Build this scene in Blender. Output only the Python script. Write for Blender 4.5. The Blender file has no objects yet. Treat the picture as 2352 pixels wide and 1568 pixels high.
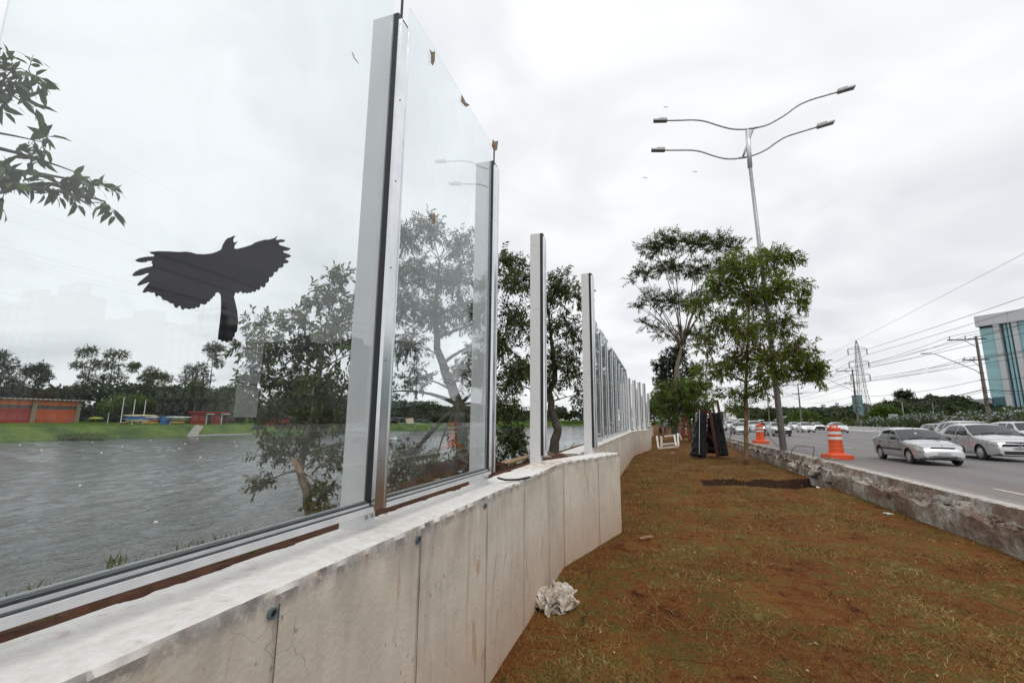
import bpy, bmesh, math, random
import numpy as np
from mathutils import Vector, Matrix, noise
random.seed(7); rng = np.random.default_rng(7)
SC = bpy.context.scene
COL = SC.collection
# ---------------------------------------------------------------- camera
F, CX, CY, ZC = 1045.0, 1176.0, 784.0, 2.2
_up = np.array([.008, 1, -179.5 / F]); _up /= np.linalg.norm(_up)
_fy = np.array([334, -179.5 - .008 * 334, -F]); _fy /= np.linalg.norm(_fy)
_fx = np.cross(_fy, _up)
R = np.array([_fx, _fy, _up])
cam_d = bpy.data.cameras.new("camera")
cam_d.sensor_fit = 'HORIZONTAL'; cam_d.sensor_width = 36.0
cam_d.lens = F / 2352 * 36; cam_d.clip_start = .05; cam_d.clip_end = 4000
cam = bpy.data.objects.new("camera", cam_d); COL.objects.link(cam)
mw = Matrix([list(R[0]), list(R[1]), list(R[2])]).to_4x4(); mw.translation = (0, 0, ZC)
cam.matrix_world = mw
SC.camera = cam
# ---------------------------------------------------------------- sky, sun, exposure
SUN_EL, SUN_AZ = math.radians(58), math.radians(150)     # azimuth clockwise from +Y
W = bpy.data.worlds.new("World"); SC.world = W; W.use_nodes = True
nt = W.node_tree; nt.nodes.clear()
def wn(t, **k):
    n = nt.nodes.new(t)
    for a, b in k.items(): setattr(n, a, b)
    return n
L = nt.links.new
out = wn('ShaderNodeOutputWorld'); bg = wn('ShaderNodeBackground'); L(bg.outputs[0], out.inputs[0])
sky = wn('ShaderNodeTexSky', sky_type='NISHITA', sun_disc=False)
sky.sun_elevation = SUN_EL; sky.sun_rotation = SUN_AZ
tc = wn('ShaderNodeTexCoord'); sep = wn('ShaderNodeSeparateXYZ'); L(tc.outputs['Generated'], sep.inputs[0])
def wm(op, a, b=None):
    n = wn('ShaderNodeMath', operation=op)
    for i, v in enumerate((a, b)):
        if v is None: continue
        if hasattr(v, 'links'): L(v, n.inputs[i])
        else: n.inputs[i].default_value = v
    return n.outputs[0]
zc = wm('MAXIMUM', sep.outputs[2], 0.0)
den = wm('ADD', zc, .22)
comb = wn('ShaderNodeCombineXYZ'); L(wm('DIVIDE', sep.outputs[0], den), comb.inputs[0]); L(wm('DIVIDE', sep.outputs[1], den), comb.inputs[1])
def wnoise(sc_, det, dist):
    n = wn('ShaderNodeTexNoise'); n.inputs['Scale'].default_value = sc_; n.inputs['Detail'].default_value = det
    n.inputs['Distortion'].default_value = dist; L(comb.outputs[0], n.inputs['Vector']); return n.outputs[0]
n1 = wnoise(.9, 4.0, .6); n2 = wnoise(2.6, 3.0, .8)
cl_ = wm('ADD', wm('MULTIPLY', n1, .75), wm('MULTIPLY', n2, .35))
ramp = wn('ShaderNodeValToRGB'); L(cl_, ramp.inputs[0])
ramp.color_ramp.elements[0].position = .38; ramp.color_ramp.elements[0].color = (.69, .705, .735, 1)
ramp.color_ramp.elements[1].position = .62; ramp.color_ramp.elements[1].color = (.92, .93, .94, 1)
grad = wm('ADD', wm('MULTIPLY', wm('POWER', zc, 3.0), .3), .9)
cs = wn('ShaderNodeVectorMath', operation='SCALE'); L(ramp.outputs[0], cs.inputs[0]); L(grad, cs.inputs['Scale'])
ss = wn('ShaderNodeVectorMath', operation='SCALE'); L(sky.outputs[0], ss.inputs[0]); ss.inputs['Scale'].default_value = .1
mx = wn('ShaderNodeMix', data_type='RGBA'); mx.inputs[0].default_value = .94
L(ss.outputs[0], mx.inputs[6]); L(cs.outputs[0], mx.inputs[7]); L(mx.outputs[2], bg.inputs[0])
bg.inputs[1].default_value = 1.0
sun_d = bpy.data.lights.new("sun", 'SUN'); sun_d.energy = .7; sun_d.angle = math.radians(25); sun_d.color = (1, .96, .9)
sun = bpy.data.objects.new("sun", sun_d); COL.objects.link(sun); sun['kind'] = 'helper'
_sd = Vector((math.sin(SUN_AZ) * math.cos(SUN_EL), math.cos(SUN_AZ) * math.cos(SUN_EL), math.sin(SUN_EL)))
sun.rotation_euler = _sd.to_track_quat('Z', 'Y').to_euler()
VS = SC.view_settings; VS.view_transform = 'Standard'; VS.look = 'None'; VS.gamma = 1; VS.exposure = 0.27; VS.use_curve_mapping = False
CY_ = SC.cycles; CY_.use_denoising = True; CY_.transparent_max_bounces = 40; CY_.max_bounces = 10; CY_.diffuse_bounces = 3
CY_.glossy_bounces = 4; CY_.transmission_bounces = 6; CY_.sample_clamp_indirect = 6; CY_.caustics_reflective = False; CY_.caustics_refractive = False
# ---------------------------------------------------------------- photo ray helpers (used to measure real places)
CAM = np.array([0, 0, ZC])
def ray(px, py): return R @ np.array([px - CX, CY - py, -F])
def az(px, py, z):
    d = ray(px, py); return CAM + d * ((z - ZC) / d[2])
def ay(px, py, Y):
    d = ray(px, py); return CAM + d * (Y / d[1])
def ax(px, py, X):
    d = ray(px, py); return CAM + d * (X / d[0])
def depth(p): return -(R.T @ (np.asarray(p, float) - CAM))[2]
def mpp(p): return depth(p) / F          # metres per photo pixel there
# ---------------------------------------------------------------- materials
MATS = {}
def nmat(name):
    m = bpy.data.materials.new(name); m.use_nodes = True; return m, m.node_tree, m.node_tree.nodes['Principled BSDF']
def node(t, ty, **k):
    n = t.nodes.new(ty)
    for a, b in k.items(): setattr(n, a, b)
    return n
def tnoise(t, vec, scale, det=4, dist=0, rough=.55):
    n = node(t, 'ShaderNodeTexNoise'); n.inputs['Scale'].default_value = scale; n.inputs['Detail'].default_value = det
    n.inputs['Distortion'].default_value = dist; n.inputs['Roughness'].default_value = rough
    if vec is not None: t.links.new(vec, n.inputs['Vector'])
    return n.outputs[0]
def tramp(t, fac, stops):
    r = node(t, 'ShaderNodeValToRGB'); t.links.new(fac, r.inputs[0]); e = r.color_ramp.elements
    while len(e) < len(stops): e.new(.5)
    for i, (p, c) in enumerate(stops): e[i].position = p; e[i].color = (*c, 1) if len(c) == 3 else c
    return r.outputs[0]
def tmix(t, fac, a, b, blend='MIX'):
    m = node(t, 'ShaderNodeMix', data_type='RGBA', blend_type=blend)
    for i, v in ((0, fac), (6, a), (7, b)):
        if hasattr(v, 'links'): t.links.new(v, m.inputs[i])
        elif i == 0: m.inputs[0].default_value = v
        else: m.inputs[i].default_value = (*v, 1)
    return m.outputs[2]
def tmath(t, op, a, b=None, clamp=False):
    n = node(t, 'ShaderNodeMath', operation=op); n.use_clamp = clamp
    for i, v in enumerate((a, b)):
        if v is None: continue
        if hasattr(v, 'links'): t.links.new(v, n.inputs[i])
        else: n.inputs[i].default_value = v
    return n.outputs[0]
def pos(t, scale=(1, 1, 1)):
    g = node(t, 'ShaderNodeNewGeometry'); m = node(t, 'ShaderNodeMapping'); m.inputs['Scale'].default_value = scale
    t.links.new(g.outputs['Position'], m.inputs[0]); return m.outputs[0]
def bump(t, b, h, strength=.3, dist=.02):
    n = node(t, 'ShaderNodeBump'); n.inputs['Strength'].default_value = strength; n.inputs['Distance'].default_value = dist
    t.links.new(h, n.inputs['Height']); t.links.new(n.outputs[0], b.inputs['Normal'])
def M(name, c, r=.6, metal=0, c2=None, sc=6, bmp=0, bsc=40, coat=0, spec=None, emit=None):
    """plain procedural paint / plastic / metal with a little uneven colour"""
    if name in MATS: return MATS[name]
    m, t, b = nmat(name)
    c2 = c2 or tuple(x * .82 for x in c)
    v = pos(t)
    t.links.new(tramp(t, tnoise(t, v, sc, 5), [(.35, c), (.68, c2)]), b.inputs['Base Color'])
    b.inputs['Roughness'].default_value = r; b.inputs['Metallic'].default_value = metal
    if coat: b.inputs['Coat Weight'].default_value = coat; b.inputs['Coat Roughness'].default_value = .04
    if spec is not None: b.inputs['Specular IOR Level'].default_value = spec
    if bmp: bump(t, b, tnoise(t, v, bsc, 4), bmp, .01)
    if emit: b.inputs['Emission Color'].default_value = (*emit[0], 1); b.inputs['Emission Strength'].default_value = emit[1]
    MATS[name] = m; return m
def leafmat(name, cols, trans=.25, dry=None):
    if name in MATS: return MATS[name]
    m, t, b = nmat(name)
    g = node(t, 'ShaderNodeNewGeometry')
    f = tmath(t, 'ADD', tmath(t, 'MULTIPLY', g.outputs['Random Per Island'], .5), tmath(t, 'MULTIPLY', tnoise(t, pos(t), .7, 3), .52))
    n = len(cols); c = tramp(t, f, [(.12 + .76 * i / max(1, n - 1), cols[i]) for i in range(n)])
    if dry:                                             # withered leaves on the middle limbs
        sz = node(t, 'ShaderNodeSeparateXYZ'); t.links.new(g.outputs['Position'], sz.inputs[0])
        w = tmath(t, 'SUBTRACT', 1.0, tmath(t, 'DIVIDE', tmath(t, 'ABSOLUTE', tmath(t, 'SUBTRACT', sz.outputs[2], dry[0])), dry[1]), True)
        c = tmix(t, tmath(t, 'MULTIPLY', w, tramp(t, tnoise(t, pos(t), 1.3, 3), [(.42, (0, 0, 0)), (.56, (.85, .85, .85))])), c, dry[2])
    t.links.new(c, b.inputs['Base Color']); b.inputs['Roughness'].default_value = .45; b.inputs['Specular IOR Level'].default_value = .35
    tr = node(t, 'ShaderNodeBsdfTranslucent'); t.links.new(tmix(t, .5, c, (.16, .2, .03)), tr.inputs[0])
    mxs = node(t, 'ShaderNodeMixShader'); mxs.inputs[0].default_value = trans
    t.links.new(b.outputs[0], mxs.inputs[1]); t.links.new(tr.outputs[0], mxs.inputs[2])
    t.links.new(mxs.outputs[0], t.nodes['Material Output'].inputs[0])
    MATS[name] = m; return m
# ---------------------------------------------------------------- mesh helpers
ORG = {}
def tag(o, label=None, cat=None, group=None, kind=None):
    if label: o['label'] = label
    if cat: o['category'] = cat
    if group: o['group'] = group
    if kind: o['kind'] = kind
    return o
def thing(name, label, cat, loc=(0, 0, 0), rz=0, group=None):
    o = bpy.data.objects.new(name, None); COL.objects.link(o); o.empty_display_size = .2
    o.location = loc; o.rotation_euler = (0, 0, rz); ORG[o.name] = Vector(loc)
    return tag(o, label, cat, group)
def link_mesh(name, me, parent=None, mats=()):
    for m in mats: me.materials.append(m)
    o = bpy.data.objects.new(name, me); COL.objects.link(o)
    if parent is not None: o.parent = parent
    return o
class MB:
    def __init__(s): s.v = []; s.f = []; s.mi = []; s.cur = 0
    def add(s, vs, fs):
        o = len(s.v); s.v += [tuple(map(float, p)) for p in vs]
        for f in fs: s.f.append(tuple(o + i for i in f)); s.mi.append(s.cur)
        return s
    def box(s, a, b, rot=None, c=None):
        x0, y0, z0 = a; x1, y1, z1 = b
        vs = [Vector(p) for p in ((x0,y0,z0),(x1,y0,z0),(x1,y1,z0),(x0,y1,z0),(x0,y0,z1),(x1,y0,z1),(x1,y1,z1),(x0,y1,z1))]
        if rot is not None:
            c = Vector(c) if c is not None else sum(vs, Vector()) / 8
            vs = [c + rot @ (p - c) for p in vs]
        return s.add(vs, [(0,3,2,1),(4,5,6,7),(0,1,5,4),(1,2,6,5),(2,3,7,6),(3,0,4,7)])
    def bar(s, p, q, w, h=None):
        """square bar from p to q"""
        p, q = Vector(p), Vector(q); h = h or w; d = (q - p).normalized()
        u = d.cross(Vector((0, 0, 1)))
        if u.length < .05: u = d.cross(Vector((0, 1, 0)))
        u.normalize(); n = u.cross(d)
        vs = [a + u * sx * w / 2 + n * sy * h / 2 for a in (p, q) for sx, sy in ((-1,-1),(1,-1),(1,1),(-1,1))]
        return s.add(vs, [(3,2,1,0),(4,5,6,7),(0,1,5,4),(1,2,6,5),(2,3,7,6),(3,0,4,7)])
    def tube(s, pts, r, n=6, cap=True):
        pts = [Vector(p) for p in pts]; k = len(pts)
        rs = r if hasattr(r, '__len__') else [r] * k
        o = []; u = None
        for i, p in enumerate(pts):
            d = (pts[min(i + 1, k - 1)] - pts[max(i - 1, 0)])
            d = d.normalized() if d.length > 1e-9 else Vector((0, 0, 1))
            if u is None:
                u = d.cross(Vector((0, 0, 1)))
                if u.length < .05: u = d.cross(Vector((0, 1, 0)))
            else: u = u - d * u.dot(d)
            u.normalize(); w = d.cross(u)
            o += [p + (u * math.cos(2 * math.pi * j / n) + w * math.sin(2 * math.pi * j / n)) * rs[i] for j in range(n)]
        fs = [(i*n+j, i*n+(j+1)%n, (i+1)*n+(j+1)%n, (i+1)*n+j) for i in range(k - 1) for j in range(n)]
        if cap: fs += [tuple(range(n - 1, -1, -1)), tuple((k - 1) * n + j for j in range(n))]
        return s.add(o, fs)
    def lathe(s, prof, c=(0, 0, 0), n=16, axis='z', close=True):
        """prof: (radius, height) list"""
        o = []; c = Vector(c)
        for r, h in prof:
            for j in range(n):
                a = 2 * math.pi * j / n; x, y = r * math.cos(a), r * math.sin(a)
                o.append(c + Vector({'z': (x, y, h), 'x': (h, x, y), 'y': (y, h, x)}[axis]))
        k = len(prof)
        fs = [(i*n+j, i*n+(j+1)%n, (i+1)*n+(j+1)%n, (i+1)*n+j) for i in range(k - 1) for j in range(n)]
        if close: fs += [tuple(range(n - 1, -1, -1)), tuple((k - 1) * n + j for j in range(n))]
        return s.add(o, fs)
    def grid(s, P, nu, nv):
        """P[i*nv+j]"""
        return s.add(P, [(i*nv+j, (i+1)*nv+j, (i+1)*nv+j+1, i*nv+j+1) for i in range(nu - 1) for j in range(nv - 1)])
    def prism(s, poly, d):
        """flat polygon (3-D points) extruded by vector d"""
        n = len(poly); d = Vector(d); a = [Vector(p) for p in poly]; b = [p + d for p in a]
        return s.add(a + b, [tuple(range(n - 1, -1, -1)), tuple(range(n, 2 * n))] + [(i, (i+1)%n, n+(i+1)%n, n+i) for i in range(n)])
    def blob(s, c, r, amp=.25, seed=0, sub=2, freq=1.5):
        bm = bmesh.new(); bmesh.ops.create_icosphere(bm, subdivisions=sub, radius=1)
        r = Vector(r) if hasattr(r, '__len__') else Vector((r, r, r))
        vs = []
        for v in bm.verts:
            k = 1 + amp * noise.noise(v.co * freq + Vector((seed * 7.3, seed * 3.1, seed)))
            vs.append(Vector(c) + Vector((v.co.x * r.x, v.co.y * r.y, v.co.z * r.z)) * k)
        fs = [tuple(v.index for v in f.verts) for f in bm.faces]; bm.free()
        return s.add(vs, fs)
    def mesh(s, name, off=None, smooth=False, angle=None):
        me = bpy.data.meshes.new(name); vs = s.v
        if off is not None: vs = [(x - off[0], y - off[1], z - off[2]) for x, y, z in vs]
        me.from_pydata(vs, [], s.f)
        if any(s.mi): me.polygons.foreach_set('material_index', s.mi)
        bm = bmesh.new(); bm.from_mesh(me); bmesh.ops.recalc_face_normals(bm, faces=bm.faces); bm.to_mesh(me); bm.free()
        if smooth or angle:
            me.polygons.foreach_set('use_smooth', [True] * len(me.polygons))
            if angle: me.set_sharp_from_angle(angle=math.radians(angle))
        return me
    def build(s, name, mat, parent=None, local=False, **k):
        """part of a thing (world coordinates unless local)"""
        root = parent
        while root is not None and root.parent is not None: root = root.parent
        off = None if (local or root is None) else ORG[root.name]
        o = link_mesh(name, s.mesh(name, off, **k), parent, mat if isinstance(mat, (list, tuple)) else [mat])
        return o
    def solo(s, name, mat, label=None, cat=None, group=None, kind=None, **k):
        a = np.array(s.v); c = ((a[:, 0].min() + a[:, 0].max()) / 2, (a[:, 1].min() + a[:, 1].max()) / 2, a[:, 2].min())
        o = link_mesh(name, s.mesh(name, c, **k), None, mat if isinstance(mat, (list, tuple)) else [mat])
        o.location = c; ORG[o.name] = Vector(c)
        return tag(o, label, cat, group, kind)
def npmesh(name, V, Fc, mat, parent=None, smooth=False):
    V = np.asarray(V, np.float32); Fc = np.asarray(Fc, np.int32); k = Fc.shape[1]
    root = parent
    while root is not None and root.parent is not None: root = root.parent
    if root is not None: V = V - np.array(ORG[root.name], np.float32)
    me = bpy.data.meshes.new(name)
    me.vertices.add(len(V)); me.vertices.foreach_set('co', V.ravel())
    me.loops.add(Fc.size); me.loops.foreach_set('vertex_index', Fc.ravel())
    me.polygons.add(len(Fc)); me.polygons.foreach_set('loop_start', np.arange(0, Fc.size, k, dtype=np.int32))
    me.polygons.foreach_set('loop_total', np.full(len(Fc), k, np.int32))
    if smooth: me.polygons.foreach_set('use_smooth', np.ones(len(Fc), bool))
    me.update(calc_edges=True); me.validate()
    return link_mesh(name, me, parent, [mat])
def nrm(a): return a / np.maximum(np.linalg.norm(a, axis=-1, keepdims=True), 1e-9)
def leaf_arrays(P, D, N, ln, wd):
    """diamond leaves folded on the midrib: base P, direction D, up N"""
    S = nrm(np.cross(D, N)); ln = ln[:, None]; wd = wd[:, None]
    U = nrm(np.cross(S, D))
    a = P; t = P + D * ln - U * ln * .12; m = P + D * ln * .45
    l = m + S * wd * .5 + U * wd * .18; r = m - S * wd * .5 + U * wd * .18
    V = np.stack([a, l, t, r], 1).reshape(-1, 3); n = len(P); i = np.arange(n)[:, None] * 4
    Fc = np.concatenate([i + np.array([[0, 1, 2]]), i + np.array([[0, 2, 3]])], 1).reshape(-1, 3)
    return V, Fc
def ovate_arrays(P, D, N, ln, wd):
    S = nrm(np.cross(D, N)); ln = ln[:, None]; wd = wd[:, None]; U = nrm(np.cross(S, D))
    a = P; t = P + D * ln - U * ln * .22; p1 = P + D * ln * .28 + U * ln * .02; p2 = P + D * ln * .66 - U * ln * .05
    l1, r1 = p1 + S * wd * .46 + U * wd * .14, p1 - S * wd * .46 + U * wd * .14; l2, r2 = p2 + S * wd * .4 + U * wd * .1, p2 - S * wd * .4 + U * wd * .1
    V = np.stack([a, l1, l2, t, r2, r1], 1).reshape(-1, 3); i = np.arange(len(P))[:, None] * 6
    return V, np.concatenate([i + np.array([[0, 1, 5]]), i + np.array([[1, 2, 5]]), i + np.array([[2, 4, 5]]), i + np.array([[2, 3, 4]])], 1).reshape(-1, 3)
def twig_arrays(A, B, r0, r1):
    D = nrm(B - A); U = nrm(np.cross(D, np.array([.13, .31, .94]))); Wv = np.cross(D, U); n = len(A)
    vs = []
    for p, r in ((A, r0), (B, r1)):
        for k in range(3):
            a = 2 * math.pi * k / 3; vs.append(p + (U * math.cos(a) + Wv * math.sin(a)) * r)
    V = np.stack(vs, 1).reshape(-1, 3); i = np.arange(n)[:, None] * 6
    Fc = np.concatenate([i + np.array([[k, (k + 1) % 3, 3 + (k + 1) % 3, 3 + k]]) for k in range(3)], 1).reshape(-1, 4)
    return V, Fc
def sprays(clumps, twig_len, per, ln, wd, droop=.3, planar=0., outward=.6, jit=.35, ovate=False):
    """clumps: (centre, (rx,ry,rz), twigs). Leaves set alternately along twigs that fan out of each clump."""
    As, Bs, Ps, Ds, Ns = [], [], [], [], []
    for c, r, n in clumps:
        c = np.asarray(c, float); r = np.asarray(r, float)
        u = nrm(rng.normal(size=(n, 3))); rad = rng.random((n, 1)) ** .5
        A = c + u * r * rad * .8
        d = nrm(u * outward + rng.normal(size=(n, 3)) * .6 + np.array([0, 0, .15 - droop * .5]))
        tl = twig_len * (.6 + .7 * rng.random((n, 1))); B = A + d * tl
        As.append(A); Bs.append(B)
        k = per; t = (np.arange(k)[None, :, None] + rng.random((n, k, 1)) * .6) / k
        sag = np.array([0, 0, -1.]) * droop * .35 * (t ** 2) * tl[:, None, :]
        P = A[:, None] + (B - A)[:, None] * (.15 + .88 * t) + sag
        side = nrm(np.cross(d, nrm(rng.normal(size=(n, 3)) * (1 - planar) + np.array([0, 0, 1.]) * (planar + .15))))
        sg = np.where(np.arange(k) % 2 == 0, 1., -1.)[None, :, None]
        D = nrm(d[:, None] * .65 + side[:, None] * sg * .85 + rng.normal(size=(n, k, 3)) * jit + np.array([0, 0, -droop]))
        N = nrm(rng.normal(size=(n, k, 3)) * (.6 * (1 - planar)) + np.array([0, 0, 1.]))
        Ps.append(P.reshape(-1, 3)); Ds.append(D.reshape(-1, 3)); Ns.append(N.reshape(-1, 3))
    P, D, N = map(np.concatenate, (Ps, Ds, Ns)); m = len(P)
    s = .65 + .6 * rng.random(m)
    V, Fc = (ovate_arrays if ovate else leaf_arrays)(P, D, N, ln * s, wd * s * (.8 + .4 * rng.random(m)))
    return V, Fc, np.concatenate(As), np.concatenate(Bs)
def clump(px, py, rpx, Y, n, dy=None, squash=.8):
    Yc = Y + (random.uniform(-.8, .8) * rpx * Y / F if dy is None else dy)
    c = ay(px, py, Yc); r = rpx * mpp(c)
    return (c, (r, r, r * squash), n)
def tree(name, label, base, trunk, clumps, lm, bark, twig_len, per, ln, wd, droop=.3, planar=0., outward=.6, group=None, cat='tree', twr=.004, twigs=True, limb=.5, jit=.35, ovate=False):
    """trunk: list of (point, radius) from base up; a limb grows from the trunk to every clump"""
    base = Vector(base); root = thing(name, label, cat, base, 0, group)
    tb = MB(); tp = [Vector(p) for p, _ in trunk]; tr = [r for _, r in trunk]
    fine, fr = [], []
    for i in range(len(tp) - 1):
        for k in range(4):
            t = k / 4; fine.append(tp[i].lerp(tp[i + 1], t) + Vector((random.uniform(-1, 1), random.uniform(-1, 1), 0)) * tr[i] * .18); fr.append(tr[i] * (1 - t) + tr[i + 1] * t)
    fine.append(tp[-1]); fr.append(tr[-1])
    tb.tube(fine, fr, 9)
    for c, r, n in clumps:
        c = Vector(c); best = 0
        cand = [i for i in range(len(fine) // 3, len(fine))]
        best = min(cand, key=lambda i: (fine[i] - c).length + max(0, fine[i].z - c.z + .25 * (c - fine[i]).length) * 1.5)
        p = fine[best]; d = c - p
        mid = p.lerp(c, .5) + Vector((random.uniform(-.12, .12), random.uniform(-.12, .12), random.uniform(.02, .16))) * d.length
        rr = max(min(fr[best] * limb, .028 * d.length), twr * 2)
        pts = [p.lerp(mid, t).lerp(mid.lerp(c, t), t) for t in (0, .2, .4, .6, .8, 1)]
        tb.tube(pts, [rr * (1 - .8 * i / 5) for i in range(6)], 6)
    V, Fc, A, B = sprays(clumps, twig_len, per, ln, wd, droop, planar, outward, jit, ovate)
    crown = npmesh('crown', V, Fc, lm, root)
    if twigs:
        cs = np.concatenate([np.repeat(np.asarray(c)[None], n, 0) for c, r, n in clumps])
        V1, F1 = twig_arrays(cs, A, twr * 1.6, twr); V2, F2 = twig_arrays(A, B, twr, twr * .5)
        tb.add(V1.tolist(), F1.tolist()); tb.add(V2.tolist(), F2.tolist())
    tb.build('trunk', bark, root, smooth=True)
    return root
# ================================================================ SETTING
RZ = .7                                                    # road level
def sstep(a, b, x):
    t = min(1, max(0, (x - a) / (b - a))); return t * t * (3 - 2 * t)
def lawn_z(y): return .46 * sstep(30, 58, y)
# --- lawn sheet with the dug-out hole
def turf_rolls(t):
    v = pos(t)
    # seams between the laid rolls
    br = node(t, 'ShaderNodeTexBrick'); br.inputs['Scale'].default_value = 1; br.inputs['Mortar Size'].default_value = .022
    br.inputs['Brick Width'].default_value = 1.25; br.inputs['Row Height'].default_value = .62; br.inputs['Mortar Smooth'].default_value = .9
    wv = node(t, 'ShaderNodeVectorMath', operation='ADD'); t.links.new(pos(t), wv.inputs[0])
    nn = node(t, 'ShaderNodeTexNoise'); nn.inputs['Scale'].default_value = 3; t.links.new(v, nn.inputs['Vector'])
    sc = node(t, 'ShaderNodeVectorMath', operation='SCALE'); sc.inputs['Scale'].default_value = .34; t.links.new(nn.outputs['Color'], sc.inputs[0])
    t.links.new(sc.outputs[0], wv.inputs[1]); rot = node(t, 'ShaderNodeMapping'); rot.inputs['Rotation'].default_value = (0, 0, 1.45)
    t.links.new(wv.outputs[0], rot.inputs[0]); t.links.new(rot.outputs[0], br.inputs['Vector'])
    br.inputs['Color1'].default_value = (.9, .87, .86, 1); br.inputs['Color2'].default_value = (1.13, 1.14, 1.1, 1); br.inputs['Mortar'].default_value = (.92, .9, .88, 1); br.inputs['Bias'].default_value = 0
    return br, br.outputs['Color']
def mat_lawn():
    m, t, b = nmat('turf'); v = pos(t)
    big = tnoise(t, v, .9, 5, .6); mid = tnoise(t, v, 4.5, 6, .3); fine = tnoise(t, pos(t, (1, .6, 1)), 60, 4, 0, .7)
    c = tramp(t, tmath(t, 'ADD', tmath(t, 'MULTIPLY', big, .5), tmath(t, 'MULTIPLY', mid, .5)),
              [(.34, (.07, .025, .01)), (.42, (.17, .06, .018)), (.5, (.19, .09, .026)), (.57, (.125, .096, .025)), (.66, (.26, .165, .058))])
    c = tmix(t, 1.0, c, tramp(t, fine, [(.3, (.35, .35, .35)), (.7, (1.25, 1.2, 1.15))]), 'MULTIPLY')
    br, patch_c = turf_rolls(t); c = tmix(t, 1.0, c, patch_c, 'MULTIPLY')
    c = tmix(t, tmath(t, 'MULTIPLY', br.outputs['Fac'], tramp(t, tnoise(t, v, 1.7, 4, .8), [(.48, (0, 0, 0)), (.66, (.8, .8, .8))])), c, (.03, .014, .007))
    t.links.new(c, b.inputs['Base Color']); b.inputs['Roughness'].default_value = .95; b.inputs['Specular IOR Level'].default_value = .1
    bump(t, b, tmath(t, 'ADD', fine, tmath(t, 'MULTIPLY', mid, .8)), .7, .03)
    return m
M_LAWN = mat_lawn()
M_SOIL = M('dug_soil', (.05, .026, .016), .95, c2=(.022, .011, .008), sc=9, bmp=.8, bsc=25, spec=.1)
def hole_depth(x, y):
    """trench dug towards the kerb"""
    x0 = 1.42 + .2 * noise.noise((y * 1.1, 3.1, 0)); f = np.interp(x, [1.4, 2.0, 2.7, 3.5, 4.3, 4.9, 5.7], [17.5, 17.8, 18.15, 17.8, 17.95, 18.5, 18.9]) + .1 * noise.noise((x * 2.1, 1, 0))
    bk = np.interp(x, [1.4, 2.2, 2.8, 3.0, 3.4, 4.4, 5.2, 5.7], [19.2, 20.0, 20.1, 19.5, 20.3, 20.4, 21.2, 21.5]) + .1 * noise.noise((x * 1.7, 7, 0))
    if x < x0 or y < f or y > bk: return 0
    return .42 * min(1, (x - x0) / .5, (y - f) / .3, (bk - y) / .42) * (.85 + .3 * noise.noise((x * 3, y * 3, 0)))
mb = MB(); xs = np.concatenate([np.arange(-1.7, 5.75, .07), [5.8]]); ys = np.concatenate([np.arange(-8, 2, 1.), np.arange(2, 17.2, .2), np.arange(17.2, 21.9, .06), np.arange(21.9, 40, .2), np.arange(40, 190, 4.)])
P = []
for y in ys:
    for x in xs:
        z = lawn_z(y) + .022 * noise.noise((x * 1.1, y * 1.1, 0)) + .014 * noise.noise((x * 4, y * 4, 5))
        P.append((x, y, z - (hole_depth(x, y) if 17.2 < y < 21.9 else 0)))
mb.grid(P, len(ys), len(xs)); nx = len(xs)
mb.mi = [1 if 17.2 < (cy := sum(mb.v[i][1] for i in f) / 4) < 21.9 and hole_depth(sum(mb.v[i][0] for i in f) / 4, cy) > .012 else 0 for f in mb.f]
mb.solo('lawn', [M_LAWN, M_SOIL], kind='structure')
# short dry blades of the new turf
def blades():
    n = 230000
    y = 3.4 + 26 * rng.random(n) ** 1.9; x = -1.7 + 7.35 * rng.random(n)
    keep = x < 1.0 + .62 * y
    x, y = x[keep], y[keep]
    ph = np.array([noise.noise((a * .9, b * .9, 2.)) for a, b in zip(x, y)]); keep = rng.random(len(x)) < .55 + ph
    hd = np.array([17.2 < b < 21.9 and hole_depth(a, b) > .005 for a, b in zip(x, y)]); keep &= ~hd
    fx = np.where(y < 7.3, -1.45, -1.45 + .27 * (y - 7.3)); keep &= ~((x < fx) & (y < 9.9))
    x, y = x[keep], y[keep]; n = len(x)
    z = np.array([lawn_z(b) for b in y]) - .012
    w = .0025 + .0003 * y; h = .022 + .036 * rng.random(n)
    a = rng.random(n) * 6.283; lean = .8 + 1.6 * rng.random(n); b_ = rng.random(n) * 6.283
    P0 = np.stack([x, y, z], 1); S = np.stack([np.cos(a), np.sin(a), 0 * a], 1) * w[:, None]
    T = P0 + np.stack([np.cos(b_) * lean * h, np.sin(b_) * lean * h, h], 1)
    V = np.stack([P0 - S, P0 + S, T], 1).reshape(-1, 3); Fc = np.arange(3 * n).reshape(-1, 3)
    m, t, b = nmat('blade'); g = node(t, 'ShaderNodeNewGeometry')
    f = tmath(t, 'ADD', tmath(t, 'MULTIPLY', g.outputs['Random Per Island'], .5), tmath(t, 'MULTIPLY', tnoise(t, pos(t), 1.1, 5, .6), .62))
    t.links.new(tramp(t, f, [(.25, (.07, .028, .011)), (.41, (.165, .068, .022)), (.52, (.2, .112, .034)), (.63, (.12, .116, .029)), (.74, (.3, .21, .075)), (.9, (.52, .41, .2))]), b.inputs['Base Color'])
    t.links.new(tmix(t, 1.0, b.inputs['Base Color'].links[0].from_socket, turf_rolls(t)[1], 'MULTIPLY'), b.inputs['Base Color'])
    b.inputs['Roughness'].default_value = .75; b.inputs['Specular IOR Level'].default_value = .2
    o = npmesh('grass', V, Fc, m)
    tag(o, 'short dry brown and green grass blades of the new turf', 'grass', kind='stuff')
blades()
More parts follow.
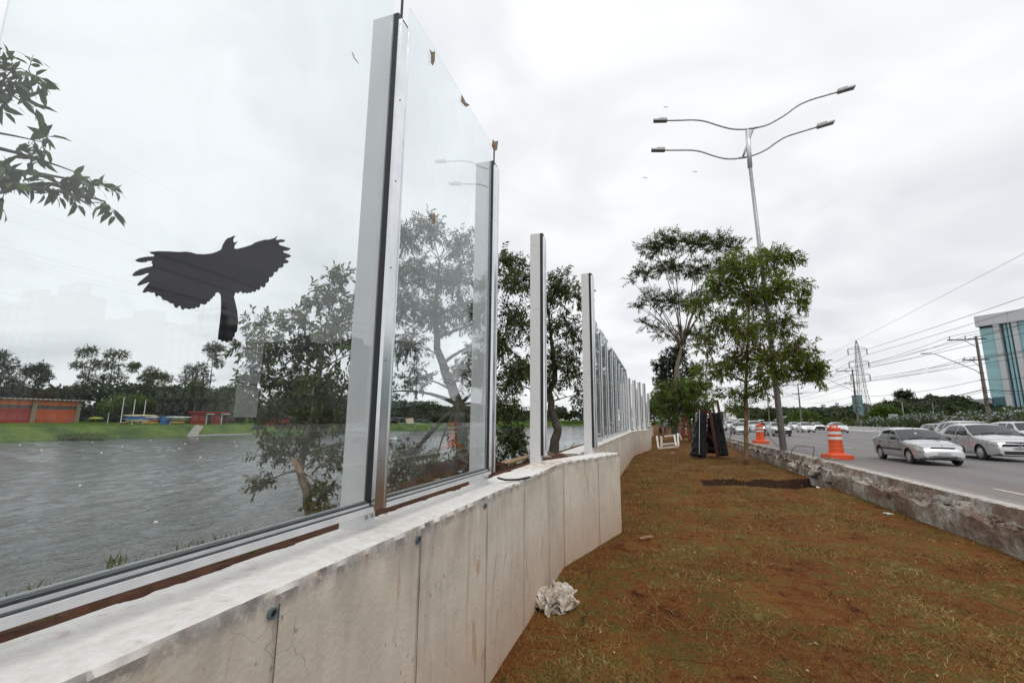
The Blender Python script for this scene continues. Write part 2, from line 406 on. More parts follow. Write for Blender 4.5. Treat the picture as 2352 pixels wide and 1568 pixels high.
# --- road
def mat_road():
    m, t, b = nmat('asphalt'); v = pos(t)
    lane = tnoise(t, pos(t, (.55, .012, 1)), 2.2, 4, .3); pat = tnoise(t, pos(t, (1, .25, 1)), .35, 5, .5); fine = tnoise(t, v, 55, 3)
    c = tramp(t, tmath(t, 'ADD', tmath(t, 'MULTIPLY', lane, .6), tmath(t, 'MULTIPLY', pat, .4)), [(.3, (.13, .125, .123)), (.5, (.19, .18, .175)), (.68, (.235, .22, .205))])
    g = node(t, 'ShaderNodeNewGeometry'); sx = node(t, 'ShaderNodeSeparateXYZ'); t.links.new(g.outputs['Position'], sx.inputs[0])
    dust = tmath(t, 'MULTIPLY', tmath(t, 'MULTIPLY', tmath(t, 'SUBTRACT', 11.5, sx.outputs[0]), .16, True), tramp(t, tnoise(t, v, .8, 5, .8), [(.45, (0, 0, 0)), (.65, (.55, .55, .55))]), True)
    c = tmix(t, dust, c, (.24, .155, .115))
    c = tmix(t, 1.0, c, tramp(t, fine, [(.3, (.8, .8, .8)), (.7, (1.12, 1.12, 1.12))]), 'MULTIPLY')
    t.links.new(c, b.inputs['Base Color']); b.inputs['Roughness'].default_value = .72; b.inputs['Specular IOR Level'].default_value = .35
    bump(t, b, fine, .25, .01); return m
mb = MB(); ys = list(range(-30, 60, 6)) + list(range(60, 620, 40))
mb.grid([(x, y, RZ) for y in ys for x in (6.3, 8, 12, 20, 33, 34.2)], len(ys), 6)
mb.solo('road', mat_road(), kind='structure')
mb = MB(); mb.grid([(x, y, RZ + .004) for y in ys for x in (6.3, 6.62)], len(ys), 2)
mb.solo('road_gutter', M('gutter_concrete', (.3, .285, .265), .85, c2=(.2, .185, .17), sc=3, bmp=.3), kind='structure')
M_PAINT = M('road_paint', (.62, .61, .58), .7, c2=(.35, .34, .33), sc=7)
mb = MB()
for X, y0, L_, gap in ((7.4, 11.2, 2.7, 9.6), (10.75, 12.5, 2.5, 7.2), (14.6, 14.2, 3, 8.9), (19.05, 15, 3.5, 9.2), (23.45, 12, 4.4, 9), (27.6, 14, 4.4, 9)):
    y = y0
    while y < 260: mb.add([(X - .06, y, RZ + .008), (X + .06, y, RZ + .008), (X + .06, y + L_, RZ + .008), (X - .06, y + L_, RZ + .008)], [(0, 1, 2, 3)]); y += L_ + gap
mb.add([(31.2, -20, RZ + .008), (31.32, -20, RZ + .008), (31.32, 400, RZ + .008), (31.2, 400, RZ + .008)], [(0, 1, 2, 3)])
mb.solo('road_markings', M_PAINT, kind='structure')
# --- land beyond, river, banks
M_DARKG = M('rough_ground', (.035, .045, .016), .95, c2=(.06, .05, .02), sc=.6, bmp=.5, bsc=8, spec=.1)
mb = MB(); mb.grid([(x, y, z) for y in (-200, 700, 2500) for x, z in ((34.2, RZ - .05), (60, RZ + .6), (1500, RZ + 3))], 3, 3)
mb.solo('ground', M_DARKG, kind='structure')
def mat_water():
    m, t, b = nmat('river_water')
    b.inputs['Base Color'].default_value = (.04, .052, .05, 1); b.inputs['Roughness'].default_value = .1; b.inputs['IOR'].default_value = 1.33
    a = tnoise(t, pos(t, (1.7, .75, 1)), 1.15, 3, .8, .5); s = tnoise(t, pos(t, (1.2, .5, 1)), .3, 3, .6); k = tnoise(t, pos(t, (2.2, 1.1, 1)), 4.5, 2, .3)
    h = tmath(t, 'ADD', tmath(t, 'MULTIPLY', a, .75), tmath(t, 'ADD', tmath(t, 'MULTIPLY', s, .5), tmath(t, 'MULTIPLY', k, .22)))
    bump(t, b, h, 1.0, .12); return m
def ripples():
    xs_ = np.concatenate([np.arange(-123, -60, .5), np.arange(-60, -7.5, .27)]); ys_ = np.concatenate([np.arange(-12, 70, .27), np.arange(70, 150, .5)])
    X, Yg = np.meshgrid(xs_, ys_, indexing='ij'); Z = np.zeros_like(X)
    for k in range(34):
        lam = rng.uniform(.8, 3.4); th = rng.normal(.35, .55); q = 2 * math.pi / lam; ph = rng.random() * 6.28
        Z += (.0052 if lam < 2.2 else .0034) * lam * np.sin(q * (X * math.cos(th) + Yg * math.sin(th)) + ph + .8 * np.sin(.11 * X + .07 * Yg + k))
    Z *= .75 + .45 * np.sin(.09 * X + .05 * Yg) * np.sin(.041 * Yg - .06 * X + 1)
    V = np.stack([X, Yg, -2.8 + Z], -1).reshape(-1, 3); nu, nv = X.shape
    i = np.arange(nu - 1)[:, None] * nv + np.arange(nv - 1)[None]; Fq = np.stack([i, i + nv, i + nv + 1, i + 1], -1).reshape(-1, 4)
    base = len(V); extra = np.array([(-135, 150, -2.8), (-5, 150, -2.8), (-5, 475, -2.8), (-135, 475, -2.8), (-135, -90, -2.8), (-5, -90, -2.8), (-5, -12, -2.8), (-135, -12, -2.8), (-7.6, -12, -2.8), (-5, -12, -2.8), (-5, 150, -2.8), (-7.6, 150, -2.8)])
    tag(npmesh('water', np.concatenate([V, extra]), np.concatenate([Fq, base + np.array([[0, 1, 2, 3], [4, 5, 6, 7], [8, 9, 10, 11]])]), mat_water(), None, True), kind='structure')
ripples()
def shore_x(y): return -121.5 + (y - 45) * .086
M_SOILN = M('bank_soil', (.11, .05, .03), .95, c2=(.05, .027, .018), sc=9, bmp=1, bsc=34, spec=.1)
def mat_bank():
    m, t, b = nmat('bank_grass'); v = pos(t)
    c = tramp(t, tmath(t, 'ADD', tmath(t, 'MULTIPLY', tnoise(t, v, .16, 5, .8), .6), tmath(t, 'MULTIPLY', tnoise(t, v, 1.6, 5), .4)), [(.36, (.025, .055, .01)), (.5, (.06, .115, .016)), (.62, (.12, .17, .022)), (.72, (.11, .14, .034))])
    t.links.new(c, b.inputs['Base Color']); b.inputs['Roughness'].default_value = .9; b.inputs['Specular IOR Level'].default_value = .1
    bump(t, b, tnoise(t, v, 3, 5), 1, .3); return m
mb = MB(); ys = list(range(-90, 480, 6)); P = []
prof = ((1.5, -3.4), (0, -2.75), (-.8, -2.1), (-2.2, -1.3), (-4, -.35), (-5.5, .05), (-9, .13), (-30, .14), (-70, .5), (-320, 4))
prof_bank = prof
for y in ys:
    for d, z in prof:
        P.append((shore_x(y) + d + (.6 * noise.noise((y * .13, d, 0)) if d > -8 else 0), y, z + (.22 * noise.noise((y * .35, d * .6, 4)) if -6 < d < 0 else 0)))
mb.grid(P, len(ys), len(prof)); mb.solo('far_bank', mat_bank(), kind='structure', smooth=True)
mb = MB(); mb.grid([(x, y, z) for y, z in ((452, -3), (456, -1.2), (470, .5), (900, 3)) for x in (-300, -120, -40, 6.3, 34)], 4, 5)
mb.solo('river_end_bank', mat_bank(), kind='structure')
mb = MB(); ys = np.concatenate([np.arange(-10, .6, .4), np.arange(.6, 9.9, .04), np.arange(9.9, 24, .22), np.arange(24, 470, 6.)]); P = []
nprof = ((-1.7, 1.47), (-1.77, 1.505), (-1.83, 1.52), (-1.89, 1.533), (-1.96, 1.535), (-2.1, 1.49), (-2.4, 1.36), (-3.2, 1.12), (-4.0, .9), (-4.8, .62), (-6.2, -.9), (-7.4, -2.2), (-8.6, -3.2))
for y in ys:
    for x, z in nprof:
        k = 1 if y < 24 else .3
        e_ = x > -2.2; P.append((x + (0 if e_ else .05 * k * noise.noise((y * 2, x * 2, 1))), y, z + k * ((.022 * noise.noise((x * 3, y * 2.3, 0)) + .02 * noise.noise((x * 9, y * 8, 0)) + .012 * noise.noise((x * 20, y * 22, 0))) if e_ and y < 9.9 else (.05 * noise.noise((x * 2.5, y * 2.5, 0)) + .04 * noise.noise((x * 7, y * 7, 0))) - (.1 if e_ else 0))))
mb.grid(P, len(ys), len(nprof)); mb.solo('near_bank', M_SOILN, kind='structure')
# ================================================================ CONCRETE WALL UNITS
def mat_conc():
    m, t, b = nmat('cast_concrete'); v = pos(t)
    big = tnoise(t, v, 1.1, 6, .5); mid = tnoise(t, v, 7, 6, .3); st = tnoise(t, pos(t, (7, 7, .5)), 1.6, 5)
    c = tramp(t, tmath(t, 'ADD', tmath(t, 'MULTIPLY', big, .5), tmath(t, 'ADD', tmath(t, 'MULTIPLY', mid, .22), tmath(t, 'MULTIPLY', st, .28))),
              [(.3, (.42, .37, .32)), (.44, (.585, .53, .45)), (.56, (.67, .61, .52)), (.7, (.73, .68, .59))])
    g = node(t, 'ShaderNodeNewGeometry'); sx = node(t, 'ShaderNodeSeparateXYZ'); t.links.new(g.outputs['Position'], sx.inputs[0])
    sn = node(t, 'ShaderNodeSeparateXYZ'); t.links.new(g.outputs['Normal'], sn.inputs[0])
    # red soil washed up the foot of the wall, ochre run-off streaks, grey grime under the arris, dark pinholes
    soil = tmath(t, 'MULTIPLY', tmath(t, 'SUBTRACT', .95, sx.outputs[2]), tmath(t, 'MULTIPLY', tmath(t, 'ADD', big, st), .62), True)
    c = tmix(t, soil, c, (.46, .27, .15))
    run = tramp(t, tnoise(t, pos(t, (9, 9, .9)), 1.0, 5, .4), [(.6, (0, 0, 0)), (.74, (.6, .6, .6))])
    c = tmix(t, tmath(t, 'MULTIPLY', run, .75), c, (.4, .27, .14))
    blt = tramp(t, tnoise(t, pos(t, (1, 1, .7)), 2.1, 7, 1.1, .65), [(.5, (0, 0, 0)), (.63, (1, 1, 1))]); c = tmix(t, tmath(t, 'MULTIPLY', blt, .3), c, (.47, .42, .35))
    rs = tramp(t, tnoise(t, pos(t, (3.5, 3.5, .8)), 1.6, 5, 1.2), [(.63, (0, 0, 0)), (.68, (1, 1, 1))]); c = tmix(t, tmath(t, 'MULTIPLY', rs, .55), c, (.42, .24, .1))
    ce = node(t, 'ShaderNodeTexVoronoi', feature='DISTANCE_TO_EDGE'); ce.inputs['Scale'].default_value = .9; wv2 = node(t, 'ShaderNodeVectorMath', operation='ADD'); nz = node(t, 'ShaderNodeTexNoise'); nz.inputs['Scale'].default_value = 5; t.links.new(v, nz.inputs['Vector']); sc2 = node(t, 'ShaderNodeVectorMath', operation='SCALE'); sc2.inputs['Scale'].default_value = .25; t.links.new(nz.outputs['Color'], sc2.inputs[0]); t.links.new(v, wv2.inputs[0]); t.links.new(sc2.outputs[0], wv2.inputs[1]); t.links.new(wv2.outputs[0], ce.inputs['Vector'])
    crk = tmath(t, 'MULTIPLY', tmath(t, 'LESS_THAN', ce.outputs['Distance'], .0011), tmath(t, 'GREATER_THAN', tnoise(t, v, .8, 2), .57)); c = tmix(t, tmath(t, 'MULTIPLY', crk, .5), c, (.2, .17, .14))
    gr = tmath(t, 'MULTIPLY', tmath(t, 'MULTIPLY', tmath(t, 'SUBTRACT', sx.outputs[2], 1.28), 4.0, True), tramp(t, tnoise(t, v, 3.2, 6, .6), [(.42, (0, 0, 0)), (.62, (1, 1, 1))]))
    gr = tmath(t, 'MULTIPLY', gr, tmath(t, 'SUBTRACT', 1.0, sn.outputs[2], True))
    c = tmix(t, tmath(t, 'MULTIPLY', gr, .6), c, (.26, .245, .225))
    ar = tmath(t, 'MULTIPLY', tmath(t, 'MULTIPLY', tmath(t, 'SUBTRACT', sx.outputs[2], 1.45), 22.0, True), tramp(t, tnoise(t, v, 26, 6, .4, .7), [(.36, (0, 0, 0)), (.52, (1, 1, 1))]))
    c = tmix(t, tmath(t, 'MULTIPLY', tmath(t, 'MULTIPLY', ar, tmath(t, 'SUBTRACT', 1.0, sn.outputs[2], True)), .75), c, (.22, .205, .19))
    vo = node(t, 'ShaderNodeTexVoronoi'); vo.inputs['Scale'].default_value = 17; t.links.new(pos(t, (1, 1, .55)), vo.inputs['Vector'])
    pin = tmath(t, 'MULTIPLY', tmath(t, 'LESS_THAN', vo.outputs['Distance'], tmath(t, 'MULTIPLY', mid, .26)), tmath(t, 'GREATER_THAN', tnoise(t, v, 2.3, 3), .55))
    c = tmix(t, tmath(t, 'MULTIPLY', pin, .55), c, (.16, .14, .12))
    top = tmath(t, 'MULTIPLY', sn.outputs[2], .85, True)  # upward faces coloured paler: the sky's brightness on the top put into colour
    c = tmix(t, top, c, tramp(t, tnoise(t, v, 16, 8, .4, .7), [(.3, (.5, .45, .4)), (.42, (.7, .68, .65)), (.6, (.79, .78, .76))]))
    # red earth trodden over the top by the bare posts
    win = tmath(t, 'SUBTRACT', 1.0, tmath(t, 'MULTIPLY', tmath(t, 'ABSOLUTE', tmath(t, 'SUBTRACT', sx.outputs[1], 7.0)), .75), True)
    mud = tmath(t, 'MULTIPLY', tmath(t, 'MULTIPLY', win, sn.outputs[2], True), tramp(t, tnoise(t, pos(t, (1.4, .7, 1)), 9, 6, .8), [(.44, (0, 0, 0)), (.56, (1, 1, 1))]))
    c = tmix(t, tmath(t, 'MULTIPLY', mud, .85), c, (.42, .27, .17))
    t.links.new(c, b.inputs['Base Color']); b.inputs['Roughness'].default_value = .88; b.inputs['Specular IOR Level'].default_value = .25
    bump(t, b, tmath(t, 'ADD', tmath(t, 'MULTIPLY', mid, .6), tnoise(t, v, 38, 4)), .45, .008); return m
M_CONC = mat_conc()
M_JOINT = M('dark_joint', (.1, .09, .08), .9, c2=(.2, .17, .14), sc=12)
M_PVC = M('grey_plastic_pipe', (.1, .15, .17), .5)
M_PIPEIN = M('pipe_bore', (.012, .014, .015), .9)
def poly_at(line, s):
    for (a, b) in zip(line, line[1:]):
        d = math.hypot(b[0] - a[0], b[1] - a[1])
        if s <= d or b is line[-1]:
            t = s / d; tx, ty = (b[0] - a[0]) / d, (b[1] - a[1]) / d
            return a[0] + tx * s, a[1] + ty * s, tx, ty
        s -= d
def plen(line): return sum(math.hypot(b[0] - a[0], b[1] - a[1]) for a, b in zip(line, line[1:]))
def wall_unit(label, line, ztop, joints, pipes, step=.06, thick=.45, zb=-.15):
    mb = MB(); n = int(plen(line) / step) + 1; Ln = plen(line)
    prof = [(0, -1)] + [(0, k) for k in (.1, .3, .5, .7, .85, .93)] + [(0, .985), (-.008, 1.0), (-.05, 1.003), (-.2, 1.002), (-.38, 1.0), (-thick + .015, .997), (-thick, .97), (-thick, -1)]
    P = []; hgt = ztop
    for i in range(n):
        x, y, tx, ty = poly_at(line, Ln * i / (n - 1))
        for q, (d, k) in enumerate(prof):
            z = zb if k == -1 else hgt * k
            r = 0
            if q in (7, 8, 9): r = .007 * noise.noise((y * 9, q * .9, 3)) - .03 * max(0, noise.noise((y * 11, q * .5, 1)) + .4 * noise.noise((y * 33, q, 5)) - .08) * (q < 9)
            elif q in (12, 13): r = .008 * noise.noise((y * 6, q, 8))
            d2 = d + r + (.006 * noise.noise((y * 1.5, k * 3, 2)) if 0 < q < 7 else 0)
            P.append((x + ty * d2, y - tx * d2, z + (r * .6 if q > 6 and k > 0 else 0)))
    m = len(prof); mb.grid(P, n, m)
    for e in (0, n - 1): mb.add([P[e * m + j] for j in range(m)], [tuple(range(m))])
    mb.cur = 1
    for s in joints:
        x, y, tx, ty = poly_at(line, s); w = .006
        # open formwork joint: a narrow dark strip standing 2 mm proud
        a = (x + ty * .0095, y - tx * .0095); zs = [k * hgt for k in (0, .15, .3, .45, .6, .75, .88, .965)]
        vs = []
        for z in zs:
            j = .004 * noise.noise((s * 9, z * 9, 0)); ww = w * (.6 + .8 * abs(noise.noise((s * 5, z * 6, 2))))
            vs += [(a[0] - tx * (ww + j), a[1] - ty * (ww + j), z), (a[0] + tx * (ww - j), a[1] + ty * (ww - j), z)]
        mb.add(vs, [(2*i, 2*i+1, 2*i+3, 2*i+2) for i in range(len(zs) - 1)])
    x, y, _, _ = poly_at(line, Ln * .5)
    root = thing('concrete_wall', label, 'wall', (x, y, zb))
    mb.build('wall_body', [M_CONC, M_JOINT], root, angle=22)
    for s, z, r in pipes:
        x, y, tx, ty = poly_at(line, s); c = Vector((x + ty * .004, y - tx * .004, z)); pb = MB()
        n = 18; T = Vector((tx, ty, 0)); Z = Vector((0, 0, 1)); o = Vector((ty, -tx, 0))
        ring = [[c + (T * math.cos(a) + Z * math.sin(a)) * rr + o * h for a in [2 * math.pi * j / n for j in range(n)]] for rr, h in ((r, 0), (r, .012), (r * .68, .012), (r * .62, .006))]
        pb.add(sum(ring, []), [(i*n+j, i*n+(j+1)%n, (i+1)*n+(j+1)%n, (i+1)*n+j) for i in range(3) for j in range(n)])
        pb.cur = 1; pb.add(ring[3], [tuple(range(n))])
        pb.build('drain_pipe', [M_PVC, M_PIPEIN], root)
    return root
W1 = [(-1.45, -7), (-1.45, 7.25), (-.78, 9.87)]
def s_of(px, py, z):   # distance along wall one for a point seen on its face
    p = az(px, py, z); return 7 + p[1] if p[1] < 7.25 else 14.25 + (p[1] - 7.25) * 1.032
J1 = [7 + ax(638, 1380, -1.45)[1], 7 + ax(962, 1300, -1.45)[1], 7 + ax(1117, 1240, -1.45)[1], 7 + ax(1203, 1200, -1.45)[1], 7 + ax(1260, 1150, -1.45)[1], 14.28, 15.75]
P1 = [(7 + ax(626, 1362, -1.45)[1], 1.46, .021), (7 + ax(959, 1216, -1.45)[1], 1.465, .024), (7 + ax(1113, 1148, -1.45)[1], 1.47, .022)]
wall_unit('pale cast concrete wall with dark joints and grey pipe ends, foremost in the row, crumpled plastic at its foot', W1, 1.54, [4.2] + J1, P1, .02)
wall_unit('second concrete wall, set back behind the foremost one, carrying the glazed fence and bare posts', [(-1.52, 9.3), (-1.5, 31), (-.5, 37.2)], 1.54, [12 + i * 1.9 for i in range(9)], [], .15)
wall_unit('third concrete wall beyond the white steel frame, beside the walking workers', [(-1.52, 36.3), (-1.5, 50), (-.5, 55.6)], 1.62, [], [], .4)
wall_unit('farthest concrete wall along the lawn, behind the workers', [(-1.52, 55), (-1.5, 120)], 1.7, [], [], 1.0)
# ================================================================ GLASS FENCE
def mat_glass():
    m, t, b = nmat('fence_glass'); t.nodes.remove(b)
    tr = node(t, 'ShaderNodeBsdfTransparent'); tr.inputs[0].default_value = (.965, .985, .985, 1)
    gl = node(t, 'ShaderNodeBsdfGlossy'); gl.inputs['Roughness'].default_value = .0; gl.inputs[0].default_value = (.95, .98, 1, 1)
    gb = node(t, 'ShaderNodeNewGeometry'); fr = node(t, 'ShaderNodeFresnel')          # same index seen from either face (no refraction inside the thin pane)
    t.links.new(tmath(t, 'ADD', 1.57, tmath(t, 'MULTIPLY', gb.outputs['Backfacing'], 1 / 1.57 - 1.57)), fr.inputs[0])
    mx_ = node(t, 'ShaderNodeMixShader'); t.links.new(fr.outputs[0], mx_.inputs[0]); t.links.new(tr.outputs[0], mx_.inputs[1]); t.links.new(gl.outputs[0], mx_.inputs[2])
    # a thin film of dust and dried streaks
    df = node(t, 'ShaderNodeBsdfDiffuse'); df.inputs[0].default_value = (.6, .6, .58, 1)
    dm = node(t, 'ShaderNodeMixShader'); dv = tramp(t, tnoise(t, pos(t, (1, 1, .6)), 2.3, 6, .9), [(.4, (.006, .006, .006)), (.75, (.05, .05, .05))])
    t.links.new(dv, dm.inputs[0]); t.links.new(mx_.outputs[0], dm.inputs[1]); t.links.new(df.outputs[0], dm.inputs[2])
    t.links.new(dm.outputs[0], t.nodes['Material Output'].inputs[0]); return m
M_GLASS = mat_glass()
M_POST = M('post_paint', (.7, .71, .71), .38, c2=(.62, .63, .64), sc=2)
def mat_oldpost():
    m, t, b = nmat('scuffed_post_paint'); v = pos(t)
    s = tramp(t, tnoise(t, pos(t, (1, 1, 5)), 2.6, 5, .6), [(.6, (0, 0, 0)), (.72, (1, 1, 1))])
    c = tmix(t, tmath(t, 'MULTIPLY', s, .45), (.7, .7, .69), (.42, .34, .26)); t.links.new(c, b.inputs['Base Color']); b.inputs['Roughness'].default_value = .5; return m
M_OLDPOST = mat_oldpost()
M_ALU = M('bright_aluminium', (.82, .83, .84), .2, 1, c2=(.7, .71, .73), sc=4, bmp=.05, bsc=6)
M_RUB = M('black_gasket', (.012, .013, .014), .45)
M_RAIL = M('rail_paint', (.72, .73, .75), .35)
M_DGRY = M('dark_rail_seal', (.035, .045, .047), .4, c2=(.06, .07, .07), sc=30)
M_BOLT = M('zinc_bolt', (.35, .35, .34), .35, .9)
def post(label, x, y, zt, ang=0, mat=None, group=None, detail=True, z0=1.4, cap=True):
    """x,y: front centre line of the post; the steel box stands behind it"""
    r = thing('fence_post', label, 'post', (x, y, z0), ang, group); h = zt - z0
    def part(nm, boxes, m):
        b = MB()
        for a in boxes: b.box(*a)
        return b.build(nm, m, r, local=True)
    part('column', [((-.225, -.06, 0), (-.055, .06, h))], mat or M_POST)
    part('gasket', [((-.054, -.066, .26), (-.008, .066, h - .005))], M_RUB); mat is M_OLDPOST or part('pane_seal', [((-.034, -.007, h - .005), (-.02, .007, h + (.19 if detail else .1)))], M_RUB)
    part('cover_strip', [((-.008, -.062, .26), (.014, .062, h - .06)), ((.014, -.062, .26), (.02, -.05, h - .06)), ((.014, .05, .26), (.02, .062, h - .06))], M_ALU)
    if detail:
        z = .55
        while z < h - .3:
            b = MB(); b.lathe([(.006, .014), (.006, .018), (.002, .019)], (0, -.02, z), 8, 'x'); z += .62
            b.build('screw', M_BOLT, r, local=True)
        f = part('bracket', [((-.19, -.05, .15), (-.07, .05, .16)), ((-.07, -.05, .15), (-.0605, .05, .245))], M_RAIL)
        for yy in (-.03, .03): b = MB(); b.lathe([(.011, 0), (.011, .01), (.006, .014)], (-.06, yy, .205), 8, 'x'); b.build('bolt', M_BOLT, f, local=True)
    return r
XG = -1.66
def post_top(px, py, Y, X=XG): return float(ay(px, py, Y)[2])
PY = [.52, 2.54, 4.58]
post('white box post of the glass fence, tallest in view with a bright aluminium cover strip', XG, PY[1], 5.12)
post('glazed white post at the open end of the foremost glass panel, beside bare posts', XG, PY[2], 5.14)
post('glass fence post whose strip is just out of view, by the big glass pane', XG, PY[0], 5.12)
post('bare white steel post with scuffed paint, standing alone by the heap of soil', XG - .02, 7.05, post_top(1230, 540, 7.05), 0, M_OLDPOST)
post('bare white steel post with rusty chips at the kinked end of the foremost wall', -1.21, 9.5, post_top(1357, 628, 9.5), -.2, M_OLDPOST)
M_BIRD = M('black_sticker_film', (.016, .016, .019), .03, c2=(.014, .014, .016), coat=.3)
M_SCRAP = M('torn_brown_paper', (.36, .27, .19), .9, c2=(.22, .17, .12), sc=30)
M_SCRAPR = M('red_print', (.4, .07, .04), .8)
def panel(label, x, y0, y1, zt, ang=0, group=None, near=False, zr=1.66):
    r = thing('glass_screen', label, 'glass panel', (x, y0, zr - .1), ang, group); L_ = y1 - y0
    b = MB(); b.box((-.033, .03, .13), (-.021, L_ - .03, zt - zr + .1)); g = b.build('pane', M_GLASS, r, local=True)
    b = MB(); b.box((-.012, .0, .092), (.02, L_, .12)); b.box((-.05, .0, .098), (-.044, L_, .155)); b.box((-.016, 0, .098), (-.0125, L_, .139)); b.build('bottom_rail', M_RAIL, r, local=True)
    b = MB(); b.box((-.0435, .005, .1), (-.0165, L_ - .005, .149)); b.box((-.012, .003, .1205), (.004, L_ - .003, .126)); s = b.build('rail_seal', M_DGRY, r, local=True)
    return r
gp1 = panel('large glass pane with a black bird-of-prey sticker', XG, PY[0] + .07, PY[1] - .07, 5.32, near=True)
gp2 = panel('clear glass pane with torn paper scraps, between the two glazed posts', XG, PY[1] + .07, PY[2] - .07, 5.33, near=True)
BIRD = [(1168,335),(1190,322),(1205,320),(1222,330),(1207,328),(1197,345),(1193,365),(1200,378),(1212,382),(1222,375),(1230,365),(1228,382),(1215,395),(1205,410),(1202,430),(1212,438),(1240,435),(1300,420),(1360,400),(1390,380),(1440,365),(1475,355),(1510,355),(1550,345),(1575,332),(1588,320),(1586,335),(1573,348),(1582,358),(1620,352),(1658,358),(1655,370),(1640,378),(1612,380),(1600,390),(1608,402),(1640,412),(1690,428),(1710,432),(1695,448),(1670,456),(1645,455),(1642,470),(1670,478),(1700,490),(1712,503),(1695,515),(1668,520),(1660,530),(1680,540),(1692,552),(1680,565),(1650,570),(1640,575),(1647,590),(1630,605),(1600,612),(1594,630),(1585,645),(1558,648),(1555,670),(1540,690),(1515,693),(1513,725),(1503,740),(1487,742),(1480,775),(1465,785),(1440,772),(1435,795),(1420,808),(1402,800),(1395,820),(1380,825),(1365,818),(1350,835),(1335,828),(1318,838),(1300,828),(1285,838),(1272,832),(1262,818),(1248,825),(1240,835),(1228,835),(1213,825),(1200,870),(1215,930),(1230,1000),(1237,1080),(1232,1140),(1225,1180),(1208,1190),(1205,1225),(1190,1230),(1188,1260),(1172,1268),(1155,1258),(1132,1278),(1115,1260),(1090,1272),(1082,1252),(1055,1250),(1060,1190),(1072,1100),(1082,1000),(1084,900),(1080,850),(1065,830),(1045,828),(1033,838),(1028,860),(1012,865),(1005,885),(988,888),(983,908),(962,910),(955,928),(935,938),(900,930),(893,955),(880,965),(862,958),(845,975),(820,970),(800,980),(780,972),(760,970),(742,987),(725,970),(722,950),(708,948),(690,968),(670,962),(655,928),(630,925),(605,905),(560,893),(545,865),(520,855),(508,870),(495,855),(490,830),(455,830),(430,820),(395,832),(380,825),(395,795),(445,735),(400,750),(345,768),(332,760),(350,735),(440,660),(425,655),(370,675),(310,683),(285,675),(310,645),(360,618),(430,600),(468,593),(472,575),(460,568),(468,545),(440,548),(425,545),(418,556),(370,560),(330,552),(312,540),(350,520),(410,508),(480,505),(485,490),(460,483),(440,465),(520,458),(620,460),(700,465),(770,462),(820,470),(860,482),(930,486),(1000,478),(1050,462),(1085,443),(1100,400),(1120,365),(1140,342)]
def on_glass(x, y, sx, sy, k, X): return ax((sx + x / k) / 1.7415, (sy + y / k) / 1.7415, X)
b = MB(); b.prism([on_glass(x, y, 400, 800, 2.24, XG - .0195) for x, y in BIRD], (.0008, 0, 0)); b.build('bird_sticker', M_BIRD, gp1)
def scrap(poly, par, mat=M_SCRAP, sx=1300, sy=0, k=1.4255, X=XG - .0195):
    b = MB(); b.prism([on_glass(x, y, sx, sy, k, X) for x, y in poly], (.0015, 0, 0)); return b.build('paper_scrap', mat, par)
scrap([(150,293),(168,318),(163,318)], gp1); scrap([(152,313),(170,332),(196,370),(176,347)], gp1)
scrap([(595,280),(610,298),(627,293),(625,350),(615,376),(604,360),(604,310)], gp2)
s_ = scrap([(778,540),(790,560),(801,585),(826,600),(803,611),(776,580)], gp2)
s_ = scrap([(957,793),(966,808),(987,803),(982,850),(976,860),(960,858),(950,830)], gp2); scrap([(958,822),(974,832),(962,845)], gp2, M_SCRAPR, X=XG - .0175)
scrap([(610,1230),(622,1210),(628,1230),(626,1280),(606,1275)], gp2)
scrap([(375,1318),(400,1330),(440,1385),(432,1412),(410,1405),(378,1350)], gp1, sx=900, sy=900)
scrap([(1028,1104),(1072,1098),(1076,1128),(1036,1132)], gp2, M('pale_paper', (.62, .55, .44), .9), sx=900, sy=900)
# second wall: glazed bays first, then bare posts swinging with the kinked end
ORD = 'first second third fourth fifth sixth seventh eighth ninth tenth eleventh twelfth thirteenth fourteenth fifteenth sixteenth'.split()
XB = -1.72; ypos = [13.42 + i * 2.02 for i in range(9)]
for i, y in enumerate(ypos):
    post(f'slim white post of the glazed run on the second wall, {ORD[i]} of the run', XB, y, 5.12, group='glazed posts on the second wall', detail=False)
    if i < 8: panel(f'greenish reflecting glass pane on the second wall, {ORD[i]} pane of the run', XB, y + .07, y + 1.95, 5.32, group='glass panes on the second wall')
l2 = [(XB, 9.3), (XB + .02, 31), (-.72, 37.2)]
for i in range(3):
    x, y, tx, ty = poly_at(l2, 22.15 + i * 1.75)
    post(f'bare white post on the second wall after the glass ends, {ORD[i]} of three', x, y, 5.0, math.atan2(-tx, ty), M_OLDPOST, 'bare posts on the second wall', False)
x, y, tx, ty = poly_at(l2, 27.5); post('bare white post closing the kinked end of the second wall, near the white frame', x, y, 5.05, math.atan2(-tx, ty), M_OLDPOST, detail=False)
y = 39.0
for i in range(4):
    post(f'white post of the glazed run on the third wall, {ORD[i]} of the run', XB, y, 5.2, group='glazed posts on the third wall', detail=False, z0=1.5)
    if i < 3: panel(f'small distant glass pane on the third wall, {ORD[i]} of the run', XB, y + .07, y + 1.95, 5.4, group='glass panes on the third wall', zr=1.74)
    y += 2.02
l3 = [(XB, 45), (XB, 50), (-.7, 55.6)]
for i in range(5):
    x, y, tx, ty = poly_at(l3, 2 + i * 2.0)
    post(f'bare white post on the third wall behind the workers, {ORD[i]} after the glass', x, y, 5.1 if i < 4 else 5.3, math.atan2(-tx, ty), M_OLDPOST, 'bare posts on the third wall', False, 1.5)
for i in range(10):
    post('tiny white post far along the last stretch of wall', XB, 58 + i * 3.0, 5.3, 0, None, 'posts on the last stretch of wall', False, 1.6)
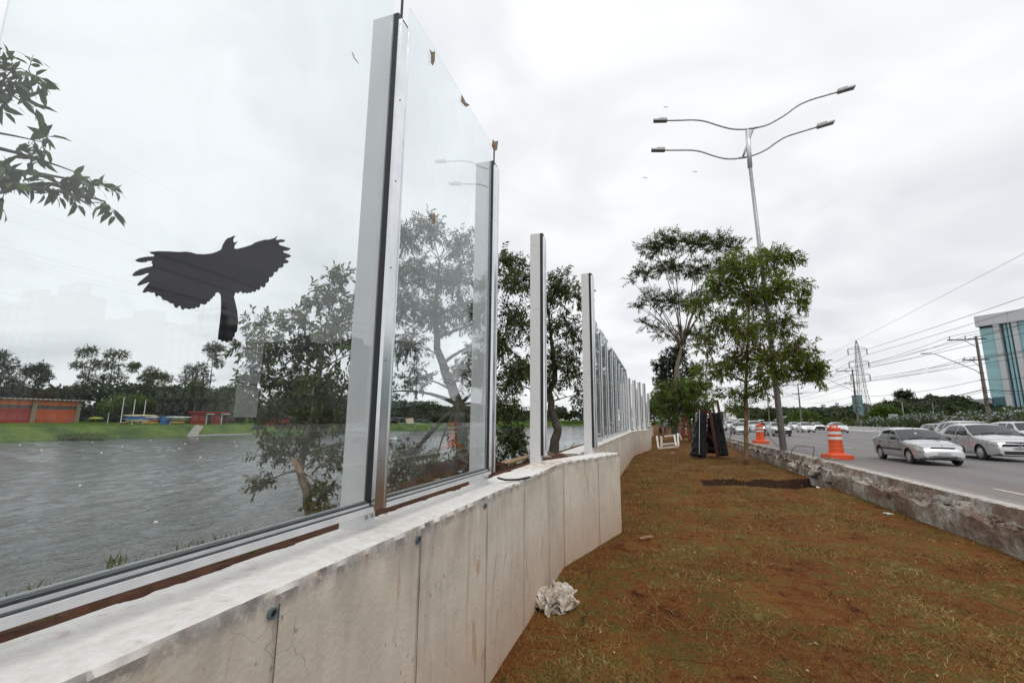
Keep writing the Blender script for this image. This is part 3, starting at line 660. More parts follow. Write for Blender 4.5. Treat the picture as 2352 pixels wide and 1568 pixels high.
# ================================================================ BROKEN KERB WALL
def mat_broken():
    m, t, b = nmat('broken_concrete'); v = pos(t)
    big = tnoise(t, v, 1.3, 6, .8); mid = tnoise(t, v, 8, 6, .8)
    c = tramp(t, tmath(t, 'ADD', tmath(t, 'MULTIPLY', big, .45), tmath(t, 'MULTIPLY', mid, .55)), [(.33, (.09, .07, .055)), (.42, (.22, .19, .155)), (.52, (.34, .31, .265)), (.62, (.44, .415, .37)), (.7, (.58, .56, .52))])
    g = node(t, 'ShaderNodeNewGeometry'); sx = node(t, 'ShaderNodeSeparateXYZ'); t.links.new(g.outputs['Position'], sx.inputs[0])
    soil = tmath(t, 'MULTIPLY', tramp(t, tnoise(t, v, 1.0, 5, .5), [(.44, (0, 0, 0)), (.58, (1, 1, 1))]), .75)
    c = tmix(t, soil, c, (.15, .085, .055))
    vo = node(t, 'ShaderNodeTexVoronoi', feature='DISTANCE_TO_EDGE'); vo.inputs['Scale'].default_value = 3.2; t.links.new(pos(t, (1, 1, 1.4)), vo.inputs['Vector'])
    ck = tmath(t, 'MULTIPLY', tmath(t, 'LESS_THAN', vo.outputs['Distance'], tmath(t, 'MULTIPLY', mid, .022)), tmath(t, 'GREATER_THAN', big, .52))
    c = tmix(t, tmath(t, 'MULTIPLY', ck, .7), c, (.62, .61, .59))
    t.links.new(c, b.inputs['Base Color']); b.inputs['Roughness'].default_value = .92; b.inputs['Specular IOR Level'].default_value = .2
    bump(t, b, tmath(t, 'ADD', mid, tnoise(t, v, 34, 4)), .9, .02); return m
M_BROK = mat_broken()
M_KTOP = M('kerb_top', (.56, .53, .49), .9, c2=(.3, .26, .22), sc=9, bmp=.5, bsc=30)
def vor(p, s):
    return noise.voronoi(Vector(p) * s)[1][0]      # centre of the nearest cell: gives facets
ys = np.concatenate([np.arange(-14, 5.5, .5), np.arange(5.5, 24, .07), np.arange(24, 60, .22), np.arange(60, 150, 1.5)])
cols = [(5.62, -.2), (5.62, .0), (5.615, .1), (5.61, .2), (5.61, .3), (5.615, .38), (5.62, .45), (5.68, .49), (5.74, .47), (5.8, .44), (5.88, .42), (5.96, .43), (6.03, .48), (6.08, .56), (6.1, .64), (6.11, .69), (6.14, .708), (6.24, .712), (6.34, .712), (6.36, .6)]
P = []
for y in ys:
    far = sstep(18.5, 19.6, y); br = .5 + .5 * noise.noise((y * .55, 4.2, 0)); jag = noise.noise((y * 1.7, 0, 0)) + .6 * noise.noise((y * 4.5, 2, 0))
    lowz = .12 * max(0, noise.noise((y * .8, 9, 0)))
    for q, (x, z) in enumerate(cols):
        n1_ = noise.noise((x * 3, y * 2.2, z * 3)); n2_ = noise.noise((x * 9, y * 8, z * 9))
        cc = vor((x, y, z), 3.4); fct = (noise.noise(cc * 5.1))
        if 1 <= q <= 6:
            dx = .03 * n1_ + .015 * n2_ + (.035 + .07 * far) * fct * (z / .45)
            zz = z if q < 4 else z + (z - .3) / .15 * (.08 * jag - lowz)
            X = x + dx + far * (.05 + .16 * z)
        elif 7 <= q <= 13:
            X = x + .03 * n1_
            zz = z + .06 * n2_ + .13 * fct * (1 + .5 * far) + (.07 * jag - lowz) * max(0, 1 - (q - 7) / 4) - .05 * (1 - far) * (br)
            zz = min(zz, .74)
        else:
            X = x + (.02 * n2_ if q < 17 else 0) + far * (.04 * fct if q < 17 else 0)
            zz = z + (.012 * n2_ + far * .03 * fct if q < 17 else .003 * n2_)
        P.append((X, y, zz + lawn_z(y) * (max(0, 1 - z / .6))))
mb = MB(); nc = len(cols); mb.grid(P, len(ys), nc)
k = 0
for i in range(len(ys) - 1):
    for j in range(nc - 1):
        mb.mi[k] = 1 if j >= 15 and (ys[i] < 19 or j >= 17) else 0; k += 1
mb.add([P[j] for j in range(nc)], [tuple(range(nc))])
root = mb.solo('broken_kerb_wall', [M_BROK, M_KTOP], 'broken grey concrete kerb wall between the turf and the road', 'kerb wall')
M_STONE = M('rubble_stone', (.3, .28, .25), .9, c2=(.16, .14, .12), sc=14, bmp=.8, bsc=40)
M_STONEB = M('brown_rubble', (.17, .11, .08), .95, c2=(.09, .06, .045), sc=16, bmp=.8, bsc=40)
mb = MB()
for i in range(900):
    y = 6 + 36 * random.random() ** 1.5; x = random.uniform(5.72, 6.06); r = random.uniform(.012, .04)
    mb.cur = random.choice((0, 1, 1)); mb.blob((x, y, .44 + random.uniform(-.06, .08) - .04), (r, r * random.uniform(.7, 1.5), r * .8), .5, i, 1)
mb.solo('rubble', [M_STONE, M_STONEB], 'loose grit and small stones lying in the broken kerb wall', 'rubble', kind='stuff')
CH = [((5.93, 12.9, .47), .17, 'rounded brown lump sitting highest'), ((5.98, 12.1, .5), .15, 'grey-green slab'), ((5.85, 11.85, .46), .15, 'tall dark grey wedge'), ((5.72, 11.95, .44), .08, 'small tan stone'), ((5.86, 11.05, .46), .085, 'pale pointed pyramid-shaped stone'),
      ((5.72, 14.6, .36), .2, 'upright split slab leaning out'), ((5.8, 17.1, .44), .15, 'round grey boulder'), ((5.86, 16.5, .46), .13, 'flat-faced grey block'), ((5.75, 18.0, .4), .19, 'jagged pointed grey piece'), ((5.7, 19.2, .3), .2, 'dark tilted slab'), ((5.72, 20.6, .36), .22, 'big rough clod of concrete'), ((5.6, 23.2, .3), .2, 'pale rough chunk fallen outward')]
for i, (c, r, w) in enumerate(CH):
    mb = MB(); mb.blob(c, (r, r * 1.2, r * .9), .9, i + 3, 2, .9); mb.solo('concrete_chunk', M_BROK if i % 3 else M_STONE, w + ' among the rubble of the kerb wall', 'concrete chunk', 'broken concrete chunks', angle=25)
mb = MB(); mb.tube([(5.95, 10.6, .42), (5.7, 10.45, .5)], .03, 10); mb.solo('pipe_stub', M_STONE, 'short grey pipe stub poking from the kerb rubble', 'pipe')
mb = MB(); mb.box((6.25, 21.9, RZ + .01), (6.95, 22.35, RZ + .03), Matrix.Rotation(.1, 3, 'Z')); mb.blob((6.5, 22.0, RZ + .05), .06, .6, 2, 1); mb.blob((6.7, 22.05, RZ + .045), .05, .6, 5, 1)
mb.solo('rubble_slab', M_STONE, 'flat broken slab lying at the foot of the striped barrel', 'slab')
# bent bars and loose cables along the kerb
M_RUST = M('rusty_steel', (.2, .105, .06), .8, c2=(.11, .06, .04), sc=20)
Z3 = lambda x, y: ((2900 + x / 3.92) / 1.7415, (1600 + y / 3.92) / 1.7415)
def smooth_path(pts, n=6):
    pts = [Vector(p) for p in pts]; o = []
    for i in range(len(pts) - 1):
        p0, p1, p2, p3 = pts[max(i - 1, 0)], pts[i], pts[i + 1], pts[min(i + 2, len(pts) - 1)]
        for k in range(n):
            t = k / n; o.append(.5 * ((2 * p1) + (p2 - p0) * t + (2 * p0 - 5 * p1 + 4 * p2 - p3) * t * t + (3 * p1 - p0 - 3 * p2 + p3) * t ** 3))
    return o + [pts[-1]]
def wire3(name, pix, Ys, r, mat, label, cat):
    if not hasattr(Ys, '__len__'): Ys = [Ys] * len(pix)
    mb = MB(); mb.tube(smooth_path([ay(*Z3(*p), Y) for p, Y in zip(pix, Ys)]), r, 6); return mb.solo(name, mat, label, cat, smooth=True)
wire3('bent_rebar', [(1043, 850), (1048, 790), (1075, 755), (1130, 712), (1250, 722), (1385, 738), (1396, 760), (1394, 800), (1376, 890)], 21.5, .017, M_RUST, 'bent rusty reinforcing bar arching out of the kerb wall', 'rebar')
wire3('loose_cable', [(70, 600), (90, 520), (150, 440), (200, 345), (280, 315), (330, 340), (450, 420), (560, 470), (650, 545), (750, 640), (860, 740), (935, 825)], [34, 33.6, 33, 32.5, 32, 31, 29, 28, 27, 25.5, 24.4, 23.6], .016, M_RUST, 'brown cable looping past the young tree down to the kerb wall', 'cable')
wire3('loose_cable', [(0, 520), (60, 600), (120, 735), (200, 810), (330, 875), (450, 915), (560, 955), (660, 962), (765, 966)], [36, 34, 31.5, 29, 26.4, 25.6, 25, 24.4, 23.9], .014, M_RUST, 'thin brown cable trailing on the turf in front of the young tree trunk', 'cable')
wire3('loose_cable', [(85, 590), (110, 480), (180, 410), (290, 372)], [34, 33.5, 33, 32.5], .014, M_RUST, 'short brown cable curving up beside the young tree', 'cable')
# ================================================================ STREET LAMP WITH TWO CROSSED ARMS
M_GALV = M('galvanised_steel', (.42, .43, .43), .45, .6, c2=(.3, .31, .315), sc=5)
M_GALVL = M('pale_galvanised_steel', (.72, .74, .75), .4, .5)
M_LHEAD = M('lamp_housing', (.45, .46, .46), .4, .3)
M_LENS = M('lamp_lens', (.3, .29, .26), .15, c2=(.22, .21, .19), sc=20)
lb = Vector((6.26, 27.7, RZ)); top = Vector(ay(1717, 300, 28)); slv = Vector(ay(1722, 376, 28))
lamp = thing('street_lamp', 'tall grey double-arm street lamp rising behind the young tree by the kerb', 'street lamp', lb)
mb = MB(); mb.tube([lb, lb.lerp(slv, .3), lb.lerp(slv, .62), slv], [.17, .145, .115, .1], 14); mb.build('pole', M_GALV, lamp, smooth=True)
mb = MB(); mb.tube([slv - Vector((0, 0, .25)), top], .135, 14); mb.build('sleeve', M_GALVL, lamp, smooth=True)
ZL = lambda x, y: ay((2550 + x / 1.96) / 1.7415, (300 + y / 1.96) / 1.7415, 28)
def lamp_arm(pix, hl, hr, brk):
    mb = MB(); mb.tube(smooth_path([ZL(*p) for p in pix], 4), .05, 8); mb.bar(ZL(*brk[0]), ZL(*brk[1]), .11, .07); mb.bar(ZL(*brk[2]), ZL(*brk[3]), .12, .12)
    a = mb.build('arm', M_GALV, lamp, smooth=True)
    for e, q, sgn in ((pix[0], hl, -1), (pix[-1], hr, 1)):
        p = Vector(ZL(*e)); d = (p - Vector(ZL(*q))).normalized(); Rm = Matrix.Rotation(math.atan2(d.z, abs(d.x)) * -1 * sgn + 0, 3, 'Y')
        mb = MB(); c = p + Vector((sgn * .42, 0, d.z * .4)); tilt = math.atan2(d.z, abs(d.x)); Rm = Matrix.Rotation(-sgn * tilt, 3, 'Y')
        mb.box((c.x - .42, c.y - .17, c.z - .045), (c.x + .42, c.y + .17, c.z + .045), Rm, c)
        q2 = c + Vector((-sgn * .18, 0, .075)); mb.box((q2.x - .24, q2.y - .12, q2.z - .04), (q2.x + .24, q2.y + .12, q2.z + .04), Rm, q2)
        h = mb.build('lamp_head', M_LHEAD, a)
        mb = MB(); q3 = c + Vector((sgn * .03, 0, -.052)); mb.box((q3.x - .36, q3.y - .14, q3.z - .004), (q3.x + .36, q3.y + .14, q3.z + .004), Rm, q3); mb.build('lens', M_LENS, h)
lamp_arm([(232, 358), (330, 356), (440, 353), (530, 364), (620, 392), (720, 420), (800, 427), (880, 422), (1000, 398), (1090, 355), (1170, 305), (1260, 240), (1360, 195), (1480, 160), (1570, 134)], (330, 356), (1480, 160), ((872, 424), (938, 413), (904, 430), (862, 540)))
lamp_arm([(217, 590), (320, 590), (420, 590), (500, 602), (590, 632), (680, 655), (760, 657), (850, 645), (930, 622), (1010, 585), (1080, 535), (1160, 487), (1270, 450), (1410, 408)], (320, 590), (1270, 450), ((795, 652), (852, 645), (826, 645), (856, 560)))
# ================================================================ BARRELS
M_ORANGE = M('orange_plastic', (.75, .1, .025), .42, c2=(.62, .075, .02), sc=3)
M_WHT = M('white_reflective_band', (.72, .72, .72), .4)
def barrel(label, x, y, s=1.0):
    r = thing('traffic_barrel', label, 'traffic barrel', (x, y, RZ + .005), .12, 'striped traffic barrels')
    rad = lambda z: .335 - .05 * z
    b = MB(); b.box((-.5, -.5, 0), (.5, .5, .2)); b.lathe([(.5, .2), (.44, .27), (.36, .3)], n=8); b.build('base', M_ORANGE, r, local=True)
    prof = [(rad(.28), .26), (rad(.5), .5), (rad(.5) - .012, .515), (rad(.7) - .006, .7), (rad(.7) - .018, .715), (rad(.88), .88), (rad(1.36), 1.36), (rad(1.36) + .015, 1.37), (rad(1.46) + .015, 1.46), (rad(1.46) - .03, 1.49), (.03, 1.5)]
    b = MB(); b.lathe(prof, n=24); b.build('drum', M_ORANGE, r, local=True, angle=30)
    for z in (.92, 1.17):
        b = MB(); b.lathe([(rad(z) + .006, z), (rad(z + .13) + .006, z + .13)], n=24, close=False); b.build('stripe', M_WHT, r, local=True, smooth=True)
    b = MB(); b.tube([(-.15, 0, 1.48), (-.15, 0, 1.55), (-.08, 0, 1.59), (.08, 0, 1.59), (.15, 0, 1.55), (.15, 0, 1.48)], .035, 8)
    b.build('handle', M_ORANGE, r, local=True, smooth=True)
barrel('orange and white striped traffic barrel standing at the kerb near the silver sedan', 7.05, 22.6)
barrel('orange and white striped traffic barrel farther off, behind the young tree trunk', 6.85, 36.4)
for o in COL.objects:
    if o.name.startswith('traffic_barrel'): o.scale = (.86, .86, .86)
# ================================================================ CRUMPLED PLASTIC, STICKS
def mat_film():
    m, t, b = nmat('dirty_plastic_film'); v = pos(t)
    c = tramp(t, tnoise(t, v, 9, 5, .6), [(.32, (.46, .34, .24)), (.46, (.68, .6, .5)), (.6, (.84, .81, .77))]); t.links.new(c, b.inputs['Base Color']); b.inputs['Roughness'].default_value = .35
    tr = node(t, 'ShaderNodeBsdfTranslucent'); tr.inputs[0].default_value = (.7, .6, .5, 1); mxs = node(t, 'ShaderNodeMixShader'); mxs.inputs[0].default_value = .3
    t.links.new(b.outputs[0], mxs.inputs[1]); t.links.new(tr.outputs[0], mxs.inputs[2]); t.links.new(mxs.outputs[0], t.nodes['Material Output'].inputs[0]); return m
mb = MB(); bc = Vector(az(1270, 1395, 0)); 
for k in range(9):
    n_ = 26; a_ = k * 2.4; w_, h_ = random.uniform(.34, .5), random.uniform(.26, .4); tilt = Matrix.Rotation(a_, 3, 'Z') @ Matrix.Rotation(random.uniform(.05, .55), 3, 'X'); ctr = Vector((random.gauss(0, .09), random.gauss(0, .09), .02 + .015 * k)); g = []
    for i in range(n_):
        for j in range(n_):
            u, v_ = i / (n_ - 1) - .5, j / (n_ - 1) - .5; q = Vector((u * 3.1 + k * 9, v_ * 3.1, k)); f = abs(noise.noise(q)) * .17 + abs(noise.noise(q * 2.4)) * .08 + .025 * noise.noise(q * 6)
            ed = 1 + .35 * noise.noise(Vector((math.atan2(v_, u) * 1.6 + k * 5, k, 0))); p_ = tilt @ Vector((u * w_ * ed, v_ * h_ * ed, f - .06)) + ctr; p_.x += .05 * noise.noise(q * 1.7 + Vector((9, 0, 0)))
            g.append(bc + Vector((p_.x, p_.y, max(.004 + .012 * abs(noise.noise(q * 5)), p_.z))))
    mb.grid(g, n_, n_)
mb.solo('plastic_sheet', mat_film(), 'crumpled dirty translucent plastic sheet at the foot of the concrete wall', 'plastic sheet', angle=24)
M_WOOD = M('raw_timber', (.34, .22, .12), .85, c2=(.22, .13, .07), sc=20)
p = az(1486, 1237, .02); mb = MB(); mb.bar((p[0] - .13, p[1] - .06, .03), (p[0] + .1, p[1] + .12, .05), .06, .03); mb.solo('wood_offcut', M_WOOD, 'small pale offcut of wood lying on the turf', 'wood scrap')
mb = MB(); mb.bar((-2.4, 4.9, 1.5), (-2.3, 9.2, 1.53), .16, .035); mb.solo('timber_plank', M_WOOD, 'rough timber plank lying behind the bare posts', 'plank')
mb = MB(); g = []
for i in range(46):
    for j in range(20):
        y = 4.7 + i * .05; x = -3.0 + j * .055; u = (y - 5.85) / 1.15; w_ = (x + 2.45) / .5
        g.append((x, y, 1.36 + .3 * max(0, 1 - u * u) ** .7 * max(0, 1 - w_ * w_) ** .6 * (1 + .5 * noise.noise((x * 5, y * 5, 0))) + .05 * noise.noise((x * 14, y * 14, 2))))
mb.grid(g, 46, 20)
for i in range(260):
    y = random.gauss(5.85, .5); x = random.gauss(-2.4, .2); u = (y - 5.85) / 1.15; r = random.uniform(.015, .06); mb.blob((x, y, 1.38 + .3 * max(0, 1 - u * u) * max(0, 1 - ((x + 2.45) / .5) ** 2) + .01), (r, r * 1.2, r), .8, i, 1)
M_CLOD = M('dark_clods', (.055, .03, .022), .97, c2=(.028, .016, .012), sc=12, bmp=.8, bsc=30, spec=.1)
mb.solo('soil_heap', M_CLOD, 'dark heap of turned soil behind the wall between two posts', 'soil heap', kind='stuff')
for i, (y, r, c) in enumerate(((8.05, .13, 'squarish grey'), (8.4, .16, 'whitish flat'), (8.75, .12, 'brown lumpy'))):
    mb = MB(); mb.blob((-2.12 + .06 * i, y, 1.52), (r, r, r * .8), .8, i + 30, 2, .9); mb.solo('stone', M_STONE if i < 2 else M_STONEB, c + ' stone behind the wall by the bare post', 'stone', 'stones behind the wall', angle=25)
mb = MB(); mb.tube([(-1.62, 4.66, 1.6), (-1.55, 4.72, 1.575), (-1.48, 4.95, 1.556), (-1.42, 5.2, 1.555)], .012, 6); mb.solo('rubber_strip', M_RUB, 'black rubber strip end curling onto the wall top', 'rubber strip', smooth=True)
M_PALE = M('pale_litter', (.6, .58, .55), .8)
for i, (px, py, w) in enumerate(((2040, 1178, 'white splinter beside the kerb wall'), (1545, 1040, 'white plastic scrap in front of the white frame'), (1600, 1047, 'small pale litter by the foot of the black-wrapped rack'))):
    p = az(px, py, .03); mb = MB(); mb.blob((p[0], p[1], lawn_z(p[1]) + .02), (.1 + .05 * i, .07, .02), .8, i + 50, 2); mb.solo('litter_scrap', M_PALE, w, 'litter', angle=30)
# green tufts and twigs on the soil behind the wall
def tufts():
    Ps, Ds = [], []
    for i in range(150):
        y = random.choice((random.uniform(.9, 1.35), random.uniform(1.6, 2.45), random.uniform(1.7, 2.4), random.uniform(2.6, 6.5), random.uniform(6.5, 16))); x = random.gauss(-2.28, .12); n = random.randint(3, 8)
        for k in range(n):
            Ps.append((x + random.gauss(0, .02), y + random.gauss(0, .02), 1.48)); Ds.append((random.gauss(0, .5), random.gauss(0, .5), 1))
    P = np.array(Ps); D = nrm(np.array(Ds)); n = len(P); N = nrm(rng.normal(size=(n, 3)))
    V, Fc = leaf_arrays(P, D, N, .03 + .05 * rng.random(n), np.full(n, .009))
    tag(npmesh('weeds', V, Fc, leafmat('weed_green', [(.05, .1, .012), (.11, .17, .02), (.2, .18, .06)])), 'green weeds growing in the soil strip behind the concrete wall', 'weeds', kind='stuff')
tufts()

# pale specks and dead leaves on the turf
Ps = []
for i in range(520):
    y = 3.8 + 24 * random.random() ** 1.6; x = random.uniform(-1.3, 5.5)
    if x > 1 + .62 * y or (x < -.7 and y < 10): continue
    Ps.append((x, y, lawn_z(y) + .028))
P = np.array(Ps); n = len(P); D = nrm(rng.normal(size=(n, 3)) * np.array([1, 1, .25])); V, Fc = leaf_arrays(P, D, nrm(rng.normal(size=(n, 3)) * .4 + np.array([0, 0, 1.])), .025 + .05 * rng.random(n) ** 2, .012 + .018 * rng.random(n))
tag(npmesh('leaf_litter', V, Fc, leafmat('dead_leaf', [(.06, .03, .015), (.2, .1, .04), (.34, .24, .13), (.55, .5, .42)], .1)), 'dead leaves and pale bits scattered over the turf', 'leaf litter', kind='stuff')
# ================================================================ TREES
BARK = M('grey_bark', (.12, .1, .08), .9, c2=(.055, .045, .036), sc=14, bmp=.8, bsc=40, spec=.15)
BARKP = M('pale_bark', (.24, .2, .155), .9, c2=(.12, .095, .07), sc=10, bmp=.6, bsc=40, spec=.15)
BARKB = M('brown_scarred_bark', (.13, .085, .055), .9, c2=(.3, .19, .1), sc=5, bmp=.7, bsc=40, spec=.15)
LM_E = leafmat('river_leaf', [(.02, .036, .01), (.045, .07, .016), (.08, .115, .024), (.15, .19, .045)], .3)
LM_F = leafmat('dark_river_leaf', [(.018, .032, .01), (.04, .062, .018), (.075, .1, .028), (.12, .14, .045)], .28)
LM_A = leafmat('feathery_leaf', [(.028, .06, .014), (.055, .1, .022), (.09, .145, .03)], .32)
LM_B = leafmat('young_tree_leaf', [(.07, .12, .016), (.11, .185, .02), (.155, .235, .026), (.21, .29, .034)], .45, dry=(6.0, 2.0, (.15, .08, .022)))
LM_C = leafmat('mango_leaf', [(.008, .016, .006), (.014, .028, .01), (.024, .042, .014)], .08)
LM_D = leafmat('bushy_leaf', [(.035, .075, .011), (.065, .13, .016), (.11, .18, .02), (.15, .12, .024)], .32)
def trunk_px(pts, Y): return [(ay(px, py, Y + dy), r) for px, py, r, dy in pts]
# slender tree behind the big pane
Y = 5.5
E_cl = [(745,690,48,26),(675,730,45,20),(600,740,36,12),(775,640,38,18),(565,800,34,14),(640,800,58,36),(720,790,60,40),(775,760,50,30),(590,870,52,36),(670,880,58,44),(750,880,60,44),(560,925,28,12),(620,950,48,30),(700,960,52,34),(765,960,48,32),(625,1035,40,20),(600,1110,26,12),(690,1015,36,16),(760,1050,36,18),(742,1120,26,12),(835,700,56,34),(840,800,56,34),(845,900,56,34),(850,1000,46,24),(735,1165,30,12)]
tree('riverside_tree', 'slender leafy tree with forked pale trunk behind the large glass pane', (-4.62, 5.5, .6),
     [((-4.62, 5.5, .55), .075)] + trunk_px([(705, 1130, .06, 0), (688, 1080, .055, 0), (705, 1010, .045, .05), (720, 940, .04, .1), (735, 850, .03, .1), (750, 740, .015, 0)], Y),
     [clump(a, b, c, Y, int(n * 2.2)) for a, b, c, n in E_cl], LM_E, BARKP, .17, 10, .082, .03, .25, twr=.0025, ovate=True)
# big tree behind the second pane
Y = 11.3
F_cl = [(930,545,44,26),(985,520,40,24),(1055,560,40,22),(950,620,55,40),(1040,640,55,40),(1100,590,40,22),(925,700,52,36),(1000,720,55,40),(1080,720,50,34),(1150,600,28,14),(1172,650,30,14),(1180,715,26,12),(1115,800,50,32),(1060,860,36,18),(935,790,48,28),(1150,780,44,26),(960,870,40,18),(940,1060,52,34),(1000,1075,45,28),(905,1105,36,18),(1172,1000,32,20),(1160,930,36,22),(1182,1030,26,16),(1120,1040,30,14),(1060,1000,26,10),(885,640,50,30),(1190,850,34,20),(880,900,40,16)]
tree('riverside_tree', 'large many-branched tree with thick trunk behind the second glass pane', (-4.8, 11.3, .5),
     [((-4.8, 11.3, .5), .19)] + trunk_px([(1062, 1010, .17, 0), (1052, 930, .15, 0), (1030, 870, .13, .1), (1005, 800, .1, .2), (1000, 700, .07, .1), (1010, 600, .03, 0)], Y),
     [clump(a, b, c, Y, int(n * 3.6)) for a, b, c, n in F_cl], LM_F, BARK, .34, 11, .115, .04, .35, twr=.004, limb=.55, ovate=True)
# crooked tree between the bare posts
Y = 13.3
G_cl = [(1285,650,38,26),(1322,680,26,14),(1250,690,34,22),(1205,640,32,20),(1185,600,22,10),(1300,745,34,20),(1240,760,38,24),(1190,740,30,16),(1328,780,18,9),(1290,820,38,24),(1240,845,34,20),(1318,865,24,13),(1205,850,30,16),(1328,905,15,7),(1260,890,24,12),(1170,880,28,14)]
tree('riverside_tree', 'crooked dark-trunked tree seen between the two bare posts', (-2.9, 13.3, 1.2),
     [((-2.9, 13.3, 1.15), .17)] + trunk_px([(1273, 1020, .14, 0), (1280, 985, .12, 0), (1268, 945, .11, 0), (1262, 900, .095, 0), (1275, 870, .085, .1), (1268, 800, .06, .1), (1260, 720, .03, 0)], Y),
     [clump(a, b, c, Y, int(n * 3.4)) for a, b, c, n in G_cl], LM_F, BARK, .36, 11, .12, .042, .35, twr=.005, ovate=True)
# branches reaching in from a tree beside the big pane
def axc(px, py, rpx, n, X=-5.5, sq=.8):
    c = ax(px, py, X + random.uniform(-.2, .2)); r = rpx * mpp(c); return (c, (r, r, r * sq), n)
tree('riverside_tree', 'tree with long glossy leaves and berries reaching in high beside the large glass pane', (-5.7, 1.0, .1),
     [((-5.7, 1.0, .1), .13), ((-5.6, 1.1, 2.0), .11), (ax(-260, 480, -5.5), .08), (ax(-120, 420, -5.5), .05), (ax(-40, 300, -5.5), .03)],
     [axc(30, 160, 26, 8), (ax(70, 170, -5.5), (.05, .05, .05), 5)] + [axc(a, b, c, n) for a, b, c, n in ((10, 190, 40, 5), (105, 330, 26, 5), (60, 400, 34, 6), (140, 420, 30, 6), (215, 425, 24, 5), (240, 462, 14, 3), (15, 430, 34, 5), (90, 440, 20, 3), (-60, 360, 50, 10), (-60, 200, 50, 10), (185, 400, 16, 2))],
     LM_E, BARK, .15, 6, .15, .052, .55, twr=.004, limb=.6, ovate=True)
# tall feathery tree over the lawn
Y = 50
A_cl = [(1500,568,34,60),(1540,553,34,60),(1600,560,38,70),(1650,558,28,46),(1688,568,20,26),(1482,625,26,36),(1540,615,38,60),(1600,620,38,60),(1655,615,30,46),(1500,685,30,40),(1550,695,36,50),(1600,690,32,44),(1484,742,15,12),(1522,760,22,22),(1572,770,22,22),(1467,700,8,6),(1605,770,26,30),(1640,680,26,30)]
tree('feathery_tree', 'tall open-crowned tree with feathery leaves and pale forking trunk on the lawn', (2.05, 50, .33),
     [((2.05, 50, .3), .34)] + trunk_px([(1556, 920, .31, 0), (1555, 860, .29, 0), (1556, 835, .2, 0), (1566, 795, .12, .2)], Y),
     [clump(a, b, c * 1.12, Y, int(n * 1.75), squash=.5) for a, b, c, n in A_cl + [(1455,702,6,5),(1448,640,8,6)]], LM_A, BARKP, .9, 16, .34, .085, .05, planar=.85, outward=.7, twr=.012, limb=.6)
Y = 26.8
B_cl = [(1700,612,48,60),(1765,598,44,56),(1652,655,40,44),(1720,680,58,80),(1790,660,40,48),(1655,740,42,46),(1722,760,58,70),(1800,740,36,36),(1600,705,24,20),(1828,598,14,9),(1620,790,28,22),(1690,832,48,46),(1762,830,50,54),(1830,800,38,40),(1858,832,24,26),(1800,852,36,34),(1652,850,32,24),(1612,850,20,12),(1690,900,20,12),(1845,680,13,8),(1742,890,22,16),(1866,862,14,10),(1690,940,16,8)]
tree('young_street_tree', 'leafy young tree with narrow scarred trunk standing on the turf by the kerb', (4.3, 26.8, 0),
     [((4.3, 26.8, -.02), .13)] + trunk_px([(1714, 1000, .105, 0), (1713, 930, .095, 0), (1714, 860, .08, 0), (1718, 780, .06, 0), (1722, 690, .035, 0), (1725, 620, .015, 0)], Y),
     [clump(a, b, c * 1.04, Y, int(n * 2.35), squash=.8) for a, b, c, n in B_cl + [(1872,845,18,14),(1882,870,10,6),(1850,655,10,6),(1836,695,15,10),(1812,585,10,6),(1640,905,14,8)]], LM_B, BARKB, .46, 11, .25, .066, .4, twr=.006)
Y = 62
tree('mango_tree', 'dense dark rounded tree rising behind the feathery one', (1.9, 62, .46), [((1.9, 62, .4), .3)] + trunk_px([(1548, 900, .2, 0), (1548, 830, .1, 0)], Y),
     [clump(a, b, c, Y, n) for a, b, c, n in ((1545,822,38,150),(1530,868,36,140),(1568,880,40,150),(1588,850,26,90),(1522,838,26,90),(1560,800,18,60),(1540,900,40,120),(1585,900,26,80))], LM_C, BARK, .55, 9, .36, .14, .3, twr=.01)
Y = 44
tree('bushy_tree', 'bushy bright green tree with drooping skirts, partly hiding the taller trunks', (1.45, 44, .25), [((1.45, 44, .2), .2)] + trunk_px([(1553, 960, .16, 0), (1556, 900, .08, 0)], Y),
     [clump(a, b, c, Y, n) for a, b, c, n in ((1560,898,40,110),(1530,918,32,90),(1590,908,36,100),(1620,930,22,46),(1550,945,36,90),(1580,890,36,90),(1516,888,18,34),(1606,878,26,60),(1535,962,22,40),(1592,958,24,46),(1625,888,14,20),(1515,940,14,20),(1606,985,14,14))], LM_D, BARK, .5, 10, .3, .08, .4, twr=.008)
for i, (x, y, s, w) in enumerate(((.5, 78, 1.0, 'green round tree beyond the workers, under the bushy tree'), (3.4, 84, 1.2, 'dark street tree far along the lawn, behind the red rack'), (4.6, 66, .7, 'small light tree behind the red rack by the kerb'))):
    tree('lawn_tree', w, (x, y, .46), [((x, y, .4), .22 * s), ((x, y, 3.2 * s), .16 * s), ((x, y, 5 * s), .06)], [((x + random.gauss(0, 1.0) * s, y + random.gauss(0, 1.0) * s, (3.6 + random.random() * 2.6) * s), (1.3 * s, 1.3 * s, 1.1 * s), 70) for _ in range(8)], LM_D if i != 1 else LM_C, BARK, .5, 9, .34, .1, .3, twr=.01)
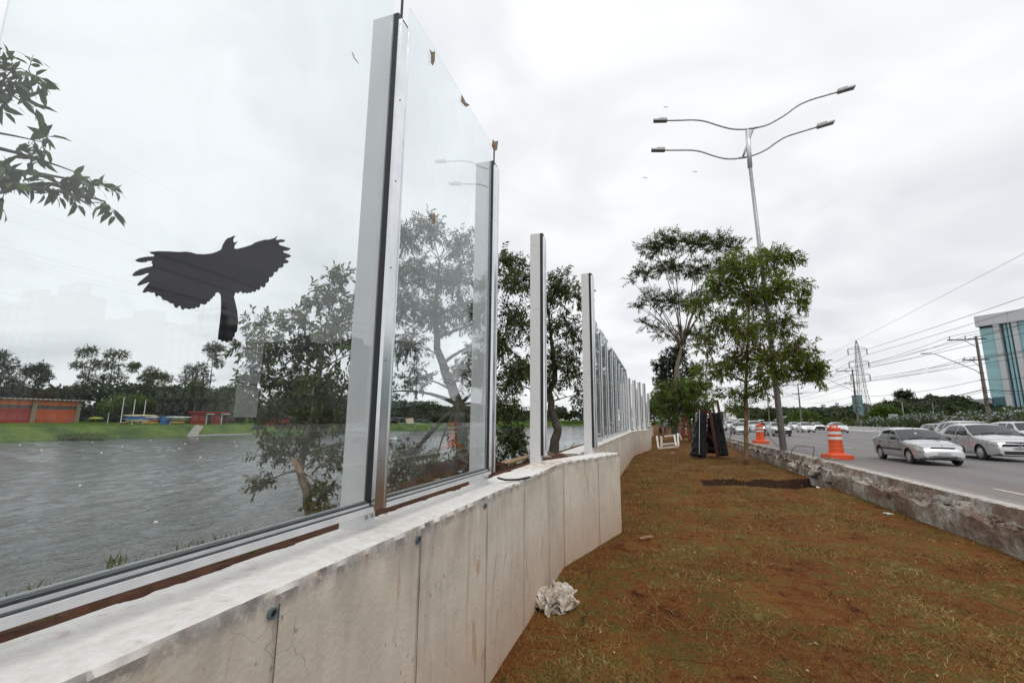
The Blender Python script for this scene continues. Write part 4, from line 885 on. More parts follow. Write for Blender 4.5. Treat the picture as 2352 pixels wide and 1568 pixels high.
# ---------------------------------------------------------------- distant trees: each its own crown and trunk
LM_W1 = leafmat('far_leaf_dark', [(.012, .024, .008), (.024, .042, .012), (.045, .065, .018)], .12)
LM_W2 = leafmat('far_leaf_green', [(.025, .045, .009), (.05, .085, .014), (.08, .11, .02)], .15)
LM_W3 = leafmat('far_leaf_rust', [(.05, .04, .01), (.1, .055, .012), (.07, .07, .014)], .15)
LM_W4 = leafmat('far_leaf_bright', [(.05, .1, .012), (.09, .16, .018), (.12, .18, .02)], .2)
def far_tree(name, label, px, Ypl, ybase_z, blobs, lm, group, leaf=.55, dens=1.0, trunkr=.3, X=None, planar=0.):
    """blobs in photo pixels at plane X (left bank) or Y (right side)"""
    f = (lambda a, b: ax(a, b, X)) if X is not None else (lambda a, b: ay(a, b, Ypl))
    cs = []
    for a, b, r in blobs:
        c = f(a, b); rr = r * mpp(c); c = c + np.array([random.uniform(-.4, .4) * rr if X is not None else 0, 0 if X is not None else random.uniform(-.4, .4) * rr, 0])
        cs.append((c, (rr, rr, rr * .75), int(dens * 95 * (.6 + r / 22))))
    c0 = f(px, blobs[0][1]); base = (c0[0], c0[1], ybase_z); tz = max(c[2] for c, _, _ in cs)
    tr = [(base, trunkr), ((base[0] + .2, base[1], base[2] + (tz - base[2]) * .5), trunkr * .7), ((base[0], base[1], base[2] + (tz - base[2]) * .95), trunkr * .2)]
    return tree(name, label, base, tr, cs, lm, BARK, leaf * 2.2, 7, leaf, leaf * .5, .15, planar, group=group, twr=.03, twigs=False)
GB = 'trees on the far river bank'
far_tree('pine_tree', 'open-crowned pine-like tree above the long orange shed', 95, 0, .2, [(80,850,20),(100,845,16),(60,855,14),(110,865,12),(85,872,16)], LM_W1, GB, X=-190)
far_tree('dense_tree', 'dark dense tree at the edge of view beyond the orange shed', 12, 0, .2, [(0,815,14),(12,840,26),(0,870,34),(30,880,30),(55,900,30)], LM_W1, GB, X=-190)
far_tree('rust_tree', 'rust-tinted leafy tree just behind the orange shed roof', 98, 0, .2, [(98,905,18),(80,915,16),(115,915,14)], LM_W3, GB, X=-188)
far_tree('open_tree', 'tall open tree with visible pale limbs, taller of the pair beyond the flagpoles', 262, 0, .2, [(250,815,16),(285,815,16),(262,840,22),(300,845,14),(235,835,16),(275,868,20),(310,838,10),(245,868,14)], LM_F, GB, X=-190, dens=.75)
far_tree('open_tree', 'tall open tree leaning beside its taller twin beyond the flagpoles', 212, 0, .2, [(190,810,14),(210,805,14),(175,838,12),(215,840,20),(195,862,16),(225,872,14),(185,885,14)], LM_F, GB, X=-190, dens=.7)
far_tree('flat_tree', 'low spreading yellow-green tree behind the flagpoles', 300, 0, .2, [(250,932,16),(280,922,20),(310,920,22),(340,926,16),(355,938,10)], LM_W4, GB, X=-158, dens=1.1)
far_tree('umbrella_tree', 'tall tree with a flat-topped head above the wood across the river', 492, 0, .2, [(492,797,16),(510,800,12),(478,802,12),(495,818,16),(500,835,14)], LM_W1, GB, X=-180)
far_tree('dense_tree', 'dark broad tree left of the flat-topped one across the river', 445, 0, .2, [(440,850,20),(460,845,20),(430,870,26),(470,868,24)], LM_W1, GB, X=-180)
far_tree('grey_tree', 'greyish rounded tree beyond the boat racks', 352, 0, .2, [(345,855,18),(365,862,18),(330,868,18),(385,870,16),(350,880,22)], LM_F, GB, X=-190)
far_tree('bright_tree', 'yellow-green tree standing before the dark wood near the red kiosk', 452, 0, .2, [(440,890,16),(460,885,16),(450,905,20),(475,905,16)], LM_W2, GB, X=-150)
far_tree('bright_tree', 'leafy green tree beside the red kiosk', 520, 0, .2, [(510,900,20),(535,895,20),(520,925,20),(548,925,16),(505,930,12)], LM_W2, GB, X=-140)
# far woods as one mass each
def wood(name, label, pts, rad, leaf, lm, per=110):
    Ps, Ds, Ns = [], [], []
    for x, y, z in pts:
        k = per; u = nrm(rng.normal(size=(k, 3))); u[:, 2] = np.abs(u[:, 2]) * 1.0 - .25
        r = rad * random.uniform(.75, 1.3)
        bumps = np.array([noise.noise(Vector(q) * 2.2 + Vector((x, y, z))) for q in u])[:, None]
        Ps.append(np.array([x, y, z]) + u * r * (1 + .4 * bumps) * np.array([1, 1, .8])); Ds.append(nrm(u + rng.normal(size=(k, 3)) * .7)); Ns.append(nrm(u * .4 + rng.normal(size=(k, 3)) + np.array([0, 0, .8])))
    P, D, N = map(np.concatenate, (Ps, Ds, Ns)); n = len(P)
    V, Fc = leaf_arrays(P - D * leaf * .5, D, N, leaf * (.6 + .8 * rng.random(n)), leaf * .65 * (.6 + .8 * rng.random(n)))
    return tag(npmesh(name, V, Fc, lm), label, 'wood', kind='stuff')
pts = []
for i in range(820):
    y = random.uniform(30, 150) if i > 620 else random.uniform(30, 330); x = random.uniform(-215, -189) if y < 106 else shore_x(y) - random.uniform(40, 75) + (22 if y > 150 else 0)
    pts.append((x, y, random.uniform(.3, 3.5) if i % 2 else random.uniform(3, 9.5) + 3 * noise.noise((y * .07, 3, 0)) + (2 if 105 < y < 200 else 0)))
wood('riverside_wood', 'dark wood massed along the far river bank', pts, 4.6, 1.3, LM_W1, 170)
pts = [(shore_x(y) - random.uniform(8, 34), y, random.uniform(1.5, 9)) for y in (random.uniform(150, 452) for _ in range(170))]
wood('shoreline_wood', 'dark wood lining the farther reach of the river', pts, 4.4, 1.5, LM_W1, 130)
pts = [(random.uniform(-130, 10), random.uniform(458, 500), random.uniform(1, 13)) for _ in range(100)]
wood('river_end_wood', 'dark wood closing the end of the river', pts, 6, 2.2, LM_W1, 110)
def hill_h(px): return [(1690, 938), (1760, 945), (1880, 943), (1990, 935), (2060, 928), (2140, 918), (2200, 916), (2260, 930), (2352, 936), (2450, 940)]
mb = MB(); P = []
hp = hill_h(0)
for px, py in hp:
    t_ = ay(px, py + 7, 430); P += [(t_[0] * .62, 268, 1.2), (t_[0] * .8, 340, max(1, t_[2] * .6)), (t_[0], 430, t_[2]), (t_[0] * 1.2, 540, 1)]
mb.grid(P, len(hp), 4); mb.solo('hill', M_DARKG, kind='structure', smooth=True)
pts = []
for i in range(520):
    px = random.uniform(1690, 2460); top_ = np.interp(px, [a for a, _ in hp], [b for _, b in hp]); k = random.random() ** .7
    d = 268 + 162 * k; hz = ay(px, top_ + 7, 430)[2]; z = 1.5 + (hz - 1.5) * k; c = ay(px, 960, d); pts.append((c[0], d, z + random.uniform(-.5, 2.2)))
wood('hillside_wood', 'dense wooded hillside beyond the avenue', pts, 5.2, 1.9, LM_W1, 120)
GR = 'trees behind the white median barrier'
far_tree('bright_tree', 'bright yellow-green tree behind the white barrier, below the wooded hill', 2030, 112, RZ, [(2025,940,14),(2045,945,14),(2060,955,14),(2010,955,12),(2035,962,14)], LM_W4, GR, .4)
far_tree('spreading_tree', 'small flat-topped tree rising out of the hillside wood', 2075, 230, 5, [(2075,905,7),(2066,908,5),(2085,907,5)], LM_W1, GR, .8)
far_tree('dark_tree', 'olive-green broad tree above the bright one, behind the barrier', 2040, 150, RZ, [(2040,930,12),(2060,928,12),(2020,940,12),(2075,940,12),(2040,950,16)], LM_W2, GR, .5)
far_tree('round_tree', 'round green tree behind the lamp pole across the road', 1770, 190, RZ, [(1768,945,14),(1780,950,12),(1758,954,12),(1772,960,14)], LM_W2, GR, .6)
far_tree('round_tree', 'round green tree behind the striped barrel across the road', 1662, 210, RZ, [(1655,955,10),(1668,952,10),(1680,957,9)], LM_W2, GR, .6)
far_tree('round_tree', 'pale green tree by the end of the hill, above the white hatchback', 1838, 170, RZ, [(1830,955,12),(1850,953,12),(1868,958,10),(1815,960,9)], LM_W4, GR, .5)
far_tree('round_tree', 'mid-green tree just beyond the pickup with the roof board', 1800, 200, RZ, [(1795,950,10),(1808,955,10),(1785,958,8)], LM_W2, GR, .6)
pts = [(random.uniform(36, 46), y, random.uniform(.8, 2.2)) for y in (random.uniform(84, 330) for _ in range(170))]
wood('roadside_scrub', 'scrubby greenery behind the white median barrier', pts, 1.7, .55, LM_W2, 110)
# ================================================================ VEHICLES
M_TYRE = M('tyre_rubber', (.022, .022, .023), .8); M_RIM = M('wheel_cover', (.5, .51, .52), .35, .5); M_CARBLK = M('black_trim', (.015, .015, .016), .5)
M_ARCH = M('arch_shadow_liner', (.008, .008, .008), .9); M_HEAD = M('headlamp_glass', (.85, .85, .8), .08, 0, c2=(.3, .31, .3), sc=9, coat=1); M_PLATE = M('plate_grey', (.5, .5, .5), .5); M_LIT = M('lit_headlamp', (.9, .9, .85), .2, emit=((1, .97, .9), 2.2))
M_CHROME = M('chrome', (.75, .76, .77), .12, 1); M_TAIL = M('tail_lamp_red', (.4, .02, .02), .2, coat=1); M_REDP = M('red_plate', (.5, .03, .03), .5); M_INK = M('plate_letters', (.03, .03, .035), .6)
def mat_win():
    m, t, b = nmat('car_window'); b.inputs['Base Color'].default_value = (.018, .024, .024, 1); b.inputs['Roughness'].default_value = .03; b.inputs['IOR'].default_value = 1.55; b.inputs['Specular IOR Level'].default_value = .45; return m
M_WIN = mat_win()
def paint(name, c, metal=.0): return M('paint_' + name, c, .3, metal, c2=tuple(x * .95 for x in c), sc=2, coat=1)
SILVER = paint('silver', (.55, .56, .57), .7); SILVER2 = paint('bright_silver', (.62, .62, .63), .6); WHITE = paint('white', (.74, .74, .74)); GREY = paint('grey', (.17, .18, .185), .3); BLACK = paint('black', (.02, .02, .022)); DKBLUE = paint('dark_blue', (.03, .04, .08)); TAN = paint('tan_silver', (.4, .39, .36), .3); REDC = paint('red', (.35, .02, .02))
SP = {
 'sedan': dict(L=4.15, W=1.66, H=1.43, belt=.92, prof=[(0,.5),(.02,.6),(.08,.69),(.3,.785),(1.0,.915),(1.16,.955),(2.0,1.355),(2.25,1.41),(2.75,1.42),(3.15,1.36),(3.62,1.06),(3.78,1.03),(4.06,1.0),(4.12,.86),(4.15,.56)], wh=(.78,3.25), rw=.29, ws=(1.2,1.97), sw=[[(1.5,.94),(2.3,.945),(2.28,1.325),(1.98,1.285)],[(2.38,.95),(3.2,.975),(3.06,1.25),(2.36,1.33)]], rg=(3.2,3.58), tail=3.78),
 'notch': dict(L=4.3, W=1.76, H=1.52, belt=.98, prof=[(0,.54),(.02,.65),(.07,.77),(.25,.87),(.95,1.0),(1.12,1.035),(1.95,1.45),(2.2,1.5),(2.8,1.51),(3.2,1.45),(3.68,1.14),(3.8,1.12),(4.22,1.09),(4.27,.95),(4.3,.6)], wh=(.82,3.45), rw=.31, ws=(1.17,1.92), sw=[[(1.5,1.01),(2.34,1.01),(2.32,1.41),(1.97,1.37)],[(2.44,1.01),(3.22,1.03),(3.08,1.34),(2.42,1.42)]], rg=(3.25,3.64), tail=3.8),
 'hatch': dict(L=3.7, W=1.66, H=1.49, belt=.96, prof=[(0,.5),(.03,.66),(.12,.78),(.7,.95),(.85,.99),(1.6,1.42),(1.9,1.48),(2.7,1.47),(3.2,1.4),(3.5,1.02),(3.66,.9),(3.7,.55)], wh=(.68,3.05), rw=.29, ws=(.9,1.57), sw=[[(1.2,.98),(2.1,.98),(2.08,1.38),(1.66,1.35)],[(2.2,.98),(2.95,1.0),(2.85,1.35),(2.18,1.38)]], rg=(3.24,3.47), tail=3.5),
 'suv': dict(L=4.3, W=1.78, H=1.66, belt=1.05, prof=[(0,.55),(.03,.75),(.1,.92),(.9,1.07),(1.05,1.1),(1.8,1.58),(2.1,1.64),(3.2,1.65),(3.9,1.56),(4.15,1.15),(4.27,1.0),(4.3,.6)], wh=(.82,3.45), rw=.34, ws=(1.1,1.77), sw=[[(1.42,1.08),(2.3,1.08),(2.28,1.53),(1.88,1.5)],[(2.4,1.08),(3.2,1.1),(3.12,1.53),(2.38,1.54)],[(3.3,1.12),(3.75,1.2),(3.6,1.48),(3.25,1.52)]], rg=(3.94,4.12), tail=4.15),
 'pickup': dict(L=4.45, W=1.7, H=1.5, belt=.97, prof=[(0,.5),(.03,.68),(.12,.82),(.95,.98),(1.1,1.02),(1.85,1.44),(2.15,1.49),(2.7,1.48),(2.95,1.3),(3.02,1.09),(4.3,1.08),(4.42,1.02),(4.45,.6)], wh=(.75,3.45), rw=.31, ws=(1.15,1.82), sw=[[(1.45,.99),(2.35,.99),(2.33,1.39),(1.92,1.37)],[(2.42,1.0),(2.75,1.02),(2.62,1.36),(2.42,1.39)]], rg=(2.76,2.94), tail=3.02),
 'van': dict(L=4.9, W=1.85, H=2.1, belt=1.25, prof=[(0,.55),(.04,.85),(.15,1.05),(.8,1.25),(1.6,1.95),(1.9,2.07),(4.4,2.09),(4.75,2.0),(4.85,1.2),(4.9,.6)], wh=(.8,3.8), rw=.33, ws=(.86,1.56), sw=[[(1.3,1.28),(2.3,1.28),(2.28,1.85),(1.7,1.8)],[(2.45,1.28),(4.3,1.28),(4.25,1.85),(2.45,1.88)]], rg=(4.77,4.84), tail=4.86)}
def car(kind, label, x, y, pm, yaw=0, near=False, lit=False, plate=None, name=None, group='cars coming down the avenue', z=RZ, hd=None):
    """x: centre line, y: front bumper; the car faces -Y"""
    S = SP[kind]; Ln, Wd, H, belt = S['L'], S['W'], S['H'], S['belt']; px_, pz_ = zip(*S['prof'])
    zt = lambda s: sum(np.interp(np.clip(s + d, 0, Ln), px_, pz_) for d in (-.05, -.025, 0, .025, .05)) / 5
    def P(s):
        a = .25 * max(0, 1 - s / .75) ** 2.2; e = Ln - s; b_ = .15 * max(0, 1 - e / .6) ** 2; return 1 - a - b_
    def hw(s, zz):
        v = 1 - .05 * max(0, (.42 - zz) / .2) ** 2 - .02 * max(0, (zz - .62) / .35) ** 2
        if zz > belt: v -= .23 * ((zz - belt) / (H - belt)) ** 1.15
        return Wd / 2 * P(s) * v
    zb = lambda s: .2 + .1 * max(0, 1 - s / .3) + .12 * max(0, 1 - (Ln - s) / .35)
    root = thing(name or {'notch': 'sedan_car', 'sedan': 'sedan_car', 'hatch': 'hatchback_car', 'suv': 'estate_car', 'pickup': 'pickup_truck', 'van': 'van'}[kind], label, {'pickup': 'pickup', 'van': 'van'}.get(kind, 'car'), (x, y, z), yaw, group)
    st = sorted(set([0, .012, .04, .09] + [round(a, 3) for a in np.linspace(.15, Ln - .12, 46 if near else 26)] + list(px_[1:]) + [Ln - .05, Ln - .012]))
    PT = []; ns = 9; secs = []
    for s in st:
        t = zt(s); b0 = zb(s); r = min(.09, (t - b0) * .25); sec = [(0, b0), (hw(s, b0) * .9, b0)]
        for k in range(ns): zz = b0 + .035 + (t - .05 - r - b0 - .035) * k / (ns - 1); sec.append((hw(s, zz), zz))
        w = sec[-1][0]; sec += [(w - r * .12, t - .05 - r * .42), (w - r * .5, t - .05 - r * .06)]
        for f in (.82, .55, .25, 0): sec.append((w * f if f else 0, t - .05 * f * f - .0))
        secs.append(sec)
    m_ = len(secs[0]); full = []
    for s, sec in zip(st, secs): full += [(a, s, c) for a, c in sec] + [(-a, s, c) for a, c in sec[-2:0:-1]]
    k = 2 * m_ - 2; mb = MB(); mb.add(full, [(i*k+j, i*k+(j+1)%k, (i+1)*k+(j+1)%k, (i+1)*k+j) for i in range(len(st) - 1) for j in range(k)] + [tuple(range(k - 1, -1, -1)), tuple((len(st) - 1) * k + j for j in range(k))])
    body = mb.build('body', [pm, M_ARCH], root, local=True)
    if near:
        cb = MB()
        for s in S['wh']:
            for sx in (-1, 1): cb.lathe([(S['rw'] + .05, -.16), (S['rw'] + .05, .2)], (sx * (Wd / 2 - .06), s, S['rw'] + .005), 28, 'x')
        cut = bpy.data.objects.new('cut', cb.mesh('cut')); COL.objects.link(cut); cut.parent = root
        md = body.modifiers.new('b', 'BOOLEAN'); md.object = cut; md.operation = 'DIFFERENCE'; md.solver = 'EXACT'
        bpy.context.view_layer.update(); dg = bpy.context.evaluated_depsgraph_get()
        me = bpy.data.meshes.new_from_object(body.evaluated_get(dg)); body.modifiers.clear(); body.data = me; bpy.data.objects.remove(cut)
        mi = []
        for f in me.polygons:
            c = f.center; a = 0
            for s in S['wh']:
                if math.hypot(c.y - s, c.z - S['rw'] - .005) < S['rw'] + .049 + .004 and abs(c.x) < Wd / 2 - .03 and c.z < .8: a = 1
            mi.append(a)
        me.polygons.foreach_set('material_index', mi)
    body.data.polygons.foreach_set('use_smooth', [True] * len(body.data.polygons)); body.data.set_sharp_from_angle(angle=math.radians(38))
    def patch(nm, quad, mat, sides=(1, -1), off=.007, nu=5, nv=4, par=None):
        """four (s,z) corners lying on the flank"""
        for sx in sides:
            g = []
            for i in range(nu):
                u = i / (nu - 1)
                for j in range(nv):
                    v = j / (nv - 1); a = [(quad[0][q] * (1 - u) + quad[1][q] * u) * (1 - v) + (quad[3][q] * (1 - u) + quad[2][q] * u) * v for q in (0, 1)]
                    g.append((sx * (hw(a[0], a[1]) + off), a[0] - off * (2 if a[0] < .5 else 0), a[1]))
            b = MB(); b.grid(g, nu, nv); b.build(nm, mat, par or root, local=True, smooth=True)
    if near:
        for q in S['sw']:
            cs_, cz_ = sum(p[0] for p in q) / 4, sum(p[1] for p in q) / 4; patch('window_seal', [(cs_ + (p[0] - cs_) * 1.07, cz_ + (p[1] - cz_) * 1.1) for p in q], M_CARBLK, off=.004)
    for q in S['sw']: patch('side_window', q, M_WIN, off=.009 if near else .007)
    def topglass(nm, s0, s1, inset):
        g = []
        for i in range(7):
            s = s0 + (s1 - s0) * i / 6
            w = hw(s, zt(s) - .14) - inset
            for j in range(9): u = -1 + j / 4; g.append((u * w, s - (.03 * u * u * -1 if nm == 'windscreen' else 0), zt(s + (.03 * u * u if nm == 'windscreen' else 0)) - .05 * (u * w / max(.1, hw(s, zt(s) - .14))) ** 2 + (.006 if nm == 'windscreen_seal' else .012)))
        b = MB(); b.grid(g, 7, 9); return b.build(nm, M_CARBLK if nm == 'windscreen_seal' else M_WIN, root, local=True, smooth=True)
    if near: topglass('windscreen_seal', S['ws'][0] - .05, S['ws'][1] + .03, .02)
    topglass('windscreen', *S['ws'], .05); topglass('rear_window', *S['rg'], .07)
    rw = S['rw']
    for s in S['wh']:
        for sx in (-1, 1):
            c = (sx * (Wd / 2 - .1), s, rw + .003); b = MB(); b.lathe([(rw * .62, -.085), (rw * .9, -.09), (rw, -.06), (rw, .06), (rw * .9, .09), (rw * .62, .085)], c, 22, 'x')
            w_ = b.build('wheel', M_TYRE, root, local=True, angle=40)
            b = MB(); b.lathe([(rw * .66, sx * .07), (rw * .66, sx * .088), (rw * .58, sx * .084), (rw * .5, sx * .1), (rw * .15, sx * .108), (.01, sx * .108)], c, 22, 'x')
            b.build('rim', M_RIM, w_, local=True, angle=30)
            if near:
                b = MB()
                for k_ in range(8):
                    a = 2 * math.pi * k_ / 8 + .2; d_ = Vector((0, math.cos(a), math.sin(a))); o = Vector(c) + Vector((sx * .104, 0, 0)); pn = Vector((0, -d_.z, d_.y))
                    b.add([o + d_ * rw * .3 - pn * .012, o + d_ * rw * .56 - pn * .026 - Vector((sx * .008, 0, 0)), o + d_ * rw * .56 + pn * .026 - Vector((sx * .008, 0, 0)), o + d_ * rw * .3 + pn * .012], [(0, 1, 2, 3)])
                b.build('rim_slot', M_ARCH, w_, local=True)
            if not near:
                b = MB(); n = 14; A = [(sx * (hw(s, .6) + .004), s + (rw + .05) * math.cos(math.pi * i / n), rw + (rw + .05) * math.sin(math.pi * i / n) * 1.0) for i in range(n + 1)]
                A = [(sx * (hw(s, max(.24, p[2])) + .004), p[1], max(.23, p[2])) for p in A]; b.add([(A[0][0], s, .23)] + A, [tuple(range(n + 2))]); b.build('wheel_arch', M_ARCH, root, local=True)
    hq = hd or [(.03, belt - .36), (.42, belt - .3), (.46, belt - .16), (.06, belt - .25)]
    if near:
        cs_, cz_ = sum(p[0] for p in hq) / 4, sum(p[1] for p in hq) / 4
        patch('headlight_surround', [(max(.012, cs_ + (p[0] - cs_) * 1.1), cz_ + (p[1] - cz_) * 1.2) for p in hq], M_CARBLK, nu=7)
    patch('headlight', hq, M_LIT if lit else M_HEAD, nu=7, off=.013 if near else .007)
    f0 = hw(0, .5); fz = zt(0); ye = -.011
    def face(nm, x0, x1, z0, z1, mat, dy=0, par=None):
        b = MB(); n = 8; g = []
        for i in range(n + 1):
            xx = x0 + (x1 - x0) * i / n; yy = ye + dy + .035 * (xx / (Wd / 2)) ** 2 * 0
            g += [(xx, yy, z0), (xx, yy, z1)]
        b.grid(g, n + 1, 2); return b.build(nm, mat, par or root, local=True)
    k = f0 * .86
    if kind == 'notch':
        pass
    face('lower_grille', -k * .72, k * .72, .3, .38, M_CARBLK)
    if plate: face('number_plate', *plate)
    else: face('number_plate', -.2, .2, .41, .5, M_PLATE, -.004)
    b = MB(); b.tube([(-k * .7, .06, zt(.08) + .004), (0, .055, zt(.08) + .006), (k * .7, .06, zt(.08) + .004)], .022, 6); b.build('grille', M_CARBLK, root, local=True)
    patch('tail_light', [(Ln - .3, belt - .22), (Ln - .03, belt - .22), (Ln - .05, belt - .02), (Ln - .32, belt - .04)], M_TAIL, off=.006)
    for sx in (1, -1):
        b = MB(); b.blob((sx * (hw(S['ws'][0] + .4, belt) + .12), S['ws'][0] + .38, belt + .07), (.11, .07, .075), .1, 1, 2); b.build('mirror', M_CARBLK if near or kind == 'hatch' else pm, root, local=True, smooth=True)
        if near:
            for q in S['sw'][:2]:
                s_ = q[1][0] - .12; b = MB(); b.box((sx * (hw(s_, belt - .12)) - .012, s_ - .08, belt - .135), (sx * (hw(s_, belt - .12)) + .016 * sx, s_ + .08, belt - .105)); b.build('door_handle', M_CARBLK, root, local=True)
    if near:
        b = MB()
        for sx in (1, -1):
            for s_ in (S['sw'][0][0][0] - .06, S['sw'][0][1][0] + .04, S['sw'][1][1][0] + .02):
                b.tube([(sx * (hw(s_ + dx, z_) + .001), s_ + dx, z_) for z_, dx in ((.32, .0), (.5, 0), (.7, 0), (belt - .02, 0))], .0045, 4)
            b.tube([(sx * (hw(s_, .3) + .001), s_, .3) for s_ in np.linspace(S['wh'][0] + .42, S['wh'][1] - .42, 8)], .0045, 4)
        b.tube([(u * hw(.5, .7) * .99, .36 + .0 * u, zt(.36) - .05 * u * u + .002) for u in np.linspace(-.96, .96, 9)], .004, 4)
        for sx in (1, -1): b.tube([(sx * (hw(s_, zt(s_) - .15) - .13), s_, zt(s_) - .036) for s_ in np.linspace(.36, S['ws'][0] - .06, 8)], .004, 4)
        b.build('panel_gap', M_CARBLK, root, local=True)
        b = MB(); b.tube([(0, S['ws'][1] + .1, zt(S['ws'][1] + .1)), (0, S['ws'][1] + .22, zt(S['ws'][1] + .1) + .2)], .008, 5); b.build('antenna', M_CARBLK, root, local=True)
        b = MB()
        for q in ((-.55, -.02), (.02, .55)): b.tube([(q[0], S['ws'][0] + .02, zt(S['ws'][0] + .02) + .02), (q[1], S['ws'][0] + .1, zt(S['ws'][0] + .1) + .02)], .009, 5)
        b.build('wiper', M_CARBLK, root, local=True)
    root_info = dict(hw=hw, zt=zt, patch=patch, face=face, L=Ln)
    return root, root_info
# the two silver cars closest to the broken kerb
carA, iA = car('sedan', 'silver four-door sedan with rounded headlights, just past the striped barrel', 9.64, 20.37, SILVER, near=True, plate=(-.2, .2, .395, .5, M_PLATE, -.004), hd=[(.016, .52), (.34, .58), (.52, .775), (.06, .69)])
iA['patch']('side_moulding', [(1.22, .5), (2.95, .5), (2.95, .56), (1.22, .56)], M_CARBLK, off=.014, nu=9, nv=2)
iA['face']('bumper_slot', -.5, .5, .31, .335, M_CARBLK, -.003); iA['face']('bumper_bar', -.46, .46, .338, .352, SILVER, -.008)
carA.scale = (.93, .93, .93)
def emblem(par, y, z, s, th=.22):
    b = MB(); o = [(0, 1), (.72, 0), (0, -1), (-.72, 0)]; i_ = [(a * (1 - th * 2), c * (1 - th * 1.6)) for a, c in o]
    v = [(a * s, y, z + c * s) for a, c in o] + [(a * s, y, z + c * s) for a, c in i_]
    b.add(v + [(a, y + .012, c) for a, _, c in v], [(k, (k+1)%4, 4+(k+1)%4, 4+k) for k in range(4)] + [(k, (k+1)%4, 8+(k+1)%4, 8+k) for k in range(4)] + [(4+k, 4+(k+1)%4, 12+(k+1)%4, 12+k) for k in range(4)])
    return b.build('emblem', M_CHROME, par, local=True)
emblem(carA, .085, .75, .042)
b = MB(); 
for a, c in ((-.14, .05), (-.06, .02), (.02, .045), (.09, .03)): b.box((a - c / 2, -.0165, .43), (a + c / 2, -.0158, .475))
b.build('plate_smudge', M('plate_smudge', (.22, .22, .24), .7), carA, local=True)
b = MB(); b.add([(-.17, 1.62, 1.215), (-.08, 1.62, 1.215), (-.08, 1.56, 1.14), (-.17, 1.56, 1.14)], [(0, 1, 2, 3)]); b.build('windscreen_card', M('pale_blue_card', (.45, .6, .62), .6), carA, local=True)
carB, iB = car('notch', 'bright silver sedan with black grille strip and large diamond emblem, beside the older silver sedan', 13.66, 23.65, SILVER2, near=True, plate=(-.2, .2, .46, .57, M_PLATE, -.006), hd=[(.016, .64), (.52, .72), (.6, .84), (.07, .745)])
iB['face']('grille_strip', -.56, .56, .605, .7, M_CARBLK, -.002); emblem(carB, -.03, .66, .088, .26)
iB['face']('intake', -.52, .52, .3, .42, M_CARBLK, -.004); iB['face']('bumper_lip', -.6, .6, .262, .288, SILVER2, -.02)
tx = bpy.data.curves.new('plate_text', 'FONT'); tx.body = 'ONJ-36'; tx.size = .1; tx.align_x = 'CENTER'; tx.align_y = 'CENTER'
to = bpy.data.objects.new('plate_text', tx); COL.objects.link(to); bpy.context.view_layer.update()
tm = bpy.data.meshes.new_from_object(to.evaluated_get(bpy.context.evaluated_depsgraph_get())); bpy.data.objects.remove(to)
to = link_mesh('plate_text', tm, carB, [M_INK]); to.location = (0, -.02, .515); to.rotation_euler = (math.pi / 2, 0, 0)
car('suv', 'silver estate car with red tail light, half hidden behind the bright silver sedan', 16.9, 30.6, TAN)
car('hatch', 'dark grey hatchback peeping between the two silver sedans', 21.2, 42.8, GREY)
car('suv', 'silver car with sloping bonnet behind the bright silver sedan, cut by the picture edge', 21.3, 34.2, SILVER2)
car('notch', 'white sedan with red number plate beside the white median barrier', 25.4, 77.8, WHITE, plate=(-.3, .3, .42, .55, M_REDP, -.006))
car('pickup', 'white pickup with black front bumper carrying a board on its rack', 12.5, 54.8, WHITE, plate=(-.24, .24, .42, .54, M_PLATE, -.012))
pk = bpy.data.objects[-1] if False else [o for o in COL.objects if o.name.startswith('pickup_truck')][-1]
b = MB(); b.box((-.8, -.02, .3), (.8, .012, .66)); b.build('front_bumper', M_CARBLK, pk, local=True)
b = MB(); b.bar((.2, 2.9, 1.75), (.9, 2.2, 2.15), .9, .05); o = b.solo('roof_board', M('pale_board', (.6, .6, .58), .6), 'pale board tilted up on the white pickup', 'board'); o.location = (12.9, 57.2, 2.35)
car('hatch', 'small white hatchback with lit headlights and thin black mouth', 20.9, 76.7, WHITE, lit=True)
car('hatch', 'white hatchback with black front bumper and lit headlights, by the white sedan', 29.5, 101.5, WHITE, lit=True)
fx = [o for o in COL.objects if o.name.startswith('hatchback_car')][-1]
b = MB(); b.box((-.78, -.02, .28), (.78, .012, .68)); b.build('front_bumper', M_CARBLK, fx, local=True)
car('sedan', 'silver compact sedan seen left of the young tree trunk', 9.6, 61.2, SILVER)
car('suv', 'white car behind the farther striped barrel', 13.6, 73.8, WHITE)
car('notch', 'dark car with lit headlights at the far lane, behind the motorcyclist', 24.2, 114.5, GREY, lit=True)
FC = [('hatch', 'dark hatchback emerging from behind the black-wrapped rack', 9.2, 77, GREY), ('suv', 'white estate car behind the silver compact sedan', 12.9, 92, WHITE), ('van', 'white van queueing beyond the young tree trunk', 16.9, 104, WHITE), ('sedan', 'white sedan above the farther barrel', 16.9, 86, WHITE), ('hatch', 'white hatchback just behind the lit one', 25.6, 101, WHITE), ('sedan', 'grey sedan beyond the lamp pole', 25.2, 122, GREY), ('sedan', 'silver sedan far back in the kerbside lane', 9.3, 98, SILVER), ('hatch', 'black hatchback far back among white cars', 12.9, 118, BLACK), ('suv', 'white jeep-like car far back in the middle lane', 20.8, 128, WHITE), ('sedan', 'dark blue sedan far down the avenue', 16.8, 140, DKBLUE), ('hatch', 'red hatchback far down the avenue', 9.3, 128, REDC), ('van', 'white van far down the avenue by the barrier', 29.4, 150, WHITE), ('sedan', 'silver sedan far down the avenue', 12.9, 158, SILVER)]
for k, l, x, y, m_ in FC: car(k, l, x, y, m_)
